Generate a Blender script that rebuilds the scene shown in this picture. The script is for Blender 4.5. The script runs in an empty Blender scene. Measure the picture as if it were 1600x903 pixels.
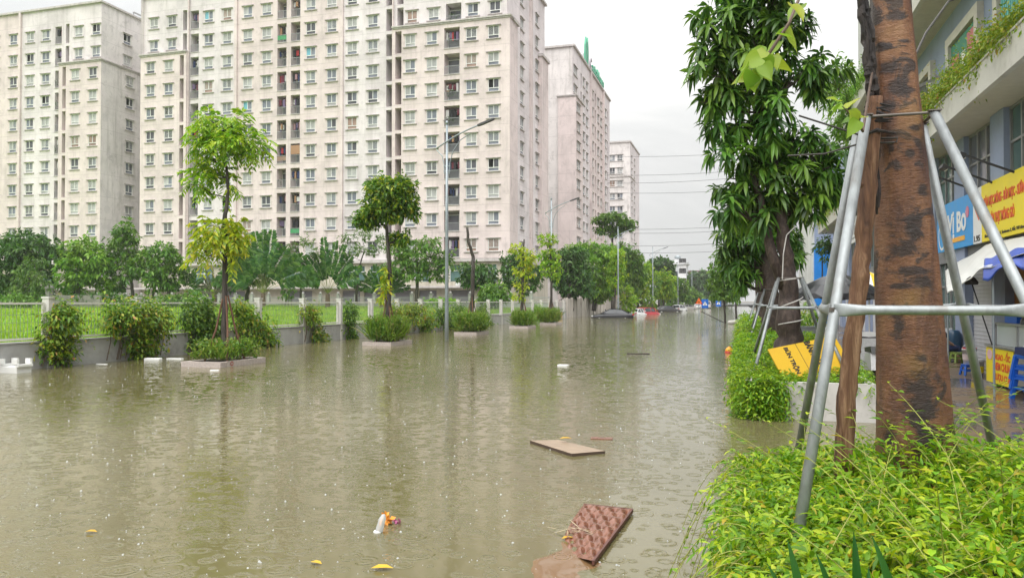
import bpy, math, random
import numpy as np
from mathutils import Vector, Matrix
SC = bpy.context.scene
COL = SC.collection
RS = random.Random(7)
NR = np.random.RandomState(11)
EYE = 1.75
YAW = math.radians(16.6)
CS, SN = math.cos(YAW), math.sin(YAW)

# ---------------------------------------------------------------- measuring helpers (real positions on the plan)
def ray(px):
    a = (px - 800.0) / 1200.0
    return CS * a - SN, CS + SN * a
def at(px, d, z=0.0):
    x, y = ray(px); return Vector((x * d, y * d, z))
def zat(py, d): return EYE - (py - 470.5) * d / 1200.0
def x_on(px, Y):
    x, y = ray(px); return Y * x / y
def y_on(px, X):
    x, y = ray(px); return X * y / x

# ---------------------------------------------------------------- mesh helpers
def mesh_np(name, V, quads=None, tris=None, mq=None, mt=None):
    me = bpy.data.meshes.new(name)
    V = np.asarray(V, dtype=np.float32)
    q = np.zeros((0, 4), np.int32) if quads is None else np.asarray(quads, np.int32).reshape(-1, 4)
    t = np.zeros((0, 3), np.int32) if tris is None else np.asarray(tris, np.int32).reshape(-1, 3)
    nq, nt = len(q), len(t)
    me.vertices.add(len(V)); me.vertices.foreach_set('co', V.ravel())
    me.loops.add(nq * 4 + nt * 3)
    me.loops.foreach_set('vertex_index', np.concatenate([q.ravel(), t.ravel()]))
    me.polygons.add(nq + nt)
    ls = np.concatenate([np.arange(nq) * 4, nq * 4 + np.arange(nt) * 3]).astype(np.int32)
    me.polygons.foreach_set('loop_start', ls)
    mi = np.zeros(nq + nt, np.int32)
    if mq is not None: mi[:nq] = mq
    if mt is not None: mi[nq:] = mt
    me.polygons.foreach_set('material_index', mi)
    me.update(calc_edges=True)
    return me

def tag(o, label=None, cat=None, group=None, kind=None):
    if label: o['label'] = label
    if cat: o['category'] = cat
    if group: o['group'] = group
    if kind: o['kind'] = kind
    return o

def wloc(o):
    v = Vector((0, 0, 0))
    while o is not None:
        v = v + o.location; o = o.parent
    return v

def empty(name, loc, label=None, cat=None, group=None):
    o = bpy.data.objects.new(name, None); o.empty_display_size = .3
    o.location = loc; COL.objects.link(o)
    return tag(o, label, cat, group)

def link_mesh(name, me, mats, parent=None, loc=(0, 0, 0), smooth=False):
    """loc: world position of the mesh origin."""
    o = bpy.data.objects.new(name, me)
    if not isinstance(mats, (list, tuple)): mats = [mats]
    if len(me.materials) == 0:
        for m in mats: me.materials.append(m)
    loc = Vector(loc)
    if parent is not None:
        o.parent = parent; o.location = loc - wloc(parent)
    else: o.location = loc
    if smooth: me.polygons.foreach_set('use_smooth', [True] * len(me.polygons))
    COL.objects.link(o)
    return o

class MB:
    def __init__(s): s.v = []; s.f = []; s.m = []
    def vs(s, pts):
        b = len(s.v); s.v.extend([tuple(p) for p in pts]); return b
    def face(s, idx, m=0): s.f.append(tuple(idx)); s.m.append(m)
    def quad(s, a, b, c, d, m=0):
        i = s.vs([a, b, c, d]); s.face((i, i + 1, i + 2, i + 3), m)
    def box(s, x0, x1, y0, y1, z0, z1, m=0):
        i = s.vs([(x0, y0, z0), (x1, y0, z0), (x1, y1, z0), (x0, y1, z0), (x0, y0, z1), (x1, y0, z1), (x1, y1, z1), (x0, y1, z1)])
        for q in ((0, 3, 2, 1), (4, 5, 6, 7), (0, 1, 5, 4), (1, 2, 6, 5), (2, 3, 7, 6), (3, 0, 4, 7)):
            s.face([i + k for k in q], m)
    def obox(s, c, ax, ay, az, m=0):
        c, ax, ay, az = Vector(c), Vector(ax), Vector(ay), Vector(az)
        P = [c + ax * sx + ay * sy + az * sz for sz in (-1, 1) for sx, sy in ((-1, -1), (1, -1), (1, 1), (-1, 1))]
        i = s.vs(P)
        for q in ((0, 3, 2, 1), (4, 5, 6, 7), (0, 1, 5, 4), (1, 2, 6, 5), (2, 3, 7, 6), (3, 0, 4, 7)):
            s.face([i + k for k in q], m)
    def bar(s, p0, p1, w, h=None, m=0, up=(0, 0, 1)):
        p0, p1 = Vector(p0), Vector(p1); d = p1 - p0; L = d.length
        if L < 1e-6: return
        d.normalize(); h = h or w
        u = Vector(up)
        if abs(d.dot(u)) > .98: u = Vector((1, 0, 0))
        a = d.cross(u).normalized(); b = a.cross(d).normalized()
        s.obox((p0 + p1) / 2, d * (L / 2), a * (w / 2), b * (h / 2), m)
    def tube(s, pts, r, n=8, m=0, caps=True):
        pts = [Vector(p) for p in pts]
        if not isinstance(r, (list, tuple)): r = [r] * len(pts)
        rings = []; prev = None
        for k, p in enumerate(pts):
            t = (pts[min(k + 1, len(pts) - 1)] - pts[max(k - 1, 0)]).normalized()
            if prev is None:
                u = Vector((0, 0, 1)) if abs(t.z) < .9 else Vector((1, 0, 0))
                a = t.cross(u).normalized()
            else:
                a = (prev - t * prev.dot(t)).normalized()
            prev = a; b = t.cross(a)
            rings.append(s.vs([p + (a * math.cos(2 * math.pi * j / n) + b * math.sin(2 * math.pi * j / n)) * r[k] for j in range(n)]))
        for k in range(len(rings) - 1):
            for j in range(n):
                s.face((rings[k] + j, rings[k] + (j + 1) % n, rings[k + 1] + (j + 1) % n, rings[k + 1] + j), m)
        if caps:
            s.face([rings[0] + j for j in range(n)][::-1], m); s.face([rings[-1] + j for j in range(n)], m)
    def lathe(s, prof, c=(0, 0, 0), n=16, m=0):
        c = Vector(c); rings = []
        for r, z in prof:
            rings.append(s.vs([c + Vector((r * math.cos(2 * math.pi * j / n), r * math.sin(2 * math.pi * j / n), z)) for j in range(n)]))
        for k in range(len(rings) - 1):
            for j in range(n):
                s.face((rings[k] + j, rings[k] + (j + 1) % n, rings[k + 1] + (j + 1) % n, rings[k + 1] + j), m)
        s.face([rings[0] + j for j in range(n)][::-1], m); s.face([rings[-1] + j for j in range(n)], m)
    def prism(s, poly, o, u, v, th, m=0):
        """polygon (u,v) extruded by th along u x v"""
        o, u, v = Vector(o), Vector(u), Vector(v); w = u.cross(v).normalized() * th; n = len(poly)
        i = s.vs([o + u * a + v * b for a, b in poly] + [o + u * a + v * b + w for a, b in poly])
        s.face([i + k for k in range(n)][::-1], m); s.face([i + n + k for k in range(n)], m)
        for k in range(n): s.face((i + k, i + (k + 1) % n, i + n + (k + 1) % n, i + n + k), m)
    def grid(s, fn, nu, nv, m=0):
        i = s.vs([fn(a / nu, b / nv) for b in range(nv + 1) for a in range(nu + 1)])
        for b in range(nv):
            for a in range(nu):
                k = i + b * (nu + 1) + a
                s.face((k, k + 1, k + nu + 2, k + nu + 1), m)
    def build(s, name, mats, parent=None, loc=(0, 0, 0), smooth=False):
        """vertices in world coordinates; loc = where the object's origin goes"""
        loc = Vector(loc)
        me = bpy.data.meshes.new(name)
        me.from_pydata([(x - loc.x, y - loc.y, z - loc.z) for x, y, z in s.v], [], s.f)
        me.polygons.foreach_set('material_index', s.m)
        o = link_mesh(name, me, mats, parent, loc)
        if smooth:
            for p in me.polygons: p.use_smooth = len(p.vertices) <= 4
        return o

def copy_tree(o, parent=None):
    c = o.copy(); COL.objects.link(c)
    if parent is not None: c.parent = parent
    for ch in list(o.children): copy_tree(ch, c)
    return c

# ---------------------------------------------------------------- materials
MATS = {}
def nodes_of(name):
    m = bpy.data.materials.new(name); m.use_nodes = True
    nt = m.node_tree; nt.nodes.clear()
    out = nt.nodes.new('ShaderNodeOutputMaterial'); MATS[name] = m
    return m, nt, out
def N(nt, t, **kw):
    n = nt.nodes.new(t)
    for k, v in kw.items():
        if k.startswith('_'): setattr(n, k[1:], v)
        else: n.inputs[k.replace('__', ' ')].default_value = v
    return n
def rgba(c): return (c[0], c[1], c[2], 1)
def ramp(nt, stops, interp='LINEAR'):
    r = nt.nodes.new('ShaderNodeValToRGB'); e = r.color_ramp.elements; r.color_ramp.interpolation = interp
    while len(e) < len(stops): e.new(.5)
    for i, (p, c) in enumerate(stops): e[i].position = p; e[i].color = rgba(c)
    return r
def noise(nt, scale, detail=4, rough=.6, vec=None, dist=0):
    n = N(nt, 'ShaderNodeTexNoise', Scale=scale, Detail=detail, Roughness=rough, Distortion=dist)
    if vec is not None: nt.links.new(vec, n.inputs['Vector'])
    return n
def mixc(nt, fac, a, b, mode='MIX'):
    x = nt.nodes.new('ShaderNodeMix'); x.data_type = 'RGBA'; x.blend_type = mode
    for sock, val in ((x.inputs[0], fac), (x.inputs[6], a), (x.inputs[7], b)):
        if hasattr(val, 'is_linked') or isinstance(val, bpy.types.NodeSocket): nt.links.new(val, sock)
        elif isinstance(val, (int, float)): sock.default_value = val
        else: sock.default_value = rgba(val)
    return x.outputs[2]
def math_(nt, op, a, b=None, c=None, clamp=False):
    n = nt.nodes.new('ShaderNodeMath'); n.operation = op; n.use_clamp = clamp
    for i, v in enumerate((a, b, c)):
        if v is None: continue
        if isinstance(v, bpy.types.NodeSocket): nt.links.new(v, n.inputs[i])
        else: n.inputs[i].default_value = v
    return n.outputs[0]
def smooth01(nt, v, lo, hi):
    n = nt.nodes.new('ShaderNodeMapRange'); n.interpolation_type = 'SMOOTHSTEP'
    n.inputs['From Min'].default_value = lo; n.inputs['From Max'].default_value = hi
    nt.links.new(v, n.inputs['Value']); return n.outputs[0]
def wpos(nt):
    return nt.nodes.new('ShaderNodeNewGeometry').outputs['Position']
def mapped(nt, vec, scale):
    m = N(nt, 'ShaderNodeMapping'); m.inputs['Scale'].default_value = scale
    nt.links.new(vec, m.inputs['Vector']); return m.outputs[0]

def mat(name, c, rough=.6, metal=0, var=.12, vscale=3.0, bump=0, bscale=40, dirt=None, dscale=.8, damt=.4, spec=.5, coat=0, stretch=None):
    """plain surface: base colour broken by noise, optional stain colour and bump"""
    if name in MATS: return MATS[name]
    m, nt, out = nodes_of(name); L = nt.links.new
    p = N(nt, 'ShaderNodeBsdfPrincipled', Roughness=rough, Metallic=metal)
    p.inputs['Specular IOR Level'].default_value = spec; p.inputs['Coat Weight'].default_value = coat
    pos = wpos(nt)
    if stretch: pos = mapped(nt, pos, stretch)
    n1 = noise(nt, vscale, 5, .65, pos)
    k = ramp(nt, [(.3, [x * (1 - var) for x in c]), (.7, [min(1, x * (1 + var)) for x in c])]); L(n1.outputs['Fac'], k.inputs['Fac'])
    col = k.outputs['Color']
    if dirt is not None:
        n2 = noise(nt, dscale, 6, .7, pos)
        f = smooth01(nt, n2.outputs['Fac'], .48, .72); f = math_(nt, 'MULTIPLY', f, damt)
        col = mixc(nt, f, col, dirt)
    L(col, p.inputs['Base Color'])
    rn = math_(nt, 'MULTIPLY_ADD', n1.outputs['Fac'], .25, rough - .12, True); L(rn, p.inputs['Roughness'])
    if bump:
        n3 = noise(nt, bscale, 5, .7, pos)
        b = N(nt, 'ShaderNodeBump', Strength=bump, Distance=.02); L(n3.outputs['Fac'], b.inputs['Height']); L(b.outputs['Normal'], p.inputs['Normal'])
    L(p.outputs[0], out.inputs['Surface'])
    return m

def leaf_mat(name, stops, trans=.35, rough=.42, spec=.4):
    m, nt, out = nodes_of(name); L = nt.links.new
    g = nt.nodes.new('ShaderNodeNewGeometry')
    r = ramp(nt, stops); L(g.outputs['Random Per Island'], r.inputs['Fac'])
    n1 = noise(nt, .55, 3, .5, g.outputs['Position'])
    hv = N(nt, 'ShaderNodeHueSaturation'); L(r.outputs[0], hv.inputs['Color'])
    L(math_(nt, 'MULTIPLY_ADD', n1.outputs['Fac'], .7, .65), hv.inputs['Value'])
    L(math_(nt, 'MULTIPLY_ADD', n1.outputs['Fac'], .06, .47), hv.inputs['Hue'])
    p = N(nt, 'ShaderNodeBsdfPrincipled', Roughness=rough); p.inputs['Specular IOR Level'].default_value = spec
    L(hv.outputs[0], p.inputs['Base Color'])
    t = nt.nodes.new('ShaderNodeBsdfTranslucent')
    c2 = mixc(nt, .5, hv.outputs[0], (1, .95, .35), 'MULTIPLY'); L(hv.outputs[0], t.inputs['Color']); L(c2, t.inputs['Color'])
    x = nt.nodes.new('ShaderNodeMixShader'); x.inputs[0].default_value = trans
    L(p.outputs[0], x.inputs[1]); L(t.outputs[0], x.inputs[2]); L(x.outputs[0], out.inputs['Surface'])
    return m

def plaster(name, c, stain=(.32, .29, .25), amt=.4, joints=True):
    """rain-stained painted render with floor joints"""
    m, nt, out = nodes_of(name); L = nt.links.new
    p = N(nt, 'ShaderNodeBsdfPrincipled', Roughness=.85); p.inputs['Specular IOR Level'].default_value = .25
    pos = wpos(nt)
    n1 = noise(nt, .22, 6, .7, pos, .4); n2 = noise(nt, 1.0, 5, .7, mapped(nt, pos, (1.3, 1.3, .12))); n3 = noise(nt, 4, 4, .6, pos)
    k = ramp(nt, [(.32, [x * .80 for x in c]), (.5, c), (.66, [x * 1.12 for x in c])]); L(n1.outputs['Fac'], k.inputs['Fac'])
    f1 = math_(nt, 'MULTIPLY', smooth01(nt, n2.outputs['Fac'], .48, .70), amt * .8)
    col = mixc(nt, f1, k.outputs[0], stain)
    n4 = noise(nt, .75, 6, .75, pos, .8); f2 = math_(nt, 'MULTIPLY', smooth01(nt, n4.outputs['Fac'], .53, .66), amt * .8)
    f2 = math_(nt, 'MULTIPLY', f2, n3.outputs['Fac'])
    col = mixc(nt, f2, col, [x * .6 for x in stain])
    # repaired plaster patches
    v = N(nt, 'ShaderNodeTexVoronoi', Scale=.42); L(pos, v.inputs['Vector'])
    pm = math_(nt, 'LESS_THAN', v.outputs['Distance'], .24)
    sx = nt.nodes.new('ShaderNodeSeparateColor'); L(v.outputs['Color'], sx.inputs[0])
    pm = math_(nt, 'MULTIPLY', pm, math_(nt, 'GREATER_THAN', sx.outputs[0], .72)); pm = math_(nt, 'MULTIPLY', pm, .22)
    col = mixc(nt, pm, col, (c[0] * .62, c[1] * .64, c[2] * .66))
    if joints:
        s = nt.nodes.new('ShaderNodeSeparateXYZ'); L(pos, s.inputs[0])
        zz = math_(nt, 'SUBTRACT', s.outputs[2], 6.6); zz = math_(nt, 'DIVIDE', zz, 3.0); zz = math_(nt, 'FRACT', zz)
        ln = math_(nt, 'LESS_THAN', zz, .018)
        col = mixc(nt, math_(nt, 'MULTIPLY', ln, .35), col, (c[0] * .4, c[1] * .4, c[2] * .4))
    L(col, p.inputs['Base Color'])
    b = N(nt, 'ShaderNodeBump', Strength=.25, Distance=.03); L(n3.outputs['Fac'], b.inputs['Height']); L(b.outputs['Normal'], p.inputs['Normal'])
    L(p.outputs[0], out.inputs['Surface'])
    return m

def bark(name, c1, c2, c3, sc=(6, 6, 1.2), bump=.6, rough=.7, patch=None):
    m, nt, out = nodes_of(name); L = nt.links.new
    p = N(nt, 'ShaderNodeBsdfPrincipled', Roughness=rough); pos = wpos(nt); mp = mapped(nt, pos, sc)
    n1 = noise(nt, 1.6, 8, .7, mp, .6); n2 = noise(nt, .9, 5, .7, mapped(nt, pos, (3, 3, 2.2)), .8)
    k = ramp(nt, [(.3, c1), (.5, c2), (.72, c3)]); L(n1.outputs['Fac'], k.inputs['Fac']); col = k.outputs[0]
    if patch:
        f = smooth01(nt, n2.outputs['Fac'], .56, .62); f = math_(nt, 'MULTIPLY', f, .85); col = mixc(nt, f, col, patch)
    L(col, p.inputs['Base Color'])
    b = N(nt, 'ShaderNodeBump', Strength=bump, Distance=.03); L(n1.outputs['Fac'], b.inputs['Height']); L(b.outputs['Normal'], p.inputs['Normal'])
    L(p.outputs[0], out.inputs['Surface'])
    return m

def flat(name, c, rough=.5, spec=.5): return mat(name, c, rough, var=.05, spec=spec)

W_WHITE = plaster('render_white', (.64, .585, .59), (.38, .345, .335), .5)
W_BEIGE = plaster('render_beige', (.63, .54, .525), (.38, .33, .315), .5)
W_GREY = plaster('render_grey', (.64, .60, .585), (.37, .345, .325), .75)
W_PODIUM = plaster('podium_cream', (.50, .46, .38), (.25, .22, .18), .6, False)
FRAME_W = mat('window_frame_white', (.72, .72, .70), .45, var=.06)
LEDGE = mat('ledge_cement', (.47, .435, .42), .85, var=.2, dirt=(.2, .18, .16), dscale=1.2)
INNER = mat('recess_shade', (.27, .25, .24), .8, var=.2)  # back of deep recesses: shade put into the colour as a darker grey-brown
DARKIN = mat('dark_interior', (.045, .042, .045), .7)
RAIL = mat('rail_grey_steel', (.30, .31, .31), .5, metal=.3)
def glass_mat(name, c, rough=.12):
    m, nt, out = nodes_of(name); L = nt.links.new
    p = N(nt, 'ShaderNodeBsdfPrincipled', Roughness=rough, IOR=1.5)
    n1 = noise(nt, .8, 3, .5, wpos(nt))
    k = ramp(nt, [(.3, [x * .7 for x in c]), (.7, [min(1, x * 1.25) for x in c])]); L(n1.outputs['Fac'], k.inputs['Fac'])
    L(k.outputs[0], p.inputs['Base Color']); L(p.outputs[0], out.inputs['Surface']); return m
G_DARK = glass_mat('glass_dark', (.085, .085, .10)); G_BLUE = glass_mat('glass_bluish', (.18, .195, .235))
G_PALE = glass_mat('glass_pale_curtain', (.38, .38, .38), .3); G_BROWN = glass_mat('glass_brown_curtain', (.30, .20, .16), .3)
G_FILM = glass_mat('glass_blue_film', (.04, .22, .45), .3); G_TEAL = glass_mat('glass_cyan_film', (.16, .42, .52), .3)
G_GREEN = glass_mat('glass_green', (.10, .17, .16), .08)

CONC = mat('concrete_grey', (.36, .355, .345), .85, var=.16, vscale=1.5, bump=.3, dirt=(.16, .15, .13), dscale=1.1, damt=.6)
CONC_L = mat('concrete_pale', (.56, .54, .50), .85, var=.12, vscale=2, bump=.25, dirt=(.30, .27, .23), dscale=1.4, damt=.5)
GRANITE = mat('granite_kerb', (.42, .36, .33), .6, var=.2, vscale=18, dirt=(.2, .16, .13), dscale=2, damt=.4)
GALV = mat('galvanised_steel', (.30, .32, .325), .5, metal=.5, var=.25, vscale=14, bump=.12, bscale=60, stretch=(1, 1, .35), dirt=(.15, .12, .09), dscale=5, damt=.5)
LAMPST = mat('lamp_steel', (.30, .34, .36), .45, metal=.5, var=.1)
SOIL = mat('wet_soil', (.05, .036, .025), .9, var=.3, bump=.8, bscale=20)
# ---------------------------------------------------------------- world, sun, camera
def make_world():
    w = bpy.data.worlds.new('World'); SC.world = w; w.use_nodes = True
    nt = w.node_tree; nt.nodes.clear(); L = nt.links.new
    out = nt.nodes.new('ShaderNodeOutputWorld'); bg = N(nt, 'ShaderNodeBackground', Strength=.1)
    sky = nt.nodes.new('ShaderNodeTexSky'); sky.sky_type = 'NISHITA'; sky.sun_disc = False
    sky.sun_elevation = math.radians(52); sky.sun_rotation = math.radians(205); sky.air_density = 1.6; sky.dust_density = 4.0
    hs = N(nt, 'ShaderNodeHueSaturation', Saturation=.06); L(sky.outputs[0], hs.inputs['Color'])
    tc = nt.nodes.new('ShaderNodeTexCoord'); s = nt.nodes.new('ShaderNodeSeparateXYZ'); L(tc.outputs['Generated'], s.inputs[0])
    n1 = noise(nt, 2.2, 7, .55, mapped(nt, tc.outputs['Generated'], (1, 1, 2.6)), .5)
    cl = ramp(nt, [(.32, (6.3, 6.45, 6.5)), (.50, (8.4, 8.45, 8.4)), (.64, (10.3, 10.2, 10.0))]); L(n1.outputs['Fac'], cl.inputs['Fac'])
    c = mixc(nt, .86, hs.outputs[0], cl.outputs[0])
    zz = math_(nt, 'POWER', math_(nt, 'MAXIMUM', s.outputs[2], 0.0), 1.7); gz = math_(nt, 'MULTIPLY_ADD', zz, 1.9, .575)
    vm = nt.nodes.new('ShaderNodeVectorMath'); vm.operation = 'SCALE'; L(c, vm.inputs[0]); L(gz, vm.inputs['Scale'])
    L(vm.outputs[0], bg.inputs['Color']); L(bg.outputs[0], out.inputs['Surface'])
make_world()
sun = bpy.data.lights.new('sun', 'SUN'); sun.energy = 1.5; sun.angle = math.radians(60); sun.color = (1, .985, .965)
so = bpy.data.objects.new('sun', sun); COL.objects.link(so)
so.rotation_euler = Vector((-.06, .58, -.80)).to_track_quat('-Z', 'Y').to_euler()
cam = bpy.data.cameras.new('camera'); cam.lens = 27; cam.sensor_width = 36; cam.clip_start = .05; cam.clip_end = 6000
co = bpy.data.objects.new('camera', cam); COL.objects.link(co)
co.location = (0, 0, EYE); co.rotation_euler = (math.radians(90 + .907), 0, YAW); SC.camera = co
SC.view_settings.view_transform = 'Standard'; SC.view_settings.look = 'None'; SC.view_settings.exposure = .7; SC.view_settings.gamma = 1
SC.view_settings.use_curve_mapping = False
SC.cycles.use_denoising = True
SC.cycles.max_bounces = 6; SC.cycles.diffuse_bounces = 3; SC.cycles.glossy_bounces = 3; SC.cycles.transmission_bounces = 4; SC.cycles.transparent_max_bounces = 8
SC.cycles.sample_clamp_indirect = 6

# ---------------------------------------------------------------- ground, water, field, pavement
def struct(name, mb, m): return tag(mb.build(name, m), kind='structure')
MUD = mat('mud_bed', (.10, .085, .06), .9, var=.2, vscale=.5)
g = MB(); g.quad((-3000, -200, -.7), (3000, -200, -.7), (3000, 5000, -.7), (-3000, 5000, -.7)); struct('ground', g, MUD)

def water_mat(name, stops):
    m, nt, out = nodes_of(name); L = nt.links.new
    p = N(nt, 'ShaderNodeBsdfPrincipled', Roughness=.035, IOR=1.5)
    pos = wpos(nt)
    n1 = noise(nt, .12, 4, .6, pos, .5)
    k = ramp(nt, stops); L(n1.outputs['Fac'], k.inputs['Fac'])
    L(k.outputs[0], p.inputs['Base Color'])
    # wind ripples
    w1 = noise(nt, 2.0, 4, .6, mapped(nt, pos, (1.0, 1.5, 1)), .3); w2 = noise(nt, 7.0, 3, .6, mapped(nt, pos, (1, 1.6, 1)), .2); w3 = noise(nt, .35, 3, .5, pos)
    calm = smooth01(nt, w3.outputs['Fac'], .35, .65)
    h = math_(nt, 'MULTIPLY', w1.outputs['Fac'], .019)
    h2 = math_(nt, 'MULTIPLY', w2.outputs['Fac'], .013); h2 = math_(nt, 'MULTIPLY', h2, math_(nt, 'MULTIPLY_ADD', calm, .7, .45))
    h = math_(nt, 'ADD', h, h2)
    # rings from rain drops: three scales of cells, each cell one ring of its own size
    for sc, amp, seed in ((2.6, .0060, 0), (4.3, .0072, 7.3), (6.9, .0070, 3.1)):
        a = N(nt, 'ShaderNodeVectorMath'); a.operation = 'ADD'; a.inputs[1].default_value = (seed, seed * 1.7, 0); L(pos, a.inputs[0])
        v = N(nt, 'ShaderNodeTexVoronoi', Scale=sc); v.voronoi_dimensions = '2D'; L(a.outputs[0], v.inputs['Vector'])
        s = nt.nodes.new('ShaderNodeSeparateColor'); L(v.outputs['Color'], s.inputs[0])
        d = v.outputs['Distance']
        ph = math_(nt, 'MULTIPLY', d, 46.0); ph = math_(nt, 'ADD', ph, math_(nt, 'MULTIPLY', s.outputs[0], 6.28))
        rad = math_(nt, 'MULTIPLY_ADD', s.outputs[1], .28, .08)
        e = math_(nt, 'SUBTRACT', d, rad); e = math_(nt, 'MULTIPLY', e, 11.0); e = math_(nt, 'MULTIPLY', e, e); e = math_(nt, 'MULTIPLY', e, -1.0); e = math_(nt, 'EXPONENT', e)
        on = math_(nt, 'GREATER_THAN', s.outputs[2], .45)
        r = math_(nt, 'MULTIPLY', math_(nt, 'SINE', ph), e); r = math_(nt, 'MULTIPLY', r, on); r = math_(nt, 'MULTIPLY', r, amp)
        h = math_(nt, 'ADD', h, r)
    b = N(nt, 'ShaderNodeBump', Strength=.25, Distance=1.0); L(h, b.inputs['Height']); L(b.outputs['Normal'], p.inputs['Normal'])
    L(p.outputs[0], out.inputs['Surface']); return m
WATER = water_mat('flood_water', [(.3, (.104, .092, .040)), (.55, (.142, .124, .058)), (.75, (.172, .150, .078))])
SUNK = water_mat('silty_water', [(.3, (.16, .085, .038)), (.7, (.205, .125, .06))])
g = MB(); g.quad((-17.9, -25, 0), (2.35, -25, 0), (2.35, 330, 0), (-17.9, 330, 0)); struct('water', g, WATER)

def grass_ground():
    return mat('grass_ground', (.16, .32, .022), .9, var=.35, vscale=1.2, dirt=(.30, .36, .05), dscale=.3, damt=.7)
GG = grass_ground()
def field_z(x, y): return .52 + .42 * min(1, max(0, (-18 - x) / 45.0)) + .42 * min(1, max(0, (y - 30) / 42.0)) + .05 * math.sin(x * .7) * math.cos(y * .5)
g = MB(); g.grid(lambda u, v: (-17.85 - 130 * u, -10 + 84 * v, field_z(-17.85 - 130 * u, -10 + 84 * v)), 60, 40)
struct('field', g, GG)
YARD = mat('yard_paving', (.26, .24, .21), .8, var=.2, dirt=(.12, .11, .1))
g = MB(); g.quad((-170, 73.9, .9), (-17.85, 73.9, .9), (-17.85, 300, .9), (-170, 300, .9)); struct('yard_pavement', g, YARD)
g = MB(); g.quad((-80, 300, .35), (60, 300, .35), (60, 700, .35), (-80, 700, .35)); struct('road', g, mat('far_asphalt', (.08, .08, .08), .6))

def wet_tiles():
    m, nt, out = nodes_of('wet_paving'); L = nt.links.new
    p = N(nt, 'ShaderNodeBsdfPrincipled'); pos = wpos(nt)
    br = N(nt, 'ShaderNodeTexBrick', Scale=1.0); br.offset = .5; br.inputs['Brick Width'].default_value = .6; br.inputs['Row Height'].default_value = .3
    br.inputs['Mortar Size'].default_value = .012; br.inputs['Color1'].default_value = (.16, .105, .06, 1); br.inputs['Color2'].default_value = (.11, .08, .052, 1); br.inputs['Mortar'].default_value = (.06, .05, .04, 1)
    L(pos, br.inputs['Vector'])
    n1 = noise(nt, .7, 5, .65, pos, .4); n2 = noise(nt, 9, 4, .6, pos)
    wet = smooth01(nt, n1.outputs['Fac'], .42, .58)
    col = mixc(nt, math_(nt, 'MULTIPLY', wet, .5), br.outputs[0], (.06, .05, .042)); col = mixc(nt, math_(nt, 'MULTIPLY', n2.outputs['Fac'], .22), col, (.24, .18, .12))
    L(col, p.inputs['Base Color'])
    L(math_(nt, 'MULTIPLY_ADD', wet, -.34, .40), p.inputs['Roughness'])
    b = N(nt, 'ShaderNodeBump', Strength=.35, Distance=.01); hh = math_(nt, 'ADD', br.outputs['Fac'], math_(nt, 'MULTIPLY', n2.outputs['Fac'], .8)); L(hh, b.inputs['Height']); L(b.outputs['Normal'], p.inputs['Normal'])
    L(p.outputs[0], out.inputs['Surface']); return m
WET = wet_tiles()
g = MB(); g.box(2.15, 12, 4.0, 130, -.6, .045); struct('sidewalk', g, WET)

# ---------------------------------------------------------------- leaves
def unit(a): return a / np.maximum(np.linalg.norm(a, axis=1, keepdims=True), 1e-9)
def leaf_arrays(P, D, U, L, Wd, bend=.25, full=False):
    """P base, D direction, U face normal hint, L length, Wd width, bend droop"""
    n = len(P); D = unit(D); S = unit(np.cross(D, U)); T = np.cross(S, D)
    L = np.broadcast_to(L, (n,))[:, None]; Wd = np.broadcast_to(Wd, (n,))[:, None]
    dn = np.zeros((n, 3)); dn[:, 2] = -1
    def c(s): return P + D * (L * s) + dn * (L * bend * s * s)
    if not full:
        m = c(.5)
        V = np.stack([P, m + S * Wd * .5 + T * Wd * .12, c(1.0), m - S * Wd * .5 + T * Wd * .12], 1).reshape(-1, 3)
        i = np.arange(n)[:, None] * 4
        return V, i + np.array([[0, 1, 2, 3]]), np.zeros((0, 3), int)
    a, b2 = c(.32), c(.68)
    V = np.stack([P, a + S * Wd * .46 + T * Wd * .14, a, a - S * Wd * .46 + T * Wd * .14, b2 + S * Wd * .40 + T * Wd * .14, b2, b2 - S * Wd * .40 + T * Wd * .14, c(1.0)], 1).reshape(-1, 3)
    i = np.arange(n)[:, None] * 8
    q = np.concatenate([i + np.array([[1, 4, 5, 2]]), i + np.array([[2, 5, 6, 3]])])
    t = np.concatenate([i + np.array([[0, 1, 2]]), i + np.array([[0, 2, 3]]), i + np.array([[4, 7, 5]]), i + np.array([[5, 7, 6]])])
    return V, q, t
class LB:
    def __init__(s): s.V = []; s.q = []; s.t = []; s.n = 0; s.mq = []; s.mt = []
    def add(s, arr, m=0):
        V, q, t = arr
        s.V.append(V); s.q.append(q + s.n); s.t.append(t + s.n); s.n += len(V); s.mq.append(np.full(len(q), m)); s.mt.append(np.full(len(t), m))
    def build(s, name, mats, parent=None, loc=(0, 0, 0)):
        loc = Vector(loc); V = np.concatenate(s.V) - np.array(loc)
        me = mesh_np(name, V, np.concatenate(s.q), np.concatenate(s.t), np.concatenate(s.mq), np.concatenate(s.mt))
        return link_mesh(name, me, mats, parent, loc)

def blob_points(clumps, dens, rng, shell=.55, lump=.22):
    """points and outward directions in the outer part of ellipsoid clumps"""
    P, D = [], []
    for (cx, cy, cz, rx, ry, rz) in clumps:
        n = max(3, int(dens * 4.2 * (rx * ry + rx * rz + ry * rz) * .75))
        d = unit(rng.normal(size=(n, 3)))
        r = shell + (1 - shell) * rng.uniform(size=(n, 1)) ** .6 + rng.normal(size=(n, 1)) * lump * .5
        ph = rng.uniform(0, 6.28, 3)
        r = r * (1 + lump * np.sin(d[:, :1] * 5 + ph[0]) * np.cos(d[:, 1:2] * 4 + ph[1]) + lump * .7 * np.sin(d[:, 2:] * 6 + ph[2]))
        P.append(np.array([[cx, cy, cz]]) + d * r * np.array([[rx, ry, rz]])); D.append(d)
    return np.concatenate(P), np.concatenate(D)

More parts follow.
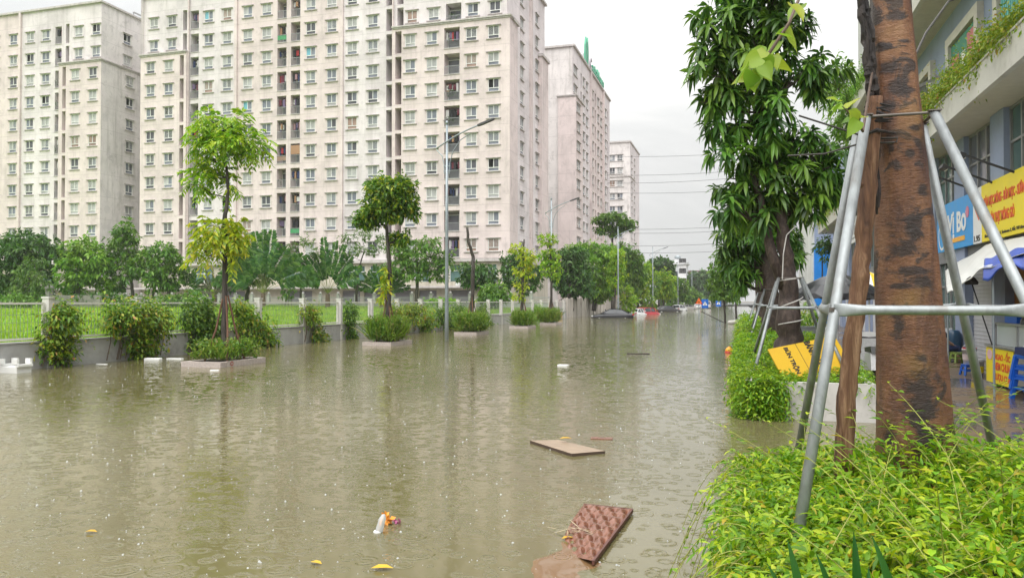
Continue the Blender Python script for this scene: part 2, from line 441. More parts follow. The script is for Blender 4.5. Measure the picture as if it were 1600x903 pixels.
def cluster_leaves(lb, clumps, dens, k, L, Wd, rng, droop=.3, outw=.7, bend=.25, full=False, shell=.55, lump=.22, jit=.04, m=0, up=0.0):
    P, D = blob_points(clumps, dens, rng, shell, lump)
    n = len(P); P = np.repeat(P, k, 0); D = np.repeat(D, k, 0); N_ = n * k
    R = unit(rng.normal(size=(N_, 3)))
    d = D * outw + R * (1 - outw * .4); d[:, 2] += -droop + up
    d = unit(d); U = unit(rng.normal(size=(N_, 3)) * .5 + np.array([[0, 0, 1.0]]))
    P = P + rng.normal(size=(N_, 3)) * jit
    s = rng.uniform(.65, 1.2, N_)
    lb.add(leaf_arrays(P, d, U, L * s, Wd * s, bend, full), m)

def pinnate(lb, P, D, rng, L, nleaf, ll, lw, bend=.5, m=0):
    """compound leaves: leaflets in pairs along a drooping rachis"""
    n = len(P); D = unit(D); S = unit(np.cross(D, np.tile(np.array([[0, 0, 1.0]]), (n, 1)) + rng.normal(size=(n, 3)) * .15)); T = np.cross(S, D)
    s = rng.uniform(.7, 1.2, n)
    for j in range(nleaf):
        f = (j + 1.0) / nleaf
        B = P + D * (L * s * f)[:, None]; B[:, 2] -= L * s * bend * f * f
        Dd = D.copy(); Dd[:, 2] -= 2 * bend * f * .7
        for sg in (-1, 1):
            d = unit(unit(Dd) * .55 + S * sg * .8 + rng.normal(size=(n, 3)) * .12); d[:, 2] -= .22
            lb.add(leaf_arrays(B, d, T + rng.normal(size=(n, 3)) * .2, ll * s, lw * s, .25), m)
# ---------------------------------------------------------------- apartment blocks
def facade(mb, O, u, n, L, z0, z1, ops, m=0, mback=1):
    """wall sheet from O along u with recesses; ops: (ua, ub, za, zb, depth)"""
    O = Vector((O[0], O[1], 0)); u = Vector((u[0], u[1], 0)); n = Vector((n[0], n[1], 0))
    us = sorted({0.0, L, *[o[0] for o in ops], *[o[1] for o in ops]}); zs = sorted({z0, z1, *[o[2] for o in ops], *[o[3] for o in ops]})
    P = lambda a, z, d=0: O + u * a - n * d + Vector((0, 0, z))
    def q(a, b, c, d, mm):
        mb.quad(a, b, c, d, mm)
    for i in range(len(us) - 1):
        ca = (us[i] + us[i + 1]) / 2; run = None
        for j in range(len(zs) - 1):
            cz = (zs[j] + zs[j + 1]) / 2
            hole = any(o[0] < ca < o[1] and o[2] < cz < o[3] for o in ops)
            if not hole and run is None: run = zs[j]
            if hole and run is not None: q(P(us[i], run), P(us[i + 1], run), P(us[i + 1], zs[j]), P(us[i], zs[j]), m); run = None
        if run is not None: q(P(us[i], run), P(us[i + 1], run), P(us[i + 1], z1), P(us[i], z1), m)
    for a, b, za, zb, d in ops:
        q(P(a, za), P(b, za), P(b, za, d), P(a, za, d), m); q(P(a, zb, d), P(b, zb, d), P(b, zb), P(a, zb), m)
        q(P(a, za, d), P(a, zb, d), P(a, zb), P(a, za), m); q(P(b, za), P(b, zb), P(b, zb, d), P(b, za, d), m)
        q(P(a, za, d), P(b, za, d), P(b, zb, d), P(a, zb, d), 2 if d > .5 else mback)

WW, WH = 1.30, 1.46                                             # window opening
WIN_MATS = [FRAME_W, LEDGE, G_DARK, G_BLUE, G_PALE, G_BROWN, G_FILM, G_TEAL, DARKIN]
VARIANTS = [(2, 2, 2), (3, 3, 3), (4, 4, 3), (3, 2, 3), (4, 3, 3), (2, 3, 2), (5, 5, 5), (3, 3, 4), (7, 3, 3), (8, 2, 3), (6, 6, 6), (4, 4, 4)]
VWEIGHT = [4, 6, 6, 4, 6, 3, 2.2, 3, .8, 3, .25, 5]
def win_frame(mb, grille, T):
    h = lambda x0, x1, y0, y1, z0, z1, m: mb.obox(T @ Vector(((x0 + x1) / 2, (y0 + y1) / 2, (z0 + z1) / 2)), T.to_3x3() @ Vector(((x1 - x0) / 2, 0, 0)), T.to_3x3() @ Vector((0, (y1 - y0) / 2, 0)), T.to_3x3() @ Vector((0, 0, (z1 - z0) / 2)), m)
    h(-.88, .88, -.20, -.003, .735, .80, 1); h(-.88, .88, -.16, -.003, -.82, -.735, 1)
    for x0, x1 in ((-.645, -.58), (.58, .645), (-.035, .035)): h(x0, x1, .035, .085, -.30 if abs(x0) < .1 else -.725, .725, 0)
    for z0, z1 in ((.66, .725), (-.725, -.67), (-.36, -.28)): h(-.58, .58, .04, .08, z0, z1, 0)
    if grille:
        for k in range(7): z = -.2 + k * .13; h(-.58, .58, .045, .06, z, z + .022, 0)
def win_pane(mb, var, T):
    a, b, c = VARIANTS[var]
    for x0, x1, z0, z1, m in ((-.62, 0, -.32, .70, a), (0, .62, -.32, .70, b), (-.62, .62, -.70, -.32, c)):
        y = .1 + (.03 if m == 8 else 0)
        mb.quad(T @ Vector((x0, y, z0)), T @ Vector((x1, y, z0)), T @ Vector((x1, y, z1)), T @ Vector((x0, y, z1)), m)
I4 = Matrix.Identity(4)
FR_ME, PN_ME = [], []
def proto_mesh(fn, key, nm):
    mb = MB(); fn(mb, key, I4); me = bpy.data.meshes.new(nm); me.from_pydata(mb.v, [], mb.f); me.polygons.foreach_set('material_index', mb.m)
    for m in WIN_MATS: me.materials.append(m)
    return me
for gk in (False, True): FR_ME.append(proto_mesh(win_frame, gk, 'window_frame'))
for vk in range(len(VARIANTS)): PN_ME.append(proto_mesh(win_pane, vk, 'window_pane'))
def put_windows(root, spots, most=100):
    """spots: (x, y, z, rot, variant); the most nearest become parts, the rest one part"""
    spots = sorted(spots, key=lambda s: s[5] if len(s) > 5 else math.hypot(s[0], s[1]))
    rest = MB()
    for i, s in enumerate(spots):
        x, y, z, rot, v = s[:5]; gr = RS.random() < .42
        if i < most:
            o = link_mesh('window', FR_ME[gr], WIN_MATS, root, (x, y, z)); o.rotation_euler.z = rot
            p = bpy.data.objects.new('pane', PN_ME[v]); p.parent = o; COL.objects.link(p)
        else:
            T = Matrix.Translation((x, y, z)) @ Matrix.Rotation(rot, 4, 'Z'); win_frame(rest, gr, T); win_pane(rest, v, T)
    if rest.f: tag(rest.build('window', WIN_MATS, root, wloc(root)), kind='stuff')
def rv(): return RS.choices(range(len(VARIANTS)), VWEIGHT)[0]

CLOTH = [flat('cloth_' + n, c, .9, .2) for n, c in (('white', (.45, .43, .43)), ('maroon', (.13, .035, .05)), ('violet', (.15, .11, .19)), ('navy', (.03, .04, .10)), ('pink', (.33, .20, .22)), ('black', (.03, .03, .035)), ('red', (.34, .04, .045)), ('sky', (.14, .36, .55)), ('green', (.02, .35, .10)), ('tan', (.34, .20, .12)))]
PLANT_DARK = leaf_mat('balcony_plant_leaves', [(0, (.02, .06, .012)), (1, (.06, .13, .03))], .25)
AC_M = [flat('ac_white', (.6, .6, .58)), flat('ac_fan_dark', (.06, .06, .06))]
def balcony(root, x, y, z, w, kind, rot=0.0):
    """open recess balcony: floor lip and back door, then what stands in it"""
    hw = w / 2; mb = MB()
    mb.box(-hw - .02, hw + .02, -.07, .02, .07, .15, 0)                     # lip
    o = mb.build('balcony', [LEDGE], root, (0, 0, 0)); o.location = Vector((x, y, z)) - wloc(root); o.rotation_euler.z = rot
    dm = MB(); dm.box(-hw + .03, hw * .55, 1.2, 1.27, .15, 2.15, 0); dm.box(-hw + .1, hw * .45, 1.17, 1.2, .3, 2.05, 1); dd = dm.build('door', [FRAME_W, G_DARK], None); dd.parent = o
    r = MB(); r.box(-hw + .01, hw - .01, -.02, .03, 1.06, 1.11); r.box(-hw + .01, hw - .01, -.01, .02, .2, .23)
    n = max(7, int(w / .13))
    for k in range(n + 1): xx = -hw + .03 + (w - .06) * k / n; r.box(xx - .012, xx + .012, 0, .02, .23, 1.06)
    rr = r.build('railing', RAIL, None); rr.parent = o
    if kind % 6 > 0:
        c = MB(); xx = -hw + .1; ms = []
        while xx < hw - .2:
            ww = RS.uniform(.16, .38); zz = RS.uniform(.9, 1.6); mi = RS.choice((0, 0, 1, 2, 2, 3, 3, 4, 5, 5, 5, 6, 9))
            c.box(xx, min(xx + ww, hw - .05), .25 + RS.uniform(0, .3), .27 + .31, 2.1 - zz * .62, 2.12, mi); xx += ww + RS.uniform(.02, .2)
        c.box(-hw, hw, .4, .42, 2.13, 2.15, 5)
        cc = c.build('laundry', CLOTH, None); cc.parent = o
    if kind % 3 == 1:
        a = MB(); a.box(-hw + .1, -hw + .85 if w > 1.3 else hw - .2, .5, .8, 1.45, 2.0, 0); a.lathe([(.2, 0), (.2, .02)], (0, 0, 0), 12, 1)
        for i in range(len(a.v) - 24, len(a.v)): p = a.v[i]; a.v[i] = (-hw + .42 + p[0], .49 - p[2], 1.72 + p[1])
        aa = a.build('air_conditioner', AC_M, None); aa.parent = o
    if kind % 5 in (2,):
        lb = LB(); rg = np.random.RandomState(kind + 5)
        cluster_leaves(lb, [(RS.uniform(-hw, hw) * .4, -.05, 1.0, hw * .7, .28, .45)], 18, 3, .17, .06, rg, .4)
        pp = lb.build('foliage', PLANT_DARK); pp.parent = o
    if kind % 11 == 7:
        s = MB(); s.box(-hw + .02, hw - .02, .03, .05, .5 if kind % 2 else 1.2, 1.05 if kind % 2 else 2.3, 0)
        ss = s.build('screen_sheet', CLOTH[RS.choice((7, 8, 9))], None); ss.parent = o
    return o

def cornice(mb, x0, x1, y0, y1, z, t=.32, over=.22, m=0):
    mb.box(x0 - over, x1 + over, y0 - over, y1 + over, z, z + t * .5, m); mb.box(x0 - over * .5, x1 + over * .5, y0 - over * .5, y1 + over * .5, z - t * .5, z - .002, m)

FL = [6.6 + 3 * k for k in range(11)]
def wop(ux, z): return (ux - WW / 2, ux + WW / 2, z + .77, z + .77 + WH, .13)
def wz(z): return z + .77 + WH / 2

# ---- the big block beside the street
YF = 82.0
main = empty('apartment_building', (-50, YF, 0), 'tallest pale apartment block, cut off by the top of the photo, behind the lamp post', 'building', 'apartment blocks of the estate')
XR = -24.7; XL = x_on(217, YF)
def X(px): return x_on(px, YF)
spots = []
def front_bay(root, pxa, pxb, Yp, mat_, cols, balc=(), slits=(), k0=0, k1=11, z0=6.6, ztop=None, xa=None, xb=None, spots=spots, bal=True, name='wall'):
    xa = X(pxa) if xa is None else xa; xb = X(pxb) if xb is None else xb; mb = MB(); ops = []
    for k in range(k0, k1):
        z = FL[k]
        for c in cols:
            xx = X(c); ops.append(wop(xx - xa, z)); spots.append((xx, Yp, wz(z), 0.0, rv()))
        for c, w in balc: xx = X(c); ops.append((xx - xa - w / 2, xx - xa + w / 2, z + .15, z + 2.5, 1.3))
        for c, w in slits: xx = X(c); ops.append((xx - xa - w / 2, xx - xa + w / 2, z + .12, z + 2.72, 1.8))
    zt = ztop if ztop is not None else FL[k1 - 1] + 3
    facade(mb, (xa, Yp), (1, 0), (0, -1), xb - xa, z0, zt, ops)
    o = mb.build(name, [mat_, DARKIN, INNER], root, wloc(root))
    if bal:
        for k in range(k0, k1):
            for c, w in balc: balcony(root, X(c), Yp, FL[k], w, RS.randrange(60))
    return o
YB = 82.55
front_bay(main, 217, 287, YF, W_BEIGE, (232.6, 261), (), ((281.5, .62),), 0, 9, ztop=33.75)
front_bay(main, 217, 287, YB, W_WHITE, (232.6, 261), (), ((281.5, .62),), 9, 11, 33.75, 41.5)
front_bay(main, 287, 363, YB, W_WHITE, (319, 348), ((297, 1.25),), (), 0, 11, ztop=41.5)
front_bay(main, 363, 530, YB + .02, W_BEIGE, (380.5, 410.4, 480, 513), ((434.5, 1.3), (456, 1.3)), (), 0, 11, ztop=41.5)
front_bay(main, 530, 614, YB, W_WHITE, (545.5, 578), (), ((604, .78),), 0, 11, ztop=41.5)
front_bay(main, 614, 797, YF, W_BEIGE, (640, 674, 736, 771), ((705.6, 1.9),), ((621.5, .8),), 0, 9, ztop=33.75, xb=XR)
front_bay(main, 614, 797, YB, W_WHITE, (640, 674, 736, 771), ((705.6, 1.9),), ((621.5, .8),), 9, 11, 33.75, 41.5, xb=XR - .5)
# pilasters, downpipes, returns of the projecting bays
def strip(name, root, *b):
    pl = MB(); pl.box(*b); pl.build(name, W_BEIGE, root, wloc(root))
for px, w in ((363, .35), (530, .35)): strip('pilaster', main, X(px) - w / 2, X(px) + w / 2, YB - .22, YB + .1, 6.6, 41.5)
for px in (289.2, 611): strip('downpipe', main, X(px) - .08, X(px) + .08, YB - .3, YB - .14, 6.6, 41)
strip('pilaster', main, X(287) - .003, X(287) + .16, YF, YB + .2, 6.6, 33.75); strip('pilaster', main, X(614) - .16, X(614) + .003, YF, YB + .2, 6.6, 33.75)
for a, b in ((XL, X(287)), (X(614), XR)): cn = MB(); cornice(cn, a, b, YF, YB + .3, 33.75); cn.build('cornice', LEDGE, main, wloc(main))
# side facing the street
def side_spots(root, XS, segs, k0, k1, cols, spots, balc=()):
    pass
SIDEW = y_on(815.5, XR - .5), y_on(839, XR - .5)
s1 = y_on(809, XR); s2 = y_on(829, XR - .5); s3 = y_on(847, XR); YE = y_on(857, XR)
def side(root, xs, ya, yb, m, ycols, k0, k1, z0, z1, spots, ybal=()):
    mb = MB(); ops = []
    for k in range(k0, k1):
        for yc in ycols: ops.append(wop(yc - ya, FL[k])); spots.append((xs, yc, wz(FL[k]), math.pi / 2, rv(), 200 + yc))
        for yc in ybal: ops.append((yc - ya - .55, yc - ya + .55, FL[k] + .15, FL[k] + 2.5, 1.1))
    facade(mb, (xs, ya), (0, 1), (1, 0), yb - ya, z0, z1, ops)
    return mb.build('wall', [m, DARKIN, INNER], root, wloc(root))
side(main, XR, YF, s1, W_BEIGE, (), 0, 9, 6.6, 33.75, spots)
side(main, XR - .5, YB, s3, W_WHITE, SIDEW, 0, 11, 6.6, 41.5, spots)
side(main, XR, s3, YE, W_BEIGE, (), 0, 9, 6.6, 33.75, spots)
side(main, XR - .5, s3, YE, W_WHITE, (), 9, 11, 33.75, 41.5, spots)
strip('downpipe', main, XR - .6, XR - .28, s2 - .5, s2 - .1, 6.6, 41.5); strip('downpipe', main, XR - .6, XR - .32, s2 + .3, s2 + .6, 6.6, 41.5)
strip('pilaster', main, XR - .5, XR - .002, s1 - .15, s1 + .003, 6.6, 33.75); strip('pilaster', main, XR - .5, XR - .002, s3 - .003, s3 + .15, 6.6, 33.75)
for a, b in ((YB + .55, s1 + .2), (s3 - .2, YE + .2)): cn = MB(); cn.box(XR - .6, XR + .22, a, b, 33.6, 33.95); cn.build('cornice', LEDGE, main, wloc(main))
rf = MB(); rf.box(XL + .6, XR - .55, YB + .1, YE - .05, 40.0, 41.48); rf.box(XL - .2, XR - .2, YB - .35, YE + .3, 41.5, 41.8); rf.build('roof', LEDGE, main, wloc(main))
bk = MB(); bk.quad((XL, YE, 0), (XL, YE, 41.5), (XR - .5, YE, 41.5), (XR - .5, YE, 0)); bk.quad((XL, YF, 0), (XL, YF, 41.5), (XL, YE, 41.5), (XL, YE, 0))
bk.build('wall', W_GREY, main, wloc(main))
# podium with shop fronts
SHUT = mat('podium_shutter', (.20, .19, .22), .6, var=.1, bump=.2, bscale=8, stretch=(.01, .01, 6))
pd = MB(); ops = []; pan = MB(); sh = MB(); XP0 = X(300)
def podium(root, xa, xb, Yp, cols_up, cols_dn, XRr, Yend):
    ops = [(a - xa, b - xa, 4.0, 5.9, .25) for a, b in cols_up] + [(a - xa, b - xa, .5, 3.0, .3) for a, b in cols_dn]
    pd = MB(); facade(pd, (xa, Yp), (1, 0), (0, -1), xb - xa, .3, 6.3, ops); facade(pd, (XRr, Yp), (0, 1), (1, 0), Yend - Yp, .3, 6.3, [(3, 5, 4, 5.9, .3), (8, 11, 4, 5.9, .3)])
    pd.build('podium_wall', [W_PODIUM, DARKIN], root, wloc(root))
    lg = MB(); lg.box(xa - .2, XRr + .5, Yp - .5, Yp + .3, 6.25, 6.58); lg.box(xa, XRr + .7, Yp - 1.3, Yp + .1, 3.25, 3.48); lg.box(XRr - .1, XRr + .5, Yp - .4, Yend, 6.252, 6.578)
    lg.build('podium_ledge', LEDGE, root, wloc(root))
    for a, b in cols_up:
        w = MB(); n = max(2, int((b - a) / 1.2))
        w.box(a + .03, b - .03, Yp + .14, Yp + .17, 4.03, 5.87, 1)
        for k in range(n + 1): xx = a + .05 + (b - a - .1) * k / n; w.box(xx - .05, xx + .05, Yp + .08, Yp + .137, 4.03, 5.87, 0)
        w.box(a, b, Yp + .07, Yp + .13, 5.2, 5.27, 0); w.build('shop_window', [FRAME_W, G_GREEN], root, wloc(root))
    for a, b in cols_dn:
        w = MB(); w.box(a + .02, b - .02, Yp + .2, Yp + .24, .5, 2.98); w.build('roller_shutter', SHUT, root, wloc(root))
ups = [(X(a), X(b)) for a, b in ((300, 330), (345, 372), (440, 475), (532, 568), (575, 606), (645, 668), (700, 735), (760, 775), (782, 795))]
dns = [(X(a), X(b)) for a, b in ((304, 340), (350, 380), (445, 485), (532, 560), (566, 604), (610, 640), (652, 680), (702, 734))]
podium(main, XL, XR - .1, YF + .4, ups, dns, XR - .1, YE)
for px in (538, 552, 718, 728): ac = MB(); xx = X(px); ac.box(xx - .4, xx + .4, YF - .2, YF + .2, 3.5, 4.0); ac.build('air_conditioner', AC_M[0], main, wloc(main))
put_windows(main, spots, 100)

# ---- the block behind its corner, at the edge of the photo
YF0 = 81.6
spots = []
b0 = empty('apartment_building', (-95, YF0, 0), 'stained grey-beige apartment block partly hidden behind the tallest block, narrow end wall in view', 'building', 'apartment blocks of the estate')
def X(px): return x_on(px, YF0)
XR0 = X(155)
front_bay(b0, -120, 24, YF0 + .5, W_BEIGE, (-110, -82, -48, -16, 12), (), (), 0, 11, ztop=41.6, spots=spots)
front_bay(b0, 24, 90, YF0 + .48, W_WHITE, (38.5, 63), ((83, 1.1),), (), 0, 11, ztop=41.6, spots=spots)
front_bay(b0, 90, 155, YF0, W_BEIGE, (114.5, 142), (), ((97, .6),), 0, 9, ztop=33.75, spots=spots)
front_bay(b0, 90, 155, YF0 + .5, W_WHITE, (114.5, 142), (), ((97, .6),), 9, 11, 33.75, 41.6, xb=XR0 - .5, spots=spots)
side(b0, XR0, YF0, YF0 + 18, W_GREY, (YF0 + 5.0,), 0, 9, 0, 33.75, spots)
side(b0, XR0 - .5, YF0 + .5, YF0 + 18, W_GREY, (YF0 + 5.0,), 9, 11, 33.75, 41.6, spots)
cn = MB(); cornice(cn, X(90), XR0, YF0, YF0 + 18, 33.75); cn.build('cornice', LEDGE, b0, wloc(b0))
strip('pilaster', b0, X(24) - .18, X(24) + .18, YF0 + .2, YF0 + .6, 6.6, 41.6); strip('pilaster', b0, X(90) - .16, X(90) + .002, YF0 + .002, YF0 + .6, 6.6, 33.75)
rf = MB(); rf.box(X(-120), XR0 - .55, YF0 + .6, YF0 + 17.9, 40, 41.58); rf.box(X(-120) - .2, XR0 - .25, YF0 + .2, YF0 + 18.2, 41.6, 41.85); rf.build('roof', LEDGE, b0, wloc(b0))
tank = MB(); tank.box(XR0 - 1.5, XR0 - 1.2, YF0 + 7, YF0 + 15, 42.7, 42.8)
for k in range(5): tank.box(XR0 - 1.4, XR0 - 1.3, YF0 + 7 + 1.9 * k, YF0 + 7.1 + 1.9 * k, 41.8, 42.72)
tank.build('roof_railing', RAIL, b0, wloc(b0))
podium(b0, X(-120), XR0 - .1, YF0 + .4, [(X(a), X(a + 22)) for a in (20, 60, 108)], [(X(a), X(a + 22)) for a in (20, 60, 108)], XR0 - .1, YF0 + 17)
put_windows(b0, spots, 100)

# ---- the block with the roof sign
spots = []
XS = -24.5; YA = y_on(900, XS); YZ = y_on(957, XS)
b2 = empty('apartment_building', (XS, YA, 0), 'pale apartment block with green lettering and a leaf emblem on its roof edge', 'building', 'apartment blocks of the estate')
def yS(px): return y_on(px, XS)
yb0 = yS(911); yp1 = yS(927); yp2 = yS(946.5)
side(b2, XS, YA, yb0, W_BEIGE, (yS(900.8) + 1.0, yS(905.6)), 0, 9, 0, 33.75, spots)
side(b2, XS - .5, YA, yb0, W_WHITE, (yS(900.8) + 1.0, yS(905.6)), 9, 11, 33.75, 41.6, spots)
side(b2, XS - .5, yb0, yp1, W_WHITE, (yS(917), yS(922)), 0, 11, 0, 41.6, spots, (yS(911.5) + 1,))
side(b2, XS - .48, yp1, yp2, W_BEIGE, (yS(930.6), yS(939), yS(943.6)), 0, 11, 0, 41.6, spots, (yS(935),))
side(b2, XS - .5, yp2, YZ, W_WHITE, (yS(950.8),), 0, 11, 0, 41.6, spots, (yS(954),))
xw = x_on(872, YA)
fr = MB(); facade(fr, (xw, YA), (1, 0), (0, -1), XS - xw, 0, 33.75, []); fr.build('wall', [W_BEIGE], b2, wloc(b2))
xl2 = XS - 30
fr = MB(); facade(fr, (xl2, YA + .5), (1, 0), (0, -1), XS - .5 - xl2, 0, 41.6, []); fr.quad((xw, YA, 0), (xw, YA, 33.75), (xw, YA + .5, 33.75), (xw, YA + .5, 0)); fr.build('wall', [W_GREY], b2, wloc(b2))
fr = MB(); fr.quad((xl2, YZ, 0), (xl2, YZ, 41.6), (XS - .5, YZ, 41.6), (XS - .5, YZ, 0)); fr.build('wall', [W_GREY], b2, wloc(b2))
cn = MB(); cornice(cn, xw, XS, YA, YA + .6, 33.75); cn.build('cornice', LEDGE, b2, wloc(b2)); cn = MB(); cn.box(XS - .6, XS + .22, YA + .9, yb0 + .2, 33.6, 33.95); cn.build('cornice', LEDGE, b2, wloc(b2))
rf = MB(); rf.box(xl2, XS - .55, YA + .6, YZ - .1, 40, 41.58); rf.box(xl2, XS - .2, YA + .2, YZ + .2, 41.6, 41.9); rf.build('roof', LEDGE, b2, wloc(b2))
strip('pilaster', b2, XS - .6, XS - .2, yp1 - .3, yp1 + .5, 0, 41.6); strip('pilaster', b2, XS - .6, XS - .2, yp2 - .3, yp2 + .5, 0, 41.6); strip('pilaster', b2, XS - .5, XS - .003, yb0 - .15, yb0 + .003, 0, 33.75)
put_windows(b2, spots, 100)

# ---- the last block of the row
spots = []
YA3 = y_on(985, XS); YZ3 = y_on(996, XS)
b3 = empty('apartment_building', (XS, YA3, 0), 'smallest and farthest pale block of the row, past the block with the roof sign', 'building', 'apartment blocks of the estate')
x3 = XS - 24; z3 = 38.6; fr = MB(); ops = []
for k in range(10):
    for px in (957, 969): xx = x_on(px, YA3); ops.append(wop(xx - x3, FL[k])); spots.append((xx, YA3, wz(FL[k]), 0.0, rv()))
facade(fr, (x3, YA3), (1, 0), (0, -1), XS - x3, 0, z3, ops); fr.build('wall', [W_GREY, DARKIN], b3, wloc(b3))
yS = lambda px: y_on(px, XS)
side(b3, XS, YA3, YZ3 + 4, W_WHITE, (yS(987.5), yS(991.5)), 0, 10, 0, z3, spots)
fr = MB(); fr.quad((x3, YZ3 + 4, 0), (x3, YZ3 + 4, z3), (XS, YZ3 + 4, z3), (XS, YZ3 + 4, 0)); fr.build('wall', [W_GREY], b3, wloc(b3))
rf = MB(); rf.box(x3, XS + .2, YA3 - .25, YZ3 + 4.2, z3, z3 + .35); rf.box(x3, XS + .18, YA3 - .2, YZ3 - 4, 30.6, 30.9); rf.build('roof', LEDGE, b3, wloc(b3))
put_windows(b3, spots, 100)

# ---- lettering helper
def text_mesh(body, size, depth=.01, align='CENTER', squeeze=1.0, bold=0.0):
    cu = bpy.data.curves.new('lettering', 'FONT'); cu.body = body; cu.size = size; cu.extrude = depth / 2; cu.align_x = align; cu.align_y = 'CENTER'; cu.offset = bold
    cu.resolution_u = 3
    o = bpy.data.objects.new('lettering_curve', cu); COL.objects.link(o); bpy.context.view_layer.update()
    me = bpy.data.meshes.new_from_object(o.evaluated_get(bpy.context.evaluated_depsgraph_get()))
    bpy.data.objects.remove(o); bpy.data.curves.remove(cu)
    if squeeze != 1.0: me.transform(Matrix.Diagonal((squeeze, 1, 1, 1)))
    me.name = 'lettering'; return me
def put_text(parent, body, size, m, origin, u, v, fit=None, bold=0.0, depth=.01, name='lettering'):
    """u: reading direction, v: up direction of the letters; fit = (width, height)"""
    me = text_mesh(body, size, depth, bold=bold)
    if fit:
        co = np.zeros(len(me.vertices) * 3, np.float32); me.vertices.foreach_get('co', co); co = co.reshape(-1, 3)
        sx = fit[0] / max(1e-6, np.ptp(co[:, 0])); sy = fit[1] / max(1e-6, np.ptp(co[:, 1]))
        me.transform(Matrix.Translation((-(co[:, 0].max() + co[:, 0].min()) / 2, -(co[:, 1].max() + co[:, 1].min()) / 2, 0)))
        me.transform(Matrix.Diagonal((sx, sy, 1, 1)))
    u = Vector(u).normalized(); v = Vector(v).normalized(); w = u.cross(v).normalized()
    R = Matrix((u, v, w)).transposed().to_4x4(); me.transform(R)
    o = link_mesh(name, me, m, parent, origin)
    return o
SIGN_G = flat('sign_green', (.02, .30, .16), .4); SIGN_GREY = flat('sign_grey', (.30, .27, .30), .4)
rs = empty('roof_sign', (XS - 1, YA + 12, 41.9), 'green and grey roof lettering with a tall leaf emblem, standing on the apartment block', 'sign')
y1, y2 = yS(927) - 1, yS(951)
put_text(rs, 'C', 3.4, SIGN_GREY, (XS - .9, yS(931.5), 43.9), (0, 1, 0), (0, 0, 1), (1.7, 2.0), .04, .25)
put_text(rs, 'apitalHouse', 3.0, SIGN_G, (XS - .9, (yS(933.5) + y2) / 2, 43.6), (0, 1, 0), (0, 0, 1), (y2 - yS(933.5), 2.1), .05, .25)
em = MB(); yc = yS(924.5)
for k, (dy, h, m) in enumerate(((-1.35, 3.6, 0), (-.45, 4.6, 0), (.45, 4.7, 0), (1.35, 3.9, 1))):
    poly = [(-.5, 0), (.45, 0), (.55, h * .35), (.48, h * .7), (.1, h), (-.35, h * .8), (-.55, h * .4)]
    em.prism(poly, (XS - .9 - .12 * (k % 2), yc + dy, 42.6), (0, 1, 0), (0, 0, 1), .25, m)
em.build('leaf_emblem', [SIGN_G, SIGN_GREY], rs, wloc(rs))
st = MB()
for k in range(9):
    y = yc - 1.5 + (y2 - yc + 1.5) * k / 8; st.bar((XS - 1.1, y, 41.9), (XS - 1.1, y, 44), .08); st.bar((XS - 3, y, 41.9), (XS - 1.1, y, 43.8), .07)
st.bar((XS - 1.1, yc - 1.5, 42.6), (XS - 1.1, y2, 42.6), .08); st.build('sign_frame', RAIL, rs, wloc(rs))
# ---------------------------------------------------------------- foliage palette
LF_YELLOW = leaf_mat('leaf_yellow_green', [(0, (.19, .34, .018)), (.4, (.34, .47, .025)), (.8, (.52, .58, .035)), (1, (.60, .52, .05))], .45)
LF_LIME = leaf_mat('leaf_lime', [(0, (.11, .27, .012)), (.5, (.24, .43, .02)), (1, (.46, .56, .04))], .44)
LF_DARKTIP = leaf_mat('leaf_dark_with_tips', [(0, (.045, .125, .010)), (.6, (.10, .225, .018)), (.82, (.26, .38, .03)), (1, (.52, .52, .04))], .36)
LF_MID = leaf_mat('leaf_mid', [(0, (.06, .155, .02)), (.6, (.12, .25, .032)), (1, (.22, .36, .05))], .38)
LF_FRESH = leaf_mat('leaf_fresh', [(0, (.10, .245, .025)), (.6, (.18, .36, .035)), (1, (.31, .48, .06))], .42)
LF_DEEP = leaf_mat('leaf_deep', [(0, (.028, .085, .014)), (.6, (.058, .145, .026)), (1, (.115, .22, .04))], .3)
LF_FEATHER = leaf_mat('leaf_feathery', [(0, (.06, .13, .025)), (.6, (.10, .20, .035)), (1, (.19, .29, .06))], .38)
LF_PALM = leaf_mat('leaf_palm', [(0, (.02, .075, .014)), (.6, (.045, .125, .022)), (1, (.12, .22, .04))], .28, .35)
LF_MANGO = leaf_mat('leaf_mango', [(0, (.028, .085, .012)), (.5, (.06, .155, .020)), (.8, (.11, .24, .03)), (1, (.22, .36, .05))], .34, .32)
LF_MANGO_N = leaf_mat('leaf_mango_new', [(0, (.11, .26, .03)), (1, (.22, .40, .05))], .4, .3)
LF_BOUG = leaf_mat('leaf_climber', [(0, (.05, .13, .012)), (.55, (.15, .28, .018)), (.86, (.32, .42, .03)), (.96, (.46, .34, .05)), (1, (.36, .14, .06))], .38)
LF_CLIMB = leaf_mat('leaf_climber_green', [(0, (.035, .10, .010)), (.7, (.10, .21, .018)), (1, (.26, .36, .03))], .34)
LF_GRASS = leaf_mat('leaf_grass', [(0, (.11, .24, .015)), (.5, (.22, .38, .022)), (1, (.42, .50, .06))], .45)
LF_REED = leaf_mat('leaf_reed', [(0, (.06, .15, .015)), (.6, (.16, .29, .025)), (.9, (.28, .36, .05)), (1, (.28, .22, .09))], .38)
BK_DARK = bark('bark_dark', (.018, .015, .013), (.045, .037, .03), (.10, .085, .07))
BK_BROWN = bark('bark_brown', (.045, .028, .02), (.10, .065, .045), (.19, .14, .10))
STAKE = bark('stake_wood', (.06, .026, .016), (.13, .06, .035), (.22, .12, .07))

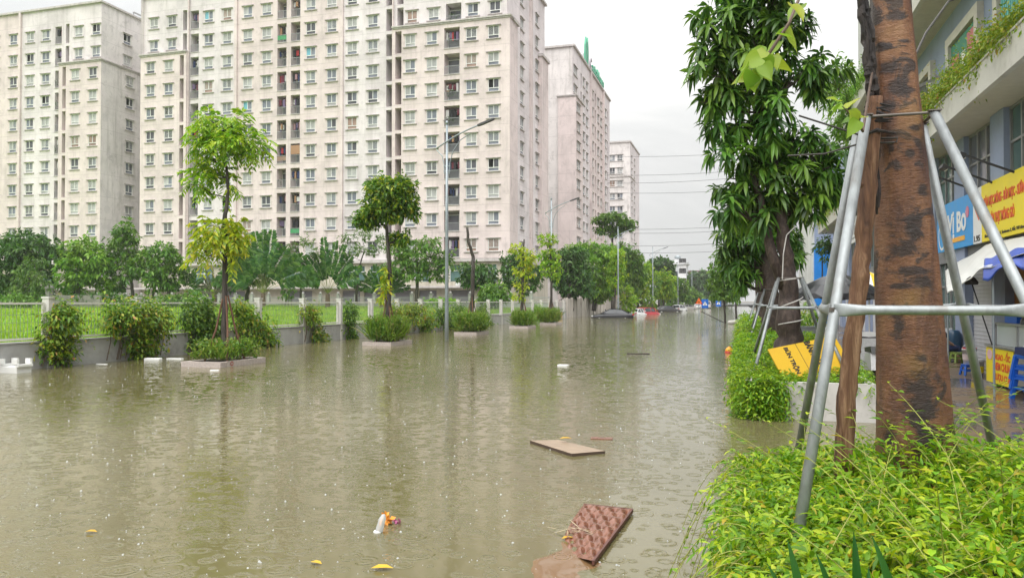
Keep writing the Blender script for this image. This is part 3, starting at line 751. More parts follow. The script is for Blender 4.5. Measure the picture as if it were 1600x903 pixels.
def cl(d, L):
    out = []
    for c in L:
        px, py, rx, ry = c[:4]; dd = c[4] if len(c) > 4 else RS.uniform(-.5, .5) * rx * d / 1200
        p = at(px, d + dd, zat(py, d)); s = d / 1200
        out.append((p.x, p.y, p.z, rx * s, rx * s, ry * s))
    return out
def trunk_of(name, root, d, pts, clumps, m=BK_DARK, rmin=.02, brn=.45, lean=0.0):
    """tapered trunk through pts (px, py, r) with limbs to the clumps"""
    P = [at(px, d, zat(py, d)) for px, py, r in pts]; R = [r for _, _, r in pts]
    for i in range(1, len(P) - 1): P[i] = P[i] + Vector((0, RS.uniform(-.06, .06) * d / 20, 0))
    mb = MB(); Q, RR = [], []
    for i in range(len(P) - 1):
        for k in range(4):
            f = k / 4; Q.append(P[i].lerp(P[i + 1], f) + Vector((RS.gauss(0, 1), RS.gauss(0, 1), 0)) * R[i] * .12); RR.append((R[i] + (R[i + 1] - R[i]) * f) * RS.uniform(.93, 1.08))
    Q.append(P[-1]); RR.append(R[-1]); mb.tube(Q, RR, 9)
    for c in clumps:
        C = Vector(c[:3]); best = None
        for i, q in enumerate(Q):
            if q.z < C.z - .15 * c[5]:
                e = (q - C).length + max(0, (C.z - q.z)) * -.25 + 1e-3 * i
                if best is None or e < best[0]: best = (e, i)
        i = best[1] if best else len(Q) - 1
        a = Q[i]; L = (C - a).length
        if L < .15: continue
        mid = a.lerp(C, .5) + Vector((RS.uniform(-.1, .1), RS.uniform(-.1, .1), -.08)) * L
        r = max(rmin, RR[i] * brn); mb.tube([a, a.lerp(mid, .55), mid, mid.lerp(C, .6), C], [r, r * .85, r * .7, r * .5, r * .3], 6)
        for k in range(3):
            e = C + Vector((RS.uniform(-1, 1) * c[3], RS.uniform(-1, 1) * c[4], RS.uniform(-.3, .9) * c[5])) * .8
            mb.tube([mid, mid.lerp(e, .6) + Vector((0, 0, .1 * L)), e], [r * .45, r * .3, r * .15], 5)
    return mb.build(name, m, root, wloc(root), True)

# ---------------------------------------------------------------- fence along the flooded road
XFN = -17.6
FENCE_P = mat('fence_post_white', (.58, .56, .53), .7, var=.1, dirt=(.25, .22, .19), dscale=2.5, damt=.5)
FENCE_M = mat('fence_panel_cream', (.62, .60, .55), .55, var=.08, dirt=(.28, .18, .10), dscale=3, damt=.35)
WIRE = mat('fence_wire', (.22, .24, .22), .6)
fence = empty('fence', (XFN, 40, 0), 'long cream mesh fence with pale posts on a low grey wall at the flood edge', 'fence')
w = MB(); w.box(XFN - .12, XFN + .1, -4, 78.6, -.7, .68); w.box(XFN - .15, XFN + .13, -4, 78.6, .682, .71)
w.build('base_wall', CONC, fence, (XFN, 40, 0))
PY = [16.0 + 3.08 * k for k in range(-5, 21)]
mbp = MB(); mbp.box(-.10, .12, -.09, .09, -.2, 1.82); mbp.box(-.12, .14, -.11, .11, 1.822, 1.87)
post0 = mbp.build('post', FENCE_P, None)
mbf = MB()
for y in (.16, 2.92): mbf.box(-.025, .025, y - .03, y + .03, .78, 1.72)
for z in (.78, 1.69): mbf.box(-.022, .022, .19, 2.89, z - .025, z + .025)
panel0 = mbf.build('panel', FENCE_M, None)
mbw = MB()
for k in range(25): y = .27 + k * .105; mbw.box(-.004, .004, y - .004, y + .004, .8, 1.67)
for z in (.99, 1.2, 1.4, 1.58): mbw.box(.0045, .011, .19, 2.89, z - .004, z + .004)
wire0 = mbw.build('wire_mesh', WIRE, panel0)
for i, y in enumerate(PY):
    p = post0 if i == 0 else post0.copy(); q = panel0 if i == 0 else copy_tree(panel0)
    if i: COL.objects.link(p)
    p.parent = fence; q.parent = fence; p.location = (0, y - 40, 0); q.location = (0, y - 40, 0)

# concrete panel wall that takes over where the fence stops
STREAK = plaster('streaked_concrete', (.46, .42, .38), (.10, .09, .08), .8, False)
bw = empty('boundary_wall', (XFN, 79, 0), 'high concrete panel wall with dark streaks beyond the far end of the mesh fence', 'wall')
w = MB(); w.box(XFN - .1, XFN + .06, 78.8, 132, -.7, 2.02); w.build('wall_panel', STREAK, bw, wloc(bw))
w = MB()
for k in range(22): w.box(XFN - .05, XFN + .16, 78.9 + k * 2.5, 79.15 + k * 2.5, -.7, 2.12)
w.build('pillar', STREAK, bw, wloc(bw))
hb = MB(); hb.box(XFN + .11, XFN + .14, 74.6, 76.6, .05, .66); 
tag(hb.build('plywood_sheet', mat('plywood', (.55, .36, .18), .7), None, (XFN, 75, 0)), 'orange-tan board leaning on the low grey wall near the end of the mesh fence', 'board')

# low estate fence before the apartment blocks
YI = 73.8
ef = empty('boundary_fence', (-45, YI, .9), 'low weathered fence with ball-topped stone posts behind the grass field', 'fence')
w = MB(); w.box(-110, -18, YI - .1, YI + .1, .5, 1.45); w.box(-110, -18, YI - .13, YI + .13, 1.452, 1.53); w.build('base_wall', CONC, ef, wloc(ef))
w = MB(); w.box(-110, -18, YI - .025, YI + .025, 2.08, 2.14); w.box(-110, -18, YI - .02, YI + .02, 1.7, 1.74)
for k in range(920): x = -110 + k * .1; w.box(x - .01, x + .01, YI - .01, YI + .01, 1.53, 2.2)
w.build('railing', RAIL, ef, wloc(ef))
pp = MB(); pp.box(-.15, .15, -.15, .15, -.3, 1.5); pp.box(-.19, .19, -.19, .19, 1.502, 1.58)
pp.lathe([(.06, 1.58), (.12, 1.63), (.14, 1.71), (.11, 1.80), (.02, 1.85)], (0, 0, 0), 10)
post = pp.build('post', CONC, ef, wloc(ef) * 0)
for k in range(36):
    p = post if k == 0 else post.copy()
    if k: COL.objects.link(p)
    p.parent = ef; p.location = (-20 - 2.15 * k + 45, 0, 0)

# ---------------------------------------------------------------- grass of the field
def blades(n, fx, fy, fz, h, wd, rng, name, m):
    x = fx(rng, n); y = fy(rng, n, x); z = np.array([fz(a, b) for a, b in zip(x, y)])
    a = rng.uniform(0, 6.28, n); hh = h * rng.uniform(.5, 1.25, n); ww = wd * rng.uniform(.6, 1.3, n)
    lx, ly = rng.normal(0, .3, n) * hh, rng.normal(0, .3, n) * hh
    V = np.stack([np.stack([x - np.cos(a) * ww, y - np.sin(a) * ww, z - .03], 1), np.stack([x + np.cos(a) * ww, y + np.sin(a) * ww, z - .03], 1), np.stack([x + lx, y + ly, z + hh], 1)], 1).reshape(-1, 3)
    return mesh_np(name, V, None, np.arange(n * 3).reshape(-1, 3))
rg = np.random.RandomState(3)
def gx(r, n): return -18.0 - 40 * r.uniform(0, 1, n) ** 1.5
def gy(r, n, x): return 12 + 61 * r.uniform(0, 1, n)
me = blades(90000, gx, gy, field_z, .22, .022, rg, 'grass', LF_GRASS)
tag(link_mesh('grass', me, LF_GRASS), 'bright green grass of the field behind the mesh fence', 'grass', kind='stuff')

# ---------------------------------------------------------------- climbers on the fence
def climber(label, blobs, seed, m=LF_BOUG, dens=95, L=.135, trail=()):
    """blobs: (px, py, rx, ry) on the fence plane"""
    rng = np.random.RandomState(seed); C = []
    for px, py, rx, ry in blobs:
        Y = y_on(px, XFN + .15); x, y = ray(px); d = Y / y; s = d / 1200
        C.append((XFN + .2, Y, zat(py, d), min(.6, rx * s * .7), rx * s * 1.3, ry * s * 1.12))
    root = empty('climbing_plant', (C[0][0], C[0][1], 0), label, 'climbing plant', 'climbing plants on the mesh fence')
    lb = LB(); cluster_leaves(lb, C, dens, 4, L, L * .5, rng, .35, .7, .3, jit=.07, lump=.35, shell=.35)
    # trailing ends and sprigs
    for c in C:
        n = 10
        for k in range(n):
            a = rng.uniform(-1, 1); p0 = np.array([c[0] + .1, c[1] + a * c[4] * .9, c[2] + rng.uniform(-.6, .8) * c[5]])
            m_ = 9; t = np.linspace(0, 1, m_)[:, None]
            dv = np.array([[rng.uniform(.1, .5), rng.normal() * .5, rng.uniform(-.3, .6)]])
            pts = p0 + dv * t * .6 + np.array([[0, 0, -.5]]) * t * t * .8
            dd = unit(rng.normal(size=(m_, 3)) * .7 + dv); lb.add(leaf_arrays(pts, dd, unit(rng.normal(size=(m_, 3)) * .4 + [[0, 0, 1]]), L * .9, L * .42, .3))
    lb.build('leaves', m, root, wloc(root))
    st = MB()
    for c in C:
        for k in range(4):
            y = c[1] + RS.uniform(-.6, .6) * c[4]
            st.tube([(XFN + .16, y, .05), (XFN + .2, y + .1, c[2] * .5), (XFN + .18, y + RS.uniform(-.2, .2), c[2] + c[5] * .5)], [.015, .012, .006], 5)
    st.build('stem', BK_BROWN, root, wloc(root))
    return root
climber('reddish yellow climber hanging to the water beside the white foam crate', [(92, 500, 24, 24), (95, 545, 18, 30), (100, 478 + 10, 16, 14), (75, 530, 14, 20)], 21)
climber('widest climber bush, spilling dark green over the low wall', [(200, 493, 40, 24), (240, 500, 26, 24), (215, 530, 26, 32), (180, 500, 24, 16), (225, 550, 20, 12)], 22, dens=95)
climber('dense climber behind the yellow-leaved tree with two crowns', [(305, 495, 26, 26), (330, 510, 20, 26), (310, 530, 22, 18), (318, 475, 14, 12)], 23, LF_CLIMB)
climber('golden climber mound reaching the water just past the yellow-leaved tree', [(380, 500, 22, 22), (400, 515, 24, 24), (415, 530, 18, 14), (372, 480, 14, 12)], 24)
climber('sparse orange climber with one trailing end at the pale fence post', [(480, 490, 18, 14), (492, 515, 12, 18), (500, 530, 14, 8)], 25, dens=80)
climber('narrow column of green climber on a single fence post', [(545, 485, 9, 12), (545, 505, 10, 16), (548, 525, 10, 8)], 26, LF_CLIMB)
climber('yellow-green climber spread along the fence before the lamp post', [(640, 488, 30, 14), (665, 500, 18, 14), (662, 515, 12, 10), (612, 490, 18, 14)], 27)
climber('green climber behind the grey lamp post', [(690, 492, 18, 12), (715, 490, 16, 16), (705, 505, 12, 12)], 28, LF_CLIMB)
climber('small climber on the fence beyond the bare-topped tree', [(752, 488, 10, 12), (762, 507, 10, 7)], 29, LF_CLIMB, dens=80)
climber('green climber on the fence between the last two kerbed trees', [(838, 486, 12, 10), (832, 497, 10, 6)], 30, LF_FRESH, dens=80)

# ---------------------------------------------------------------- kerbed trees standing in the flood
def kerb_planter(cx, cy, label, plate=False):
    r = empty('kerb_planter', (cx, cy, 0), label, 'planter', 'kerbed tree pits in the flood')
    k = MB(); hx, hy, t, h = .62, 1.0, .15, .14
    k.box(-hx, hx, -hy, -hy + t, -.6, h); k.box(-hx, hx, hy - t, hy, -.6, h); k.box(-hx, -hx + t, -hy + t + .003, hy - t - .003, -.6, h - .003); k.box(hx - t, hx, -hy + t + .003, hy - t - .003, -.6, h - .003)
    o = k.build('kerb', GRANITE, None); o.parent = r
    s = MB(); s.box(-hx + t, hx - t, -hy + t, hy - t, -.6, h - .04); o = s.build('soil', SOIL, None); o.parent = r
    if plate:
        p = MB(); p.box(hx + .004, hx + .012, -.75, -.35, .0, .16, 0)
        n = 20
        for j in range(n):
            a, b = 2 * math.pi * j / n, 2 * math.pi * (j + 1) / n
            P = lambda rr, q: (hx + .016, -.55 + rr * math.cos(q), .08 + rr * math.sin(q))
            p.quad(P(.065, a), P(.065, b), P(.04, b), P(.04, a), 1)
        o = p.build('plate', [GRANITE, flat('plate_red', (.35, .06, .04))], None); o.parent = r
    return r
def reeds(cx, cy, label, seed, n=420, h=.75, sx=.6, sy=.85, z0=.16, cat='grass clump', name='grass_clump', m=None, spread=.35):
    rng = np.random.RandomState(seed); m = m or LF_REED
    P = np.stack([cx + rng.uniform(-1, 1, n) * sx * .75, cy + rng.uniform(-1, 1, n) * sy * .85, np.full(n, z0)], 1)
    D = rng.normal(size=(n, 3)) * spread * .75 + np.stack([(P[:, 0] - cx) * .25, (P[:, 1] - cy) * .2, np.ones(n)], 1)
    lb = LB(); lb.add(leaf_arrays(P, D, unit(rng.normal(size=(n, 3))), h * rng.uniform(.45, 1.2, n), .035, .22, True))
    # leafy sprigs among the blades
    n2 = n; k = int(n * .9); Q = np.stack([cx + rng.uniform(-1, 1, k) * sx, cy + rng.uniform(-1, 1, k) * sy, z0 + rng.uniform(.1, .75, k) * h], 1)
    for j in range(5): lb.add(leaf_arrays(Q + rng.normal(size=(k, 3)) * .04, unit(rng.normal(size=(k, 3)) + [[0, 0, .4]]), unit(rng.normal(size=(k, 3)) * .4 + [[0, 0, 1]]), .14, .05, .3))
    return tag(lb.build(name, m, None, (cx, cy, z0)), label, cat)
def stakes(cx, cy, label, h, seed, z0=.15, sp=.5):
    r = empty('tree_brace', (cx, cy, z0), label, 'tree brace', 'wooden stake braces on the roadside trees'); rr = random.Random(seed)
    for k in range(4):
        a = math.pi / 4 + k * math.pi / 2 + rr.uniform(-.2, .2); s = MB()
        s.tube([(cx + sp * math.cos(a), cy + sp * math.sin(a) * 1.2, z0 - .1), (cx + sp * .5 * math.cos(a) + .02, cy + sp * .5 * math.sin(a), z0 + h * .5), (cx + .07 * math.cos(a), cy + .07 * math.sin(a), z0 + h + rr.uniform(-.1, .15))], [.03, .028, .024], 7)
        s.build('stake', STAKE, r, wloc(r))
    return r
XT = -13.72
def tpos(px): Y = y_on(px, XT); return XT, Y, Y / ray(px)[1]

def foliage_tree(label, d, base, tr, groups, name='street_tree', cat='tree', group=None, bk=BK_DARK, brn=.45):
    root = empty(name, base, label, cat, group); allc = []
    lb = LB(); mats = []
    for fn, mt, L in groups:
        C = cl(d, L); allc += C
        if mt not in mats: mats.append(mt)
        fn(lb, C, mats.index(mt))
    trunk_of('trunk', root, d, tr, allc, bk, brn=brn)
    lb.build('crown', mats, root, wloc(root))
    return root
def pin(dens, L, nl, ll, lw, seed, bend=.5, shell=.45):
    def f(lb, C, m):
        rng = np.random.RandomState(seed); P, D = blob_points(C, dens, rng, shell, .3)
        D = unit(D * .8 + rng.normal(size=D.shape) * .5 + [[0, 0, .1]]); pinnate(lb, P, D, rng, L, nl, ll, lw, bend, m)
    return f
def clu(dens, k, L, Wd, seed, droop=.3, outw=.7, bend=.25, shell=.55, lump=.25, jit=.05, full=False, up=0):
    def f(lb, C, m): cluster_leaves(lb, C, dens, k, L, Wd, np.random.RandomState(seed), droop, outw, bend, full, shell, lump, jit, m, up)
    return f
GT = 'young roadside trees in kerbed pits'
# 1: tall yellow-green tree with two crowns
x, y, d = tpos(352)
kerb_planter(x, y, 'granite kerb with a plate on its side, under the tree with two crowns', True)
reeds(x, y, 'leafy weeds at the foot of the tree with two crowns', 41, 260, .7)
stakes(x, y, 'four reddish stakes tied round the tree with two crowns', 1.65, 1)
foliage_tree('tall yellow-green tree with a round lower crown and a loose upper crown', d, (x, y, .1),
    [(352, 556, .085), (351, 500, .08), (349, 430, .075), (351, 370, .065), (353, 335, .06), (356, 300, .045), (353, 255, .035), (346, 205, .02)],
    [(pin(52, .34, 5, .17, .06, 51, .6), LF_LIME, [(345, 192, 28, 16), (314, 212, 14, 14), (384, 214, 22, 16), (352, 224, 28, 15), (322, 246, 14, 12), (398, 230, 10, 10), (370, 182, 12, 9), (326, 182, 13, 8)]),
     (pin(52, .32, 5, .16, .06, 52, .6), LF_LIME, [(314, 274, 16, 12), (304, 290, 10, 9), (356, 284, 10, 7), (335, 266, 12, 8)]),
     (pin(56, .32, 5, .17, .065, 53, .6), LF_YELLOW, [(338, 356, 26, 13), (316, 376, 13, 11), (362, 364, 16, 14), (318, 398, 11, 9), (346, 386, 14, 8), (376, 372, 8, 8), (367, 404, 6, 5)])], 'street_tree', 'tree', GT)
# 2: dark ball crown
x, y, d = tpos(606)
kerb_planter(x, y, 'granite kerb in the water under the dark ball-crowned tree')
reeds(x, y, 'tall reedy grass round the dark ball-crowned tree', 42, 900, 1.25, .62, .85)
stakes(x, y, 'stakes half hidden in reeds round the dark ball-crowned tree', 1.6, 2)
foliage_tree('dark green tree with a compact ball crown and yellow tips on a bent bare trunk', d, (x, y, .1),
    [(607, 535, .10), (607, 480, .095), (608, 430, .085), (606, 390, .075), (604, 352, .06), (606, 325, .04), (608, 300, .02)],
    [(clu(50, 6, .22, .10, 54, .3, shell=.4), LF_DARKTIP, [(612, 305, 34, 28), (580, 332, 22, 20), (634, 318, 18, 18), (568, 345, 14, 12), (596, 288, 24, 17), (600, 328, 28, 16), (625, 290, 20, 16), (645, 330, 10, 10)]),
     (clu(44, 6, .22, .10, 55, .3), LF_DARKTIP, [(622, 372, 14, 8), (635, 368, 8, 6)]),
     (clu(40, 5, .26, .11, 56, .4), LF_YELLOW, [(604, 430, 5, 12), (601, 450, 6, 10), (598, 465, 5, 6)])], 'street_tree', 'tree', GT)
# 3: topped trunk
x, y, d = tpos(737)
kerb_planter(x, y, 'granite kerb in the water under the bare topped trunk')
reeds(x, y, 'dense bright reeds at the foot of the bare topped trunk', 43, 1000, 1.3, .72, .95)
stakes(x, y, 'dark stakes splayed round the bare topped trunk', 1.7, 3)
foliage_tree('bare topped trunk with a kink and no crown', d, (x, y, .1),
    [(737, 517, .11), (738, 460, .10), (739, 420, .095), (738, 400, .09), (732, 378, .075), (730, 355, .07)],
    [(clu(26, 4, .2, .08, 57), LF_DARKTIP, [(741, 470, 3, 3)])], 'street_tree', 'tree', GT)
# 4, 5
x, y, d = tpos(817)
kerb_planter(x, y, 'granite kerb in the water under the pollarded tree tufted all along its stem')
reeds(x, y, 'spiky green grass under the pollarded tree tufted all along its stem', 44, 700, 1.25, .6, .9)
stakes(x, y, 'stakes round the pollarded tree tufted all along its stem', 1.7, 4)
foliage_tree('pollarded trunk tufted with yellow-green leaves all along its stem', d, (x, y, .1),
    [(816, 510, .10), (817, 460, .09), (817, 420, .08), (818, 395, .07), (819, 374, .05)],
    [(clu(26, 4, .24, .105, 58), LF_YELLOW, [(806, 388, 13, 8), (822, 402, 13, 12), (812, 422, 9, 9), (824, 428, 8, 9), (815, 446, 8, 8), (812, 462, 9, 7), (828, 410, 8, 10)])], 'street_tree', 'tree', GT)
x, y, d = tpos(861)
kerb_planter(x, y, 'farthest granite kerb in the water, under the tree tufted in tiers')
reeds(x - .2, y, 'tall bright grass under the tree tufted in tiers', 45, 800, 1.4, .75, 1.2)
stakes(x, y, 'stakes round the tree tufted in tiers beside the second lamp', 1.7, 5)
foliage_tree('yellow-green tree tufted in tiers beside the second lamp', d, (x, y, .1),
    [(862, 505, .10), (862, 450, .09), (861, 410, .08), (859, 385, .06), (857, 370, .04)],
    [(clu(28, 4, .25, .11, 59), LF_LIME, [(856, 374, 14, 9), (850, 402, 9, 9), (866, 404, 9, 10), (858, 396, 10, 8), (852, 420, 8, 9), (868, 424, 9, 12), (858, 412, 9, 8)])], 'street_tree', 'tree', GT)

# ---------------------------------------------------------------- street lamps
def lamp():
    r = empty('street_lamp', (0, 0, 0), 'tall grey street lamp rising straight out of the water, nearest of its row', 'street lamp', 'street lamps along the road')
    p = MB(); p.tube([(0, 0, -.7), (0, 0, 1.1), (0, 0, 5), (0, 0, 9.6)], [.092, .085, .07, .048], 12); p.lathe([(.06, 9.6), (.06, 9.72), (.03, 9.76)], (0, 0, 0), 10)
    p.build('pole', LAMPST, r, (0, 0, 0), True)
    a = MB(); pts = [(-.5 + 2.1 * t, -.15 * t, 8.55 + 1.25 * t - .35 * t * t) for t in [k / 10 for k in range(11)]]
    a.tube(pts, .035, 8); a.build('arm', LAMPST, r, (0, 0, 0), True)
    b = MB()
    b.tube([(.12, 0, 7.4), (.14, 0, 7.9), (.3, -.02, 8.4), (.65, -.05, 8.85), (1.1, -.08, 9.1)], .022, 6); b.tube([(-.12, 0, 7.4), (-.13, 0, 7.8), (-.22, 0, 8.2), (-.5, 0, 8.5)], .022, 6)
    b.box(-.15, .15, -.03, .03, 7.5, 7.54); b.box(-.15, .15, -.03, .03, 7.72, 7.76); b.build('brace', LAMPST, r, (0, 0, 0))
    h = MB(); o = Vector(pts[-1]); e = Vector((.95, -.07, .33)).normalized()
    h.prism([(-.1, -.03), (.1, -.05), (.62, -.045), (.72, -.01), (.62, .025), (.1, .04), (-.1, .03)], o + Vector((0, .09, 0)), (e.x, 0, e.z), (-e.z, 0, e.x), .18)
    h.build('lamp_head', mat('lamp_head_dark', (.06, .06, .065), .5), r, (0, 0, 0))
    return r
l0 = lamp()
for i, (x, y, lab) in enumerate(((-12.5, 31.8, None), (-14.05, 57.8, 'second street lamp of the row, behind the tree tufted in tiers'), (-12.65, 82.4, 'third street lamp of the row, behind the black flooded sedan'), (-12.4, 114, 'fourth street lamp of the row, past the red flooded car'),
      (-12.4, 161, 'fifth street lamp of the row, thin against the white tower'), (-12.4, 208, 'farthest thin street lamp of the row'))):
    o = l0 if i == 0 else copy_tree(l0); o.location = (x, y, 0)
    if lab: o['label'] = lab

# ---------------------------------------------------------------- trees and palms of the estate, behind the grass
GE = 'estate trees before the apartment blocks'
def btree(label, d, tr, L, fn, mt, bk=BK_DARK, z=.9, group=GE, name='tree'):
    p = at(tr[0][0], d, z); return foliage_tree(label, d, p, tr, [(fn, mt, L)], name, 'tree', group, bk)
btree('dark spreading tree with flat layers at the edge of the estate', 74, [(48, 476, .18), (52, 440, .16), (44, 410, .12), (40, 385, .06)],
    [(35, 372, 30, 9), (10, 385, 26, 12), (62, 380, 26, 10), (40, 392, 40, 12), (8, 420, 26, 22), (75, 405, 22, 14), (30, 410, 26, 14), (85, 392, 14, 6), (20, 445, 26, 20), (65, 440, 20, 26)], clu(7.4, 5, .55, .2, 61, .1, shell=.4), LF_DEEP)
btree('olive shrubby tree with drooping twigs before the dark spreading tree', 68, [(45, 482, .12), (44, 450, .1), (46, 425, .06)],
    [(55, 408, 14, 8), (40, 428, 18, 14), (58, 440, 16, 18), (34, 455, 16, 16), (55, 465, 20, 12)], clu(9.2, 5, .4, .12, 62, .5, shell=.3), LF_FEATHER)
btree('bright round tree between the dark spreading tree and the tallest estate tree', 74, [(122, 476, .2), (124, 445, .17), (122, 415, .12), (124, 395, .06)],
    [(110, 388, 18, 10), (132, 384, 18, 10), (105, 410, 18, 14), (125, 405, 22, 14), (148, 402, 16, 14), (102, 440, 16, 14), (120, 432, 20, 12), (155, 420, 14, 16), (112, 455, 14, 10), (140, 430, 16, 12)], clu(8.5, 5, .5, .2, 63, .3, shell=.4), LF_FRESH)
btree('small tree with a twig of leaves poking above it, beside the bright round tree', 75, [(155, 476, .1), (156, 440, .09), (140, 400, .06), (138, 372, .03)],
    [(137, 368, 6, 8), (145, 378, 5, 5), (160, 430, 14, 16), (165, 448, 12, 10)], clu(9.2, 5, .42, .2, 64, .3), LF_FRESH)
btree('tallest tree of the estate row, rising before the stained grey end wall', 76, [(208, 470, .16), (207, 445, .15), (200, 415, .12), (196, 380, .08), (195, 355, .04)],
    [(196, 356, 14, 12), (185, 372, 14, 12), (205, 372, 12, 12), (178, 395, 18, 16), (205, 398, 18, 16), (165, 410, 12, 14), (192, 425, 20, 14), (214, 420, 14, 14), (180, 445, 14, 10)], clu(8.5, 5, .5, .2, 65, .3, shell=.4), LF_MID)
btree('forked tree leaning over the field between the tallest estate tree and a dried palm', 75, [(262, 472, .18), (264, 455, .15), (258, 430, .1), (250, 405, .05)],
    [(255, 388, 16, 8), (268, 400, 14, 10), (238, 398, 14, 14), (250, 420, 18, 16), (275, 412, 14, 14), (240, 440, 14, 12), (285, 425, 10, 10), (262, 440, 16, 10)], clu(8.5, 5, .5, .2, 66, .3, shell=.4), LF_MID)
btree('slim dark tree between the forked tree and the tallest estate tree', 77, [(238, 472, .12), (238, 450, .1), (236, 425, .06)],
    [(236, 400, 10, 14), (232, 420, 12, 14), (242, 432, 10, 12)], clu(9.2, 5, .45, .14, 67, .5), LF_DEEP)
btree('blackish tree behind the tree with two crowns', 76, [(385, 474, .2), (388, 450, .16), (380, 425, .1)],
    [(370, 400, 20, 14), (395, 410, 20, 14), (372, 425, 24, 16), (400, 432, 22, 14), (360, 440, 18, 10)], clu(8.5, 5, .5, .2, 68, .3, shell=.35), LF_DEEP)
btree('thin airy tree between the two fan palms', 76, [(470, 474, .12), (470, 440, .11), (470, 410, .08), (465, 385, .04)],
    [(455, 385, 18, 8), (480, 378, 16, 8), (448, 398, 14, 8), (492, 395, 14, 8), (465, 400, 16, 8), (505, 402, 12, 7), (452, 412, 14, 6)], clu(5.9, 5, .34, .1, 69, .1, shell=.3, lump=.4), LF_FEATHER)
btree('airy umbrella-shaped tree before the air conditioners of the podium', 75, [(557, 474, .14), (558, 440, .12), (560, 420, .09), (568, 395, .05)],
    [(545, 372, 16, 7), (570, 366, 18, 8), (595, 372, 14, 8), (540, 392, 16, 8), (562, 392, 18, 8), (585, 390, 16, 8), (602, 385, 10, 8), (535, 408, 12, 6)], clu(5.9, 5, .34, .1, 70, .1, shell=.3, lump=.4), LF_FEATHER)
btree('broad feathery tree behind the dark ball-crowned tree', 74, [(650, 474, .2), (652, 450, .17), (654, 425, .12), (650, 400, .06)],
    [(645, 385, 20, 12), (670, 382, 18, 12), (625, 395, 20, 14), (690, 402, 18, 12), (650, 405, 24, 14), (675, 418, 22, 12), (628, 418, 20, 12), (700, 415, 12, 10), (685, 432, 14, 7), (645, 428, 20, 8), (605, 425, 14, 12)], clu(9.2, 5, .42, .15, 71, .2, shell=.35), LF_MID)
btree('round dark tree behind the bare topped trunk', 74, [(752, 476, .16), (752, 455, .14), (750, 435, .08)],
    [(738, 422, 18, 12), (758, 425, 18, 12), (745, 436, 22, 10), (770, 440, 10, 8), (728, 438, 10, 8)], clu(10.1, 5, .45, .18, 72, .3, shell=.4), LF_DEEP)
btree('low fresh-green tree behind the bare topped trunk', 70, [(772, 478, .12), (772, 462, .1), (770, 450, .06)],
    [(760, 456, 14, 10), (778, 450, 16, 10), (770, 465, 20, 10), (790, 462, 10, 9)], clu(11.1, 5, .4, .17, 73, .3, shell=.35), LF_MID)
btree('bushy dark tree behind the pollarded tree tufted all along its stem', 80, [(812, 478, .2), (812, 450, .16), (810, 420, .1)],
    [(795, 415, 16, 14), (815, 405, 18, 14), (805, 435, 20, 14), (835, 425, 14, 16), (825, 445, 16, 12)], clu(9.2, 5, .48, .18, 74, .3, shell=.4), LF_DEEP)

def fan_palm(label, d, px, base_py, n, R, yaw, m=LF_PALM, dead=False, seed=1, span=75, lean=0):
    rr = random.Random(seed); rng = np.random.RandomState(seed); b = at(px, d, .9); zb = zat(base_py, d)
    root = empty('fan_palm', b, label, 'palm', GE)
    tr = MB(); tr.tube([b, (b.x, b.y, (b.z + zb) / 2), (b.x, b.y, zb)], [.28, .24, .2], 10)
    tr.build('trunk', BK_BROWN, root, b)
    ux = Vector((math.cos(yaw), math.sin(yaw), 0)); nrm = Vector((-ux.y, ux.x, 0)); base = Vector((b.x, b.y, zb))
    for k in range(n):
        a = math.radians(-span + 2 * span * k / (n - 1) + rr.uniform(-3, 3) + lean); pt = MB()
        Lk = R * rr.uniform(.85, 1.1) * (1 - .12 * abs(math.sin(a))); off = nrm * rr.uniform(-.3, .3); pts = []
        for t in [j / 16 for j in range(17)]:
            droop = abs(math.sin(a)) * .30 * t * t * Lk + .04 * t * t * Lk
            pts.append(base + ux * math.sin(a) * Lk * t + Vector((0, 0, math.cos(a) * Lk * t - droop)) + off * t * 2)
        pt.tube(pts[:6], [.034, .03, .028, .026, .024, .022], 5, 0); pt.tube(pts[5:], [.022 - .0017 * i for i in range(12)], 5, 1)
        lb = LB(); tv = rr.uniform(-.5, .5)
        for j in range(5, 17):
            f = (j - 5) / 11.0; wd = (.20 + .30 * math.sin(math.pi * min(1, .15 + .8 * f))) * R / 5.5 * (1.0 if not dead else .55)
            tdir = (pts[min(j + 1, 16)] - pts[j - 1]).normalized(); sd = (tdir.cross(nrm) + nrm * tv).normalized()
            for sg in (-1, 1):
                for q in range(2):
                    if rr.random() < .1: continue
                    P = np.array([pts[j] + tdir * (.16 * q * R / 5.5)]); D = np.array([sd * sg * .8 + tdir * .65 + nrm * rr.uniform(-.3, .3)])
                    lb.add(leaf_arrays(P, D, np.array([nrm + Vector((rr.uniform(-.3, .3), rr.uniform(-.3, .3), .2))]), wd * 1.7 * rr.uniform(.8, 1.15), .34 * R / 5.5, .22 + (.3 if dead else 0)))
        V0 = len(pt.v); V = np.concatenate(lb.V); Q = np.concatenate(lb.q) + V0
        fr_ = MB(); fr_.v = pt.v + [tuple(x) for x in V]; fr_.f = pt.f + [tuple(int(i) for i in x) for x in Q]; fr_.m = pt.m + [2] * len(Q)
        fr_.build('frond', [STALK, STALK_G, m], root, b)
    return root
STALK_G = mat('palm_rib', (.10, .16, .04), .5, var=.3)
STALK = mat('palm_stalk', (.11, .13, .025), .5, var=.4, vscale=.9, dirt=(.28, .12, .02), dscale=.7, damt=.7)
fan_palm('larger fan palm with orange leaf bases, beside the blackish tree', 74, 411, 458, 15, 6.3, .15, seed=3, span=58)
fan_palm('fan palm with yellow leaf bases below green window film', 75, 512, 459, 13, 5.4, -.2, seed=5, span=56)
fan_palm('low fan palm half hidden by the bent trunk of the ball-crowned tree', 75, 597, 464, 11, 3.6, .1, seed=6, span=55)
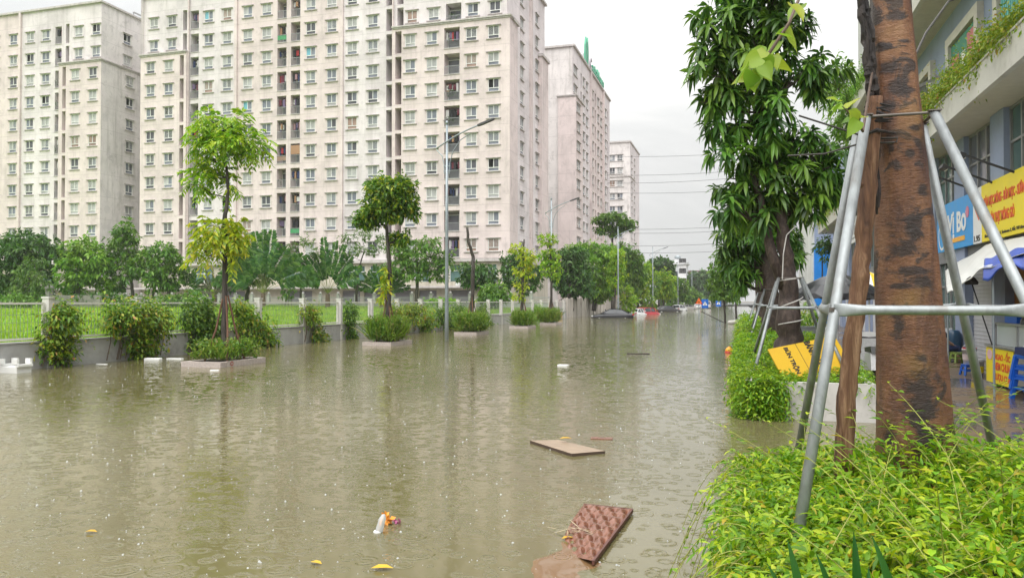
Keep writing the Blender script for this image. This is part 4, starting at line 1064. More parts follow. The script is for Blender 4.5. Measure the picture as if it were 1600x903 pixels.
LF_DEAD = leaf_mat('leaf_dried', [(0, (.05, .05, .035)), (1, (.12, .11, .07))], .2)
fan_palm('dried grey-brown fan palm next to the tree with two crowns', 75, 335, 462, 13, 2.6, .1, LF_DEAD, True, seed=7, span=60)
fan_palm('small dark fan palm among the estate trees beside the slim dark tree', 76, 292, 458, 9, 2.8, .0, seed=8, span=60)
# low shrubs along the estate fence
def shrub(label, px, py, rx, ry, d, seed, m=LF_MID, L=.3, dens=8, name='shrub', group='low shrubs along the estate fence'):
    C = cl(d, [(px, py, rx, ry, 0), (px - rx * .5, py + ry * .3, rx * .6, ry * .7, 0), (px + rx * .5, py + ry * .2, rx * .6, ry * .8, 0)])
    root = empty(name, at(px, d, .8), label, 'shrub', group); lb = LB()
    cluster_leaves(lb, C, dens, 4, L, L * .4, np.random.RandomState(seed), .3, .7, .3, shell=.3, lump=.3)
    lb.build('leaves', m, root, wloc(root)); st = MB()
    for c in C: st.tube([(c[0], c[1], .6), (c[0] + .1, c[1], c[2])], [.04, .015], 5)
    st.build('stem', BK_BROWN, root, wloc(root)); return root
shrub('dark clipped hedge block under the bright round estate tree', 155, 463, 34, 10, 72, 81, LF_DEEP)
shrub('tangled weeds at the edge of the field beside the stone gate post', 25, 468, 30, 12, 66, 82, LF_MID)
shrub('pale tall weeds before the forked tree', 275, 467, 34, 8, 70, 83, LF_FEATHER, .4)
shrub('clipped cone shrub between the two fan palms', 450, 455, 10, 14, 75, 84, LF_MID)
shrub('dark low shrubs under the tallest estate tree', 210, 467, 22, 7, 72, 85, LF_DEEP)
shrub('small potted-looking shrub in front of the dried fan palm', 302, 455, 11, 7, 72, 86, LF_MID)
shrub('weeds under the broad feathery tree', 690, 470, 26, 5, 70, 87, LF_FRESH)
STONE_D = mat('gate_stone', (.20, .19, .175), .85, var=.2, dirt=(.09, .085, .08))
gp = MB(); p = at(77, 72, .7); gp.box(p.x - .22, p.x + .22, p.y - .22, p.y + .22, .4, 2.9); gp.box(p.x - .3, p.x + .3, p.y - .3, p.y + .3, 2.902, 3.05); gp.prism([(-.25, 0), (.25, 0), (0, .3)], (p.x, p.y + .25, 3.05), (1, 0, 0), (0, 0, 1), .5)
gp.box(p.x + .221, p.x + 6, p.y - .1, p.y + .1, .4, 2.3)
tag(gp.build('gate_post', STONE_D, None, (p.x, p.y, .6)), 'weathered stone gate post with a stretch of wall, behind the field', 'gate post')

# ---------------------------------------------------------------- trees down the road
GR = 'trees down the road'
btree('big dark tree over the start of the streaked concrete wall', 84, [(893, 486, .25), (890, 460, .22), (896, 430, .14)],
    [(880, 405, 16, 14), (900, 398, 18, 14), (885, 430, 20, 18), (905, 425, 20, 18), (915, 448, 14, 14), (890, 450, 20, 14), (870, 432, 10, 14)], clu(11.6, 5, .5, .2, 91, .35, shell=.4), LF_DEEP, z=.3, group=GR)
btree('big bright tree leaning over the middle of the streaked concrete wall', 92, [(928, 486, .3), (930, 455, .25), (935, 425, .15)],
    [(905, 388, 20, 9), (930, 392, 22, 14), (955, 398, 18, 14), (925, 415, 24, 18), (950, 420, 20, 18), (935, 445, 20, 18), (958, 445, 14, 18), (915, 440, 12, 14), (935, 462, 16, 10)], clu(11.6, 5, .5, .17, 92, .35, shell=.35), LF_FRESH, z=.3, group=GR)
btree('flat-topped tiered tree rising on a thin trunk above the road trees', 108, [(957, 486, .22), (957, 430, .2), (957, 390, .17), (957, 345, .1)],
    [(957, 340, 22, 5), (940, 346, 16, 4), (976, 348, 16, 4), (945, 356, 14, 4), (968, 357, 18, 4), (985, 355, 8, 3), (938, 362, 8, 3), (960, 366, 8, 3)], clu(13.8, 5, .42, .2, 93, .0, shell=.3), LF_MID, z=.3, group=GR)
btree('dark tree behind the third street lamp', 112, [(985, 488, .25), (985, 450, .2), (984, 420, .12)],
    [(975, 400, 14, 12), (988, 405, 16, 16), (980, 430, 16, 18), (996, 432, 14, 18), (972, 385, 8, 6)], clu(10.5, 5, .6, .22, 94, .35, shell=.4), LF_MID, z=.3, group=GR)
btree('pollarded yellow-green tree beside the third street lamp', 88, [(960, 492, .1), (961, 460, .09), (962, 420, .06), (962, 400, .04)],
    [(964, 398, 12, 8), (968, 412, 10, 9), (958, 420, 9, 9), (970, 432, 8, 8), (960, 440, 8, 8)], clu(16.9, 5, .36, .14, 95, .3), LF_LIME, z=0, group=GR)
btree('small light-green tree standing in the water behind the black sedan', 92, [(982, 492, .1), (982, 470, .08), (982, 455, .04)],
    [(978, 464, 10, 8), (988, 470, 9, 8), (980, 482, 11, 8), (985, 452, 6, 5)], clu(16.9, 5, .34, .13, 96, .3), LF_LIME, z=0, group=GR)
btree('round green tree above the red flooded car', 118, [(1003, 490, .12), (1003, 465, .1), (1003, 445, .06)],
    [(1000, 440, 12, 10), (1010, 432, 10, 12), (1004, 456, 10, 8), (1012, 418, 8, 8)], clu(12.7, 5, .45, .17, 97, .3), LF_LIME, z=0, group=GR)
shrub('reddish grassy shrub behind the red flooded car', 1014, 473, 10, 12, 112, 98, LF_REED, .5, 8, 'shrub', GR)
btree('dense tree between the fourth street lamp and the red flooded car', 140, [(1037, 486, .2), (1037, 462, .16), (1036, 440, .1)],
    [(1030, 436, 10, 12), (1042, 438, 12, 12), (1036, 455, 12, 10), (1048, 455, 8, 10), (1026, 456, 8, 8)], clu(9.5, 5, .6, .24, 99, .3, shell=.4), LF_LIME, z=0, group=GR)
btree('dark tall tree behind the fourth street lamp', 175, [(1030, 482, .3), (1030, 440, .25), (1030, 420, .15)],
    [(1022, 416, 12, 9), (1035, 412, 14, 9), (1044, 422, 9, 9), (1030, 428, 14, 10)], clu(6.8, 5, .9, .35, 100, .2, shell=.4), LF_DEEP, z=.2, group=GR)
btree('bushy tree below the white tower', 165, [(1060, 484, .2), (1060, 465, .16), (1060, 448, .1)],
    [(1056, 442, 9, 9), (1066, 446, 9, 10), (1060, 460, 10, 9), (1072, 462, 7, 9)], clu(7.6, 5, .75, .3, 101, .3, shell=.4), LF_MID, z=0, group=GR)
btree('small bright tree where the road bends out of view', 200, [(1082, 482, .2), (1082, 470, .16), (1082, 460, .1)],
    [(1078, 458, 8, 8), (1088, 464, 8, 8), (1094, 470, 8, 5), (1080, 470, 8, 6)], clu(6.4, 5, .8, .3, 102, .3, shell=.4), LF_MID, z=0, group=GR)
btree('blue-green far tree closing the end of the road', 262, [(1094, 482, .4), (1094, 455, .3), (1094, 440, .2)],
    [(1085, 438, 11, 13), (1100, 434, 12, 12), (1112, 442, 12, 13), (1092, 455, 14, 14), (1110, 460, 12, 14), (1122, 452, 10, 16)], clu(3.4, 5, 1.3, .5, 103, .3, shell=.4), LF_DEEP, z=.2, group=GR)
btree('far tree behind the blue bus sign', 330, [(1128, 480, .4), (1128, 455, .3), (1128, 440, .2)],
    [(1125, 440, 12, 10), (1140, 445, 14, 14), (1130, 460, 14, 14), (1112, 462, 10, 10)], clu(3.4, 5, 1.3, .5, 104, .3, shell=.4), LF_DEEP, z=.2, group=GR)
btree('leafy tree standing in the water beside the planter row', 62, [(1133, 507, .09), (1132, 480, .085), (1131, 455, .08), (1130, 425, .05)],
    [(1128, 402, 13, 10), (1118, 420, 12, 12), (1140, 415, 14, 14), (1115, 442, 10, 10), (1130, 440, 16, 12), (1148, 440, 13, 13), (1122, 458, 12, 9), (1142, 460, 14, 10), (1155, 425, 10, 14)], clu(18.6, 5, .30, .13, 105, .3, shell=.35), LF_MID, z=-.1, group=GR)
btree('second leafy tree in the water, tucked behind the mango crowns', 74, [(1150, 498, .1), (1150, 470, .09), (1150, 450, .06)],
    [(1150, 440, 10, 12), (1158, 452, 10, 12), (1148, 462, 10, 8), (1162, 430, 10, 10)], clu(15.5, 5, .32, .13, 106, .3, shell=.35), LF_MID, z=-.1, group=GR)
btree('bright round tree low behind the white car and the red car', 124, [(1018, 488, .15), (1018, 460, .12), (1018, 445, .08)],
    [(1014, 428, 9, 10), (1022, 440, 9, 12), (1016, 456, 10, 10), (1008, 448, 8, 10)], clu(7, 5, .45, .18, 107, .3), LF_MID, z=0, group=GR)
btree('dense green tree filling the gap before the white tower', 180, [(1048, 484, .25), (1048, 460, .2), (1048, 445, .12)],
    [(1044, 436, 8, 10), (1053, 440, 8, 10), (1046, 456, 10, 12), (1058, 458, 8, 10), (1040, 470, 9, 8), (1054, 471, 9, 7)], clu(4.5, 5, .8, .32, 108, .3), LF_FRESH, z=0, group=GR)
btree('dark green tree wedged between the flat-topped tiered tree and the fourth lamp', 128, [(997, 488, .2), (997, 460, .16), (997, 440, .1)],
    [(992, 415, 10, 12), (1001, 422, 9, 12), (995, 440, 11, 12), (1004, 446, 8, 12), (990, 458, 9, 10), (1000, 466, 10, 8)], clu(6, 5, .5, .2, 109, .3), LF_DEEP, z=0, group=GR)
# ---------------------------------------------------------------- far buildings
FARW = plaster('far_white', (.62, .62, .63), (.4, .4, .4), .3, False)
d = 260; p0 = at(1050, d); p1 = at(1073, d)
ft = empty('tower_building', ((p0.x + p1.x) / 2, p0.y, 0), 'narrow white building with a rooftop water tank, far down the road', 'building')
zt = zat(413, d); yy = p0.y; ops = []; wn = MB()
W = p1.x - p0.x
for k in range(5):
    for f in (.62, .86): ops.append((W * f - .6, W * f + .6, 1.5 + k * 3.3 - .3, 3.2 + k * 3.3 - .3, .3))
ops.append((W * .06, W * .4, zt - 5.2, zt - 2.4, .6))
m = MB(); facade(m, (p0.x, yy), (1, 0), (0, -1), W, 0, zt, ops); m.quad((p0.x, yy, 0), (p0.x, yy, zt), (p0.x, yy + 10, zt), (p0.x, yy + 10, 0)); m.quad((p1.x, yy, 0), (p1.x, yy + 10, 0), (p1.x, yy + 10, zt), (p1.x, yy, zt)); m.quad((p0.x, yy, zt), (p1.x, yy, zt), (p1.x, yy + 10, zt), (p0.x, yy + 10, zt))
m.build('wall', [FARW, DARKIN], ft, wloc(ft))
m = MB(); m.box(p0.x - .5, p1.x + .6, yy - .6, yy + 10.3, zt, zt + .4); m.box(p0.x + .5, p1.x - 1, yy + 1, yy + 7, zt + .4, zat(405, d)); m.build('roof', FARW, ft, wloc(ft))
m = MB(); m.lathe([(.2, zat(405, d)), (.2, zat(404, d)), (1.0, zat(403.6, d)), (1.1, zat(401, d)), (.9, zat(399, d)), (.2, zat(398.4, d))], (p0.x + W * .35, yy + 3, 0), 12); m.build('water_tank', LAMPST, ft, wloc(ft))
d = 275; p0 = at(1072.5, d); p1 = at(1102, d)
m = MB(); zt = zat(425, d); m.box(p0.x, p1.x, p0.y, p0.y + 12, 0, zt); m.box(p0.x - .4, p1.x + .4, p0.y - .4, p0.y + 12.4, zt, zt + .5)
tag(m.build('brick_building', mat('dull_brick', (.20, .13, .12), .85, var=.2), None, (p0.x, p0.y, 0)), 'dull red-brown low building beside the narrow white building at the road end', 'building')
d = 380; p0 = at(1085, d); p1 = at(1150, d); m = MB(); zt = zat(429, d); m.box(p0.x, p1.x, p0.y, p0.y + 15, 0, zt); m.box(p0.x - .5, p1.x + .5, p0.y - .5, p0.y + 15.5, zt, zt + .6)
tag(m.build('flat_roofed_building', FARW, None, (p0.x, p0.y, 0)), 'pale flat-roofed building showing just over the farthest trees', 'building')
# low houses behind the concrete wall
m = MB(); p0 = at(985, 128); m.box(-30, -18.5, p0.y, p0.y + 14, 0, 4.2); m.prism([(-.4, 0), (11.9, 0), (5.7, 1.7)], (-30, p0.y + 14.2, 4.2), (1, 0, 0), (0, 0, 1), 14.4)
tag(m.build('low_house', mat('house_brown', (.33, .25, .20), .8, dirt=(.15, .12, .1)), None, (-24, p0.y, 0)), 'low brown house behind the road trees past the concrete wall', 'house')
# overhead cables
CAB = mat('cable_black', (.05, .05, .055), .6)
pyl = [('topmost overhead cable across the road', 238, 231, 150), ('second overhead cable from the top, close under the topmost', 268, 258, 150), ('third overhead cable from the top', 281, 268, 151), ('overhead cable in the middle of the bundle across the road', 295, 290, 152), ('fourth overhead cable from the bottom of the bundle', 352, 346, 156), ('third overhead cable from the bottom of the bundle', 358, 353, 157), ('second overhead cable from the bottom of the bundle', 378, 372, 158), ('lowest overhead cable across the road', 388, 386, 160)]
for lab, ya, yb, d in pyl:
    a = at(900, d, zat(ya + 4, d)); b = at(1290, d, zat(yb - 8, d)); m = MB()
    m.tube([a.lerp(b, t / 12) - Vector((0, 0, 1.2 * (t / 12) * (1 - t / 12) * 4)) for t in range(13)], .035, 5)
    tag(m.build('overhead_cable', CAB, None, a), lab, 'cable', 'overhead cables')

# ---------------------------------------------------------------- flooded cars
def paint(name, c, metal=.3):
    m, nt, out = nodes_of(name); p = N(nt, 'ShaderNodeBsdfPrincipled', Roughness=.38, Metallic=metal); p.inputs['Coat Weight'].default_value = .3
    n1 = noise(nt, 30, 3, .6, wpos(nt)); k = ramp(nt, [(.3, [x * .85 for x in c]), (.7, [min(1, x * 1.1) for x in c])]); nt.links.new(n1.outputs['Fac'], k.inputs['Fac']); nt.links.new(k.outputs[0], p.inputs['Base Color'])
    nt.links.new(p.outputs[0], out.inputs['Surface']); return m
CARG = glass_mat('car_glass', (.02, .024, .03), .05); TYRE = mat('tyre_rubber', (.02, .02, .02), .85); CHROME = mat('car_trim', (.5, .5, .5), .3, metal=.8)
LIGHT_R = flat('tail_lamp_red', (.35, .02, .02), .25); LIGHT_W = flat('head_lamp_clear', (.6, .6, .58), .2)
CPAINT = dict(black=paint('paint_black', (.012, .012, .016)), white=paint('paint_white', (.62, .62, .62), 0), red=paint('paint_red', (.45, .02, .035), .1), dark=paint('paint_dark_grey', (.03, .028, .028)), silver=paint('paint_silver', (.38, .36, .33), .5))
def car(label, x, y, heading, sink, colour, style='sedan'):
    """body rings lofted along the length, x forward; the water line is at z = 0"""
    root = empty('car', (x, y, -sink), label, 'car', 'cars stranded in the flood'); root.rotation_euler.z = heading
    if style == 'sedan':
        S = [(-2.2, .55, .86, .70), (-2.1, .32, .98, .80), (-1.5, .22, 1.02, .87), (-.8, .2, 1.0, .89), (.6, .2, .98, .89), (1.3, .22, .92, .87), (1.95, .3, .78, .80), (2.2, .5, .66, .66)]
        G = [(-1.75, 1.0, .70), (-1.05, 1.34, .60), (-.3, 1.43, .60), (.3, 1.40, .60), (1.2, .97, .72)]
    elif style == 'van':
        S = [(-2.3, .5, 1.1, .80), (-2.2, .3, 1.15, .88), (-1.0, .22, 1.15, .92), (1.0, .22, 1.12, .92), (2.0, .3, 1.05, .86), (2.25, .5, .9, .75)]
        G = [(-2.2, 1.13, .84), (-2.0, 1.85, .76), (0, 1.95, .78), (1.0, 1.88, .76), (1.75, 1.07, .80)]
    else:
        S = [(-1.85, .5, .98, .70), (-1.75, .3, 1.05, .80), (-1.1, .22, 1.04, .86), (.5, .2, 1.0, .87), (1.2, .22, .94, .85), (1.7, .3, .82, .78), (1.9, .5, .68, .66)]
        G = [(-1.75, 1.03, .74), (-1.5, 1.42, .62), (-.3, 1.52, .62), (.3, 1.46, .62), (1.1, 1.0, .74)]
    b = MB(); rings = []
    for xx, zl, zh, hw in S:
        zm = (zl + zh) / 2
        ring = [(xx, -hw * .88, zl), (xx, -hw, zl + .12), (xx, -hw, zm), (xx, -hw * .95, zh - .06), (xx, -hw * .78, zh), (xx, 0, zh + .03), (xx, hw * .78, zh), (xx, hw * .95, zh - .06), (xx, hw, zm), (xx, hw, zl + .12), (xx, hw * .88, zl)]
        rings.append(b.vs(ring))
    for k in range(len(rings) - 1):
        for j in range(10): b.face((rings[k] + j, rings[k] + j + 1, rings[k + 1] + j + 1, rings[k + 1] + j))
        b.face((rings[k] + 10, rings[k], rings[k + 1], rings[k + 1] + 10))
    b.face([rings[0] + j for j in range(11)]); b.face([rings[-1] + j for j in range(11)][::-1])
    o = b.build('body', CPAINT[colour], None, (0, 0, 0), True); o.parent = root
    md = o.modifiers.new('soft', 'SUBSURF'); md.levels = 1; md.render_levels = 1
    # roof and greenhouse
    g = MB(); r = MB(); gr = []
    for i, (xx, z, hw) in enumerate(G): gr.append((xx, z, hw))
    for i in range(len(G) - 1):
        (xa, za, ha), (xb, zb, hb) = G[i], G[i + 1]; zlow = G[0][1] - .04; wl = G[0][2] + .1
        m_ = g if i in (0, len(G) - 2) else r
        m_.quad((xa, -ha, za), (xb, -hb, zb), (xb, hb, zb), (xa, ha, za))
        for sg in (-1, 1):
            la = wl if i else G[0][2]; lb_ = wl if i < len(G) - 2 else G[-1][2]
            g.quad((xa, sg * la if za > zlow + .1 else sg * ha, zlow), (xb, sg * lb_ if zb > zlow + .1 else sg * hb, zlow), (xb, sg * hb, zb), (xa, sg * ha, za))
    o2 = g.build('window', CARG, None); o2.parent = root
    for xx in ((-.35, .75) if style != 'hatch' else (-.3, .7)):
        zr = 1.40 if style == 'sedan' else 1.9 if style == 'van' else 1.47
        for sg in (-1, 1): r.bar((xx - .05, sg * (G[0][2] + .11), G[0][1] - .05), (xx, sg * (G[2][2] + .012), zr - .0), .07, .03)
    for sg in (-1, 1):
        r.bar((G[0][0], sg * (G[0][2] + .01), G[0][1]), (G[1][0], sg * (G[1][2] + .01), G[1][1]), .07, .05); r.bar((G[-2][0], sg * (G[-2][2] + .01), G[-2][1]), (G[-1][0], sg * (G[-1][2] + .01), G[-1][1]), .07, .05)
        r.bar((G[1][0], sg * G[1][2], G[1][1] + .0), (G[2][0], sg * G[2][2], G[2][1]), .07, .05); r.bar((G[2][0], sg * G[2][2], G[2][1]), (G[3][0], sg * G[3][2], G[3][1]), .07, .05)
    o3 = r.build('roof', CPAINT[colour], None); o3.parent = root
    for sg in (-1, 1):
        mm = MB(); mx = G[-2][0] + .55; mm.box(mx, mx + .1, sg * .92 - .09, sg * .92 + .09, 1.0, 1.13); q = mm.build('side_mirror', CPAINT[colour], None); q.parent = root
        for xx, nm, mt in ((S[0][0] + .02, 'tail_lamp', LIGHT_R), (S[-1][0] - .12, 'headlight', LIGHT_W)):
            h = MB(); h.box(xx - .08, xx + .12, sg * .62 - .13, sg * .62 + .13, .62 if nm == 'headlight' else .78, .74 if nm == 'headlight' else .92); q = h.build(nm, mt, None); q.parent = root
        for xx in (S[0][0] + .85, S[-1][0] - .85):
            t = MB(); t.lathe([(.2, -.1), (.31, -.1), (.33, -.05), (.33, .05), (.31, .1), (.2, .1)], (0, 0, 0), 18)
            t.v = [(xx + vx, sg * .80 + vz, .33 + vy) for vx, vy, vz in t.v]; q = t.build('wheel', TYRE, None); q.parent = root
            ri = MB(); ri.lathe([(.05, -.108), (.2, -.106), (.2, .106), (.05, .108)], (0, 0, 0), 14); ri.v = [(xx + vx, sg * .80 + vz, .33 + vy) for vx, vy, vz in ri.v]; q2 = ri.build('rim', CHROME, None); q2.parent = q
    return root
hd = lambda deg: math.radians(deg)
p = at(957, 81); car('black sedan sunk to its windows near the end of the concrete wall', p.x, p.y, hd(187), .50, 'black')
p = at(994, 99); car('white car sunk deep between the black sedan and the red car', p.x, p.y, hd(80), .62, 'white')
p = at(1012, 104); car('small red hatchback standing half under water', p.x, p.y, hd(60), .62, 'red', 'hatch')
p = at(1043, 127); car('dark grey car in the flood past the fourth street lamp', p.x, p.y, hd(25), .42, 'dark')
p = at(1062, 142); car('white hatchback parked in front of the silver car in the flood', p.x, p.y, hd(70), .45, 'white', 'hatch')
p = at(1074, 165); car('silver car parked down the road under small trees', p.x, p.y, hd(50), .4, 'silver')
p = at(1090, 180); car('farthest white car, low behind the orange warning sign', p.x, p.y, hd(95), .35, 'white')
p = at(1104, 190); car('white van showing behind the blue pedestrian sign', p.x, p.y, hd(97), .2, 'white', 'van')

# ---------------------------------------------------------------- road signs
S_ORANGE = flat('sign_orange', (.75, .16, .02), .4); S_RED = flat('sign_red_border', (.5, .03, .02), .4); S_BLUE = flat('sign_blue', (.01, .12, .5), .4); S_WHITE = flat('sign_white', (.75, .75, .75), .4); S_BLACK = flat('sign_black', (.02, .02, .02), .5); S_YELLOW = flat('sign_yellow', (.80, .52, .01), .45)
p = at(1092, 61); r = empty('warning_sign', (p.x, p.y, 0), 'orange triangular warning sign on a thin pole standing in the water', 'road sign')
m = MB(); m.tube([(p.x, p.y, -.7), (p.x, p.y, 1.95)], .035, 8); m.build('pole', LAMPST, r, wloc(r))
m = MB(); T = lambda s, y, mm, th=.01: m.prism([(-.43 * s, -.3 * s), (.43 * s, -.3 * s), (0, .45 * s)], (p.x, y, 1.72), (1, 0, 0), (0, 0, 1), th, mm)
T(.68, p.y - .04, 0); T(.52, p.y - .053, 1); m.box(p.x - .065, p.x - .035, p.y - .076, p.y - .066, 1.62, 1.77, 2); m.box(p.x + .035, p.x + .06, p.y - .076, p.y - .066, 1.62, 1.75, 2); m.obox((p.x - .01, p.y - .071, 1.66), (.07, 0, .03), (0, .005, 0), (-.006, 0, .014), 2)
m.build('sign_plate', [S_RED, S_ORANGE, S_BLACK], r, wloc(r))
def ped_sign(px, d, label, s=.58):
    p = at(px, d); r = empty('pedestrian_sign', (p.x, p.y, 0), label, 'road sign', 'blue crossing signs')
    m = MB(); m.tube([(p.x, p.y, -.7), (p.x, p.y, 1.7 + s / 2)], .035, 8); m.build('pole', LAMPST, r, wloc(r))
    m = MB(); z = 1.55; m.box(p.x - s / 2, p.x + s / 2, p.y - .05, p.y - .037, z - s * .72, z + s * .62, 0)
    m.prism([(-.36 * s, -.3 * s), (.36 * s, -.3 * s), (0, .34 * s)], (p.x, p.y - .052, z), (1, 0, 0), (0, 0, 1), .008, 1)
    y0 = p.y - .066; m.obox((p.x, y0, z + .02 * s), (.02, 0, 0), (0, .003, 0), (0, 0, .1 * s), 2); m.obox((p.x - .05 * s, y0, z - .17 * s), (.018, 0, 0), (0, .003, 0), (-.03, 0, .09 * s), 2); m.obox((p.x + .05 * s, y0, z - .17 * s), (.018, 0, 0), (0, .003, 0), (.03, 0, .09 * s), 2); m.obox((p.x, y0, z + .17 * s), (.03, 0, 0), (0, .003, 0), (0, 0, .03), 2)
    m.build('sign_plate', [S_BLUE, S_WHITE, S_BLACK], r, wloc(r))
ped_sign(1101.5, 68, 'larger square blue pedestrian crossing sign right behind the orange triangle')
ped_sign(1122.5, 88, 'smaller blue pedestrian crossing sign near the leafy tree standing in the water')

# ---------------------------------------------------------------- things afloat
FOAM = mat('white_foam', (.72, .72, .70), .8, var=.06)
p = at(25, 18.9); r = empty('foam_crate', (p.x, p.y, 0), 'white foam crate with cut-out side afloat by the low wall', 'crate')
m = MB(); a = .28
m.box(p.x - a, p.x + a, p.y - .2, p.y + .2, -.12, .15)
for sx in (-1, 1):
    m.box(p.x + sx * a - .05, p.x + sx * a + .05, p.y - .2, p.y + .2, .152, .21)
    for sy in (-1, 1): m.box(p.x + sx * .22 - .08, p.x + sx * .22 + .08, p.y + sy * .18 - .03, p.y + sy * .18 + .03, .212, .34)
m.build('shell', FOAM, r, wloc(r))
def slab(label, px, py, lx, ly, lz, rot, m_=FOAM, tilt=0.0, name='foam_slab', cat='foam piece', grp='white foam pieces afloat'):
    p = at(px, 2100.0 / (py - 470.5)); m = MB(); m.obox((0, 0, 0), (lx / 2, 0, tilt * lx / 2), (0, ly / 2, 0), (-tilt * lz / 2, 0, lz / 2))
    o = m.build(name, m_, None); o.location = (p.x, p.y, lz * .12); o.rotation_euler.z = rot
    bv = o.modifiers.new('edge', 'BEVEL'); bv.width = min(lx, ly, lz) * .25; bv.segments = 2
    return tag(o, label, cat, grp)
slab('thick white foam slab afloat below the widest climber bush', 240, 563, .48, .2, .12, .2)
slab('thin white foam sheet drifting beside the thick foam slab', 274, 561, .5, .14, .05, .1)
slab('white foam flake afloat near the wall between two climber bushes', 160, 569, .4, .05, .03, -.1)
slab('small white tray drifting in mid-road beyond the wooden board', 880, 571.5, .3, .16, .06, -.2)
slab('white flake drifting before the two-crowned tree', 336, 579, .22, .06, .04, .3)
slab('grey driftwood stick far out in the middle of the flooded road', 997, 553, .75, .05, .05, .15, BK_DARK, 0, 'driftwood', 'stick', None)
# plank board
WOOD = mat('wet_plywood', (.30, .22, .15), .45, var=.3, vscale=4, dirt=(.14, .10, .07), dscale=3, damt=.7, stretch=(1, 6, 1), bump=.3, bscale=12)
WOOD_D = mat('wood_edge_dark', (.07, .045, .03), .6)
A = [at(828, 2100 / (691.5 - 470.5)), at(893, 2100 / (712.5 - 470.5)), at(945, 2100 / (707.5 - 470.5)), at(872, 2100 / (688.5 - 470.5))]
m = MB(); T = .035; lift = [.035, .035, .03, .02]
top = [(q.x, q.y, l) for q, l in zip(A, lift)]; bot = [(q.x, q.y, l - T) for q, l in zip(A, lift)]
m.face([m.vs(top + bot) + k for k in range(4)], 0); b0_ = len(m.v) - 8
for k in range(4): m.face((b0_ + k, b0_ + 4 + k, b0_ + 4 + (k + 1) % 4, b0_ + (k + 1) % 4), 1)
m.face([b0_ + 4 + k for k in range(4)][::-1], 1)
r = empty('wooden_board', A[0], 'brown wooden board with a leaf on it, afloat in mid-road', 'board'); r['label'] = 'brown wooden board afloat in the middle of the flooded road'
m.build('board_panel', [WOOD, WOOD_D], r, A[0])
c = (Vector(top[0]) + Vector(top[2])) / 2 + Vector((0, 0, .035)); 
DL = leaf_mat('leaf_fallen', [(0, (.62, .42, .02)), (.6, (.55, .28, .02)), (1, (.35, .12, .03))], .2)
def fallen(label, px, py, L, rot, col=DL, name='fallen_leaf', cat='leaf', z=.012, grp='yellow leaves afloat'):
    p = at(px, 2100.0 / (py - 470.5)); lb = LB()
    lb.add(leaf_arrays(np.array([[-L / 2, 0, 0.0]]), np.array([[1, .1, .1]]), np.array([[0, 0, 1.0]]), L, L * .5, .1, True)); o = lb.build(name, col); o.location = (p.x, p.y, z); o.rotation_euler.z = rot
    return tag(o, label, cat, grp)
fallen('yellow leaf lying on the floating wooden board', 884, 694, .16, .3, z=.075)
fallen('bright yellow leaf floating below the clear plastic bottle', 598, 888, .15, .2)
fallen('yellow leaf floating at the bottom edge of the photo, beside no other litter', 495, 879.5, .10, -.3)
fallen('small yellow leaf beside the submerged brown sheet', 887, 841, .10, .5)
fallen('small yellow leaf alone on the open brown water', 145, 831, .10, .1)
PET = flat('orange_petal', (.75, .30, .03), .6); PINK = flat('pink_petal', (.55, .18, .35), .6)
p = at(604, 2100 / (816 - 470.5)); lb = LB(); rgg = np.random.RandomState(5); n = 26
lb.add(leaf_arrays(np.tile([[0, 0, .02]], (n, 1)) + rgg.normal(size=(n, 3)) * .012, rgg.normal(size=(n, 3)) + [[0, 0, .4]], rgg.normal(size=(n, 3)) + [[0, 0, 1]], .06, .035, .2)); o = lb.build('marigold', PET); o.location = (p.x, p.y, .01); tag(o, 'orange marigold head floating behind the clear bottle', 'flower')
p = at(621, 2100 / (816 - 470.5)); lb = LB(); n = 10
lb.add(leaf_arrays(np.tile([[0, 0, .01]], (n, 1)) + rgg.normal(size=(n, 3)) * .012, rgg.normal(size=(n, 3)) + [[0, 0, .3]], rgg.normal(size=(n, 3)) + [[0, 0, 1]], .045, .03, .2)); o = lb.build('petal', PINK); o.location = (p.x, p.y, .01); tag(o, 'pink petals floating beside the orange marigold', 'flower')
# clear cup / bottle
def clear(name, c):
    m, nt, out = nodes_of(name); p = N(nt, 'ShaderNodeBsdfPrincipled', Roughness=.12, IOR=1.35); p.inputs['Base Color'].default_value = rgba(c); p.inputs['Transmission Weight'].default_value = .6
    n1 = noise(nt, 20, 2, .5, wpos(nt)); b = N(nt, 'ShaderNodeBump', Strength=.3, Distance=.01); nt.links.new(n1.outputs['Fac'], b.inputs['Height']); nt.links.new(b.outputs[0], p.inputs['Normal']); nt.links.new(p.outputs[0], out.inputs['Surface']); return m
CLR = clear('clear_plastic', (.85, .87, .88))
p = at(593, 2100 / (829 - 470.5)); r = empty('plastic_bottle', (p.x, p.y, 0), 'clear plastic bottle with a white cap bobbing upright in the water', 'bottle')
m = MB(); m.lathe([(.03, -.03), (.035, -.02), (.035, .05), (.033, .09), (.034, .12), (.02, .15), (.012, .16)], (0, 0, 0), 14); m.v = [((x + .28 * z) * .85, y * .85, z * .85) for x, y, z in m.v]; o = m.build('body', CLR, None, (0, 0, 0), True); o.parent = r
m = MB(); m.lathe([(.031, -.03), (.032, -.005), (.029, .0)], (0, 0, 0), 14); o = m.build('cap', FOAM, None); o.parent = r; o.location = (-.006, -.008, .012)
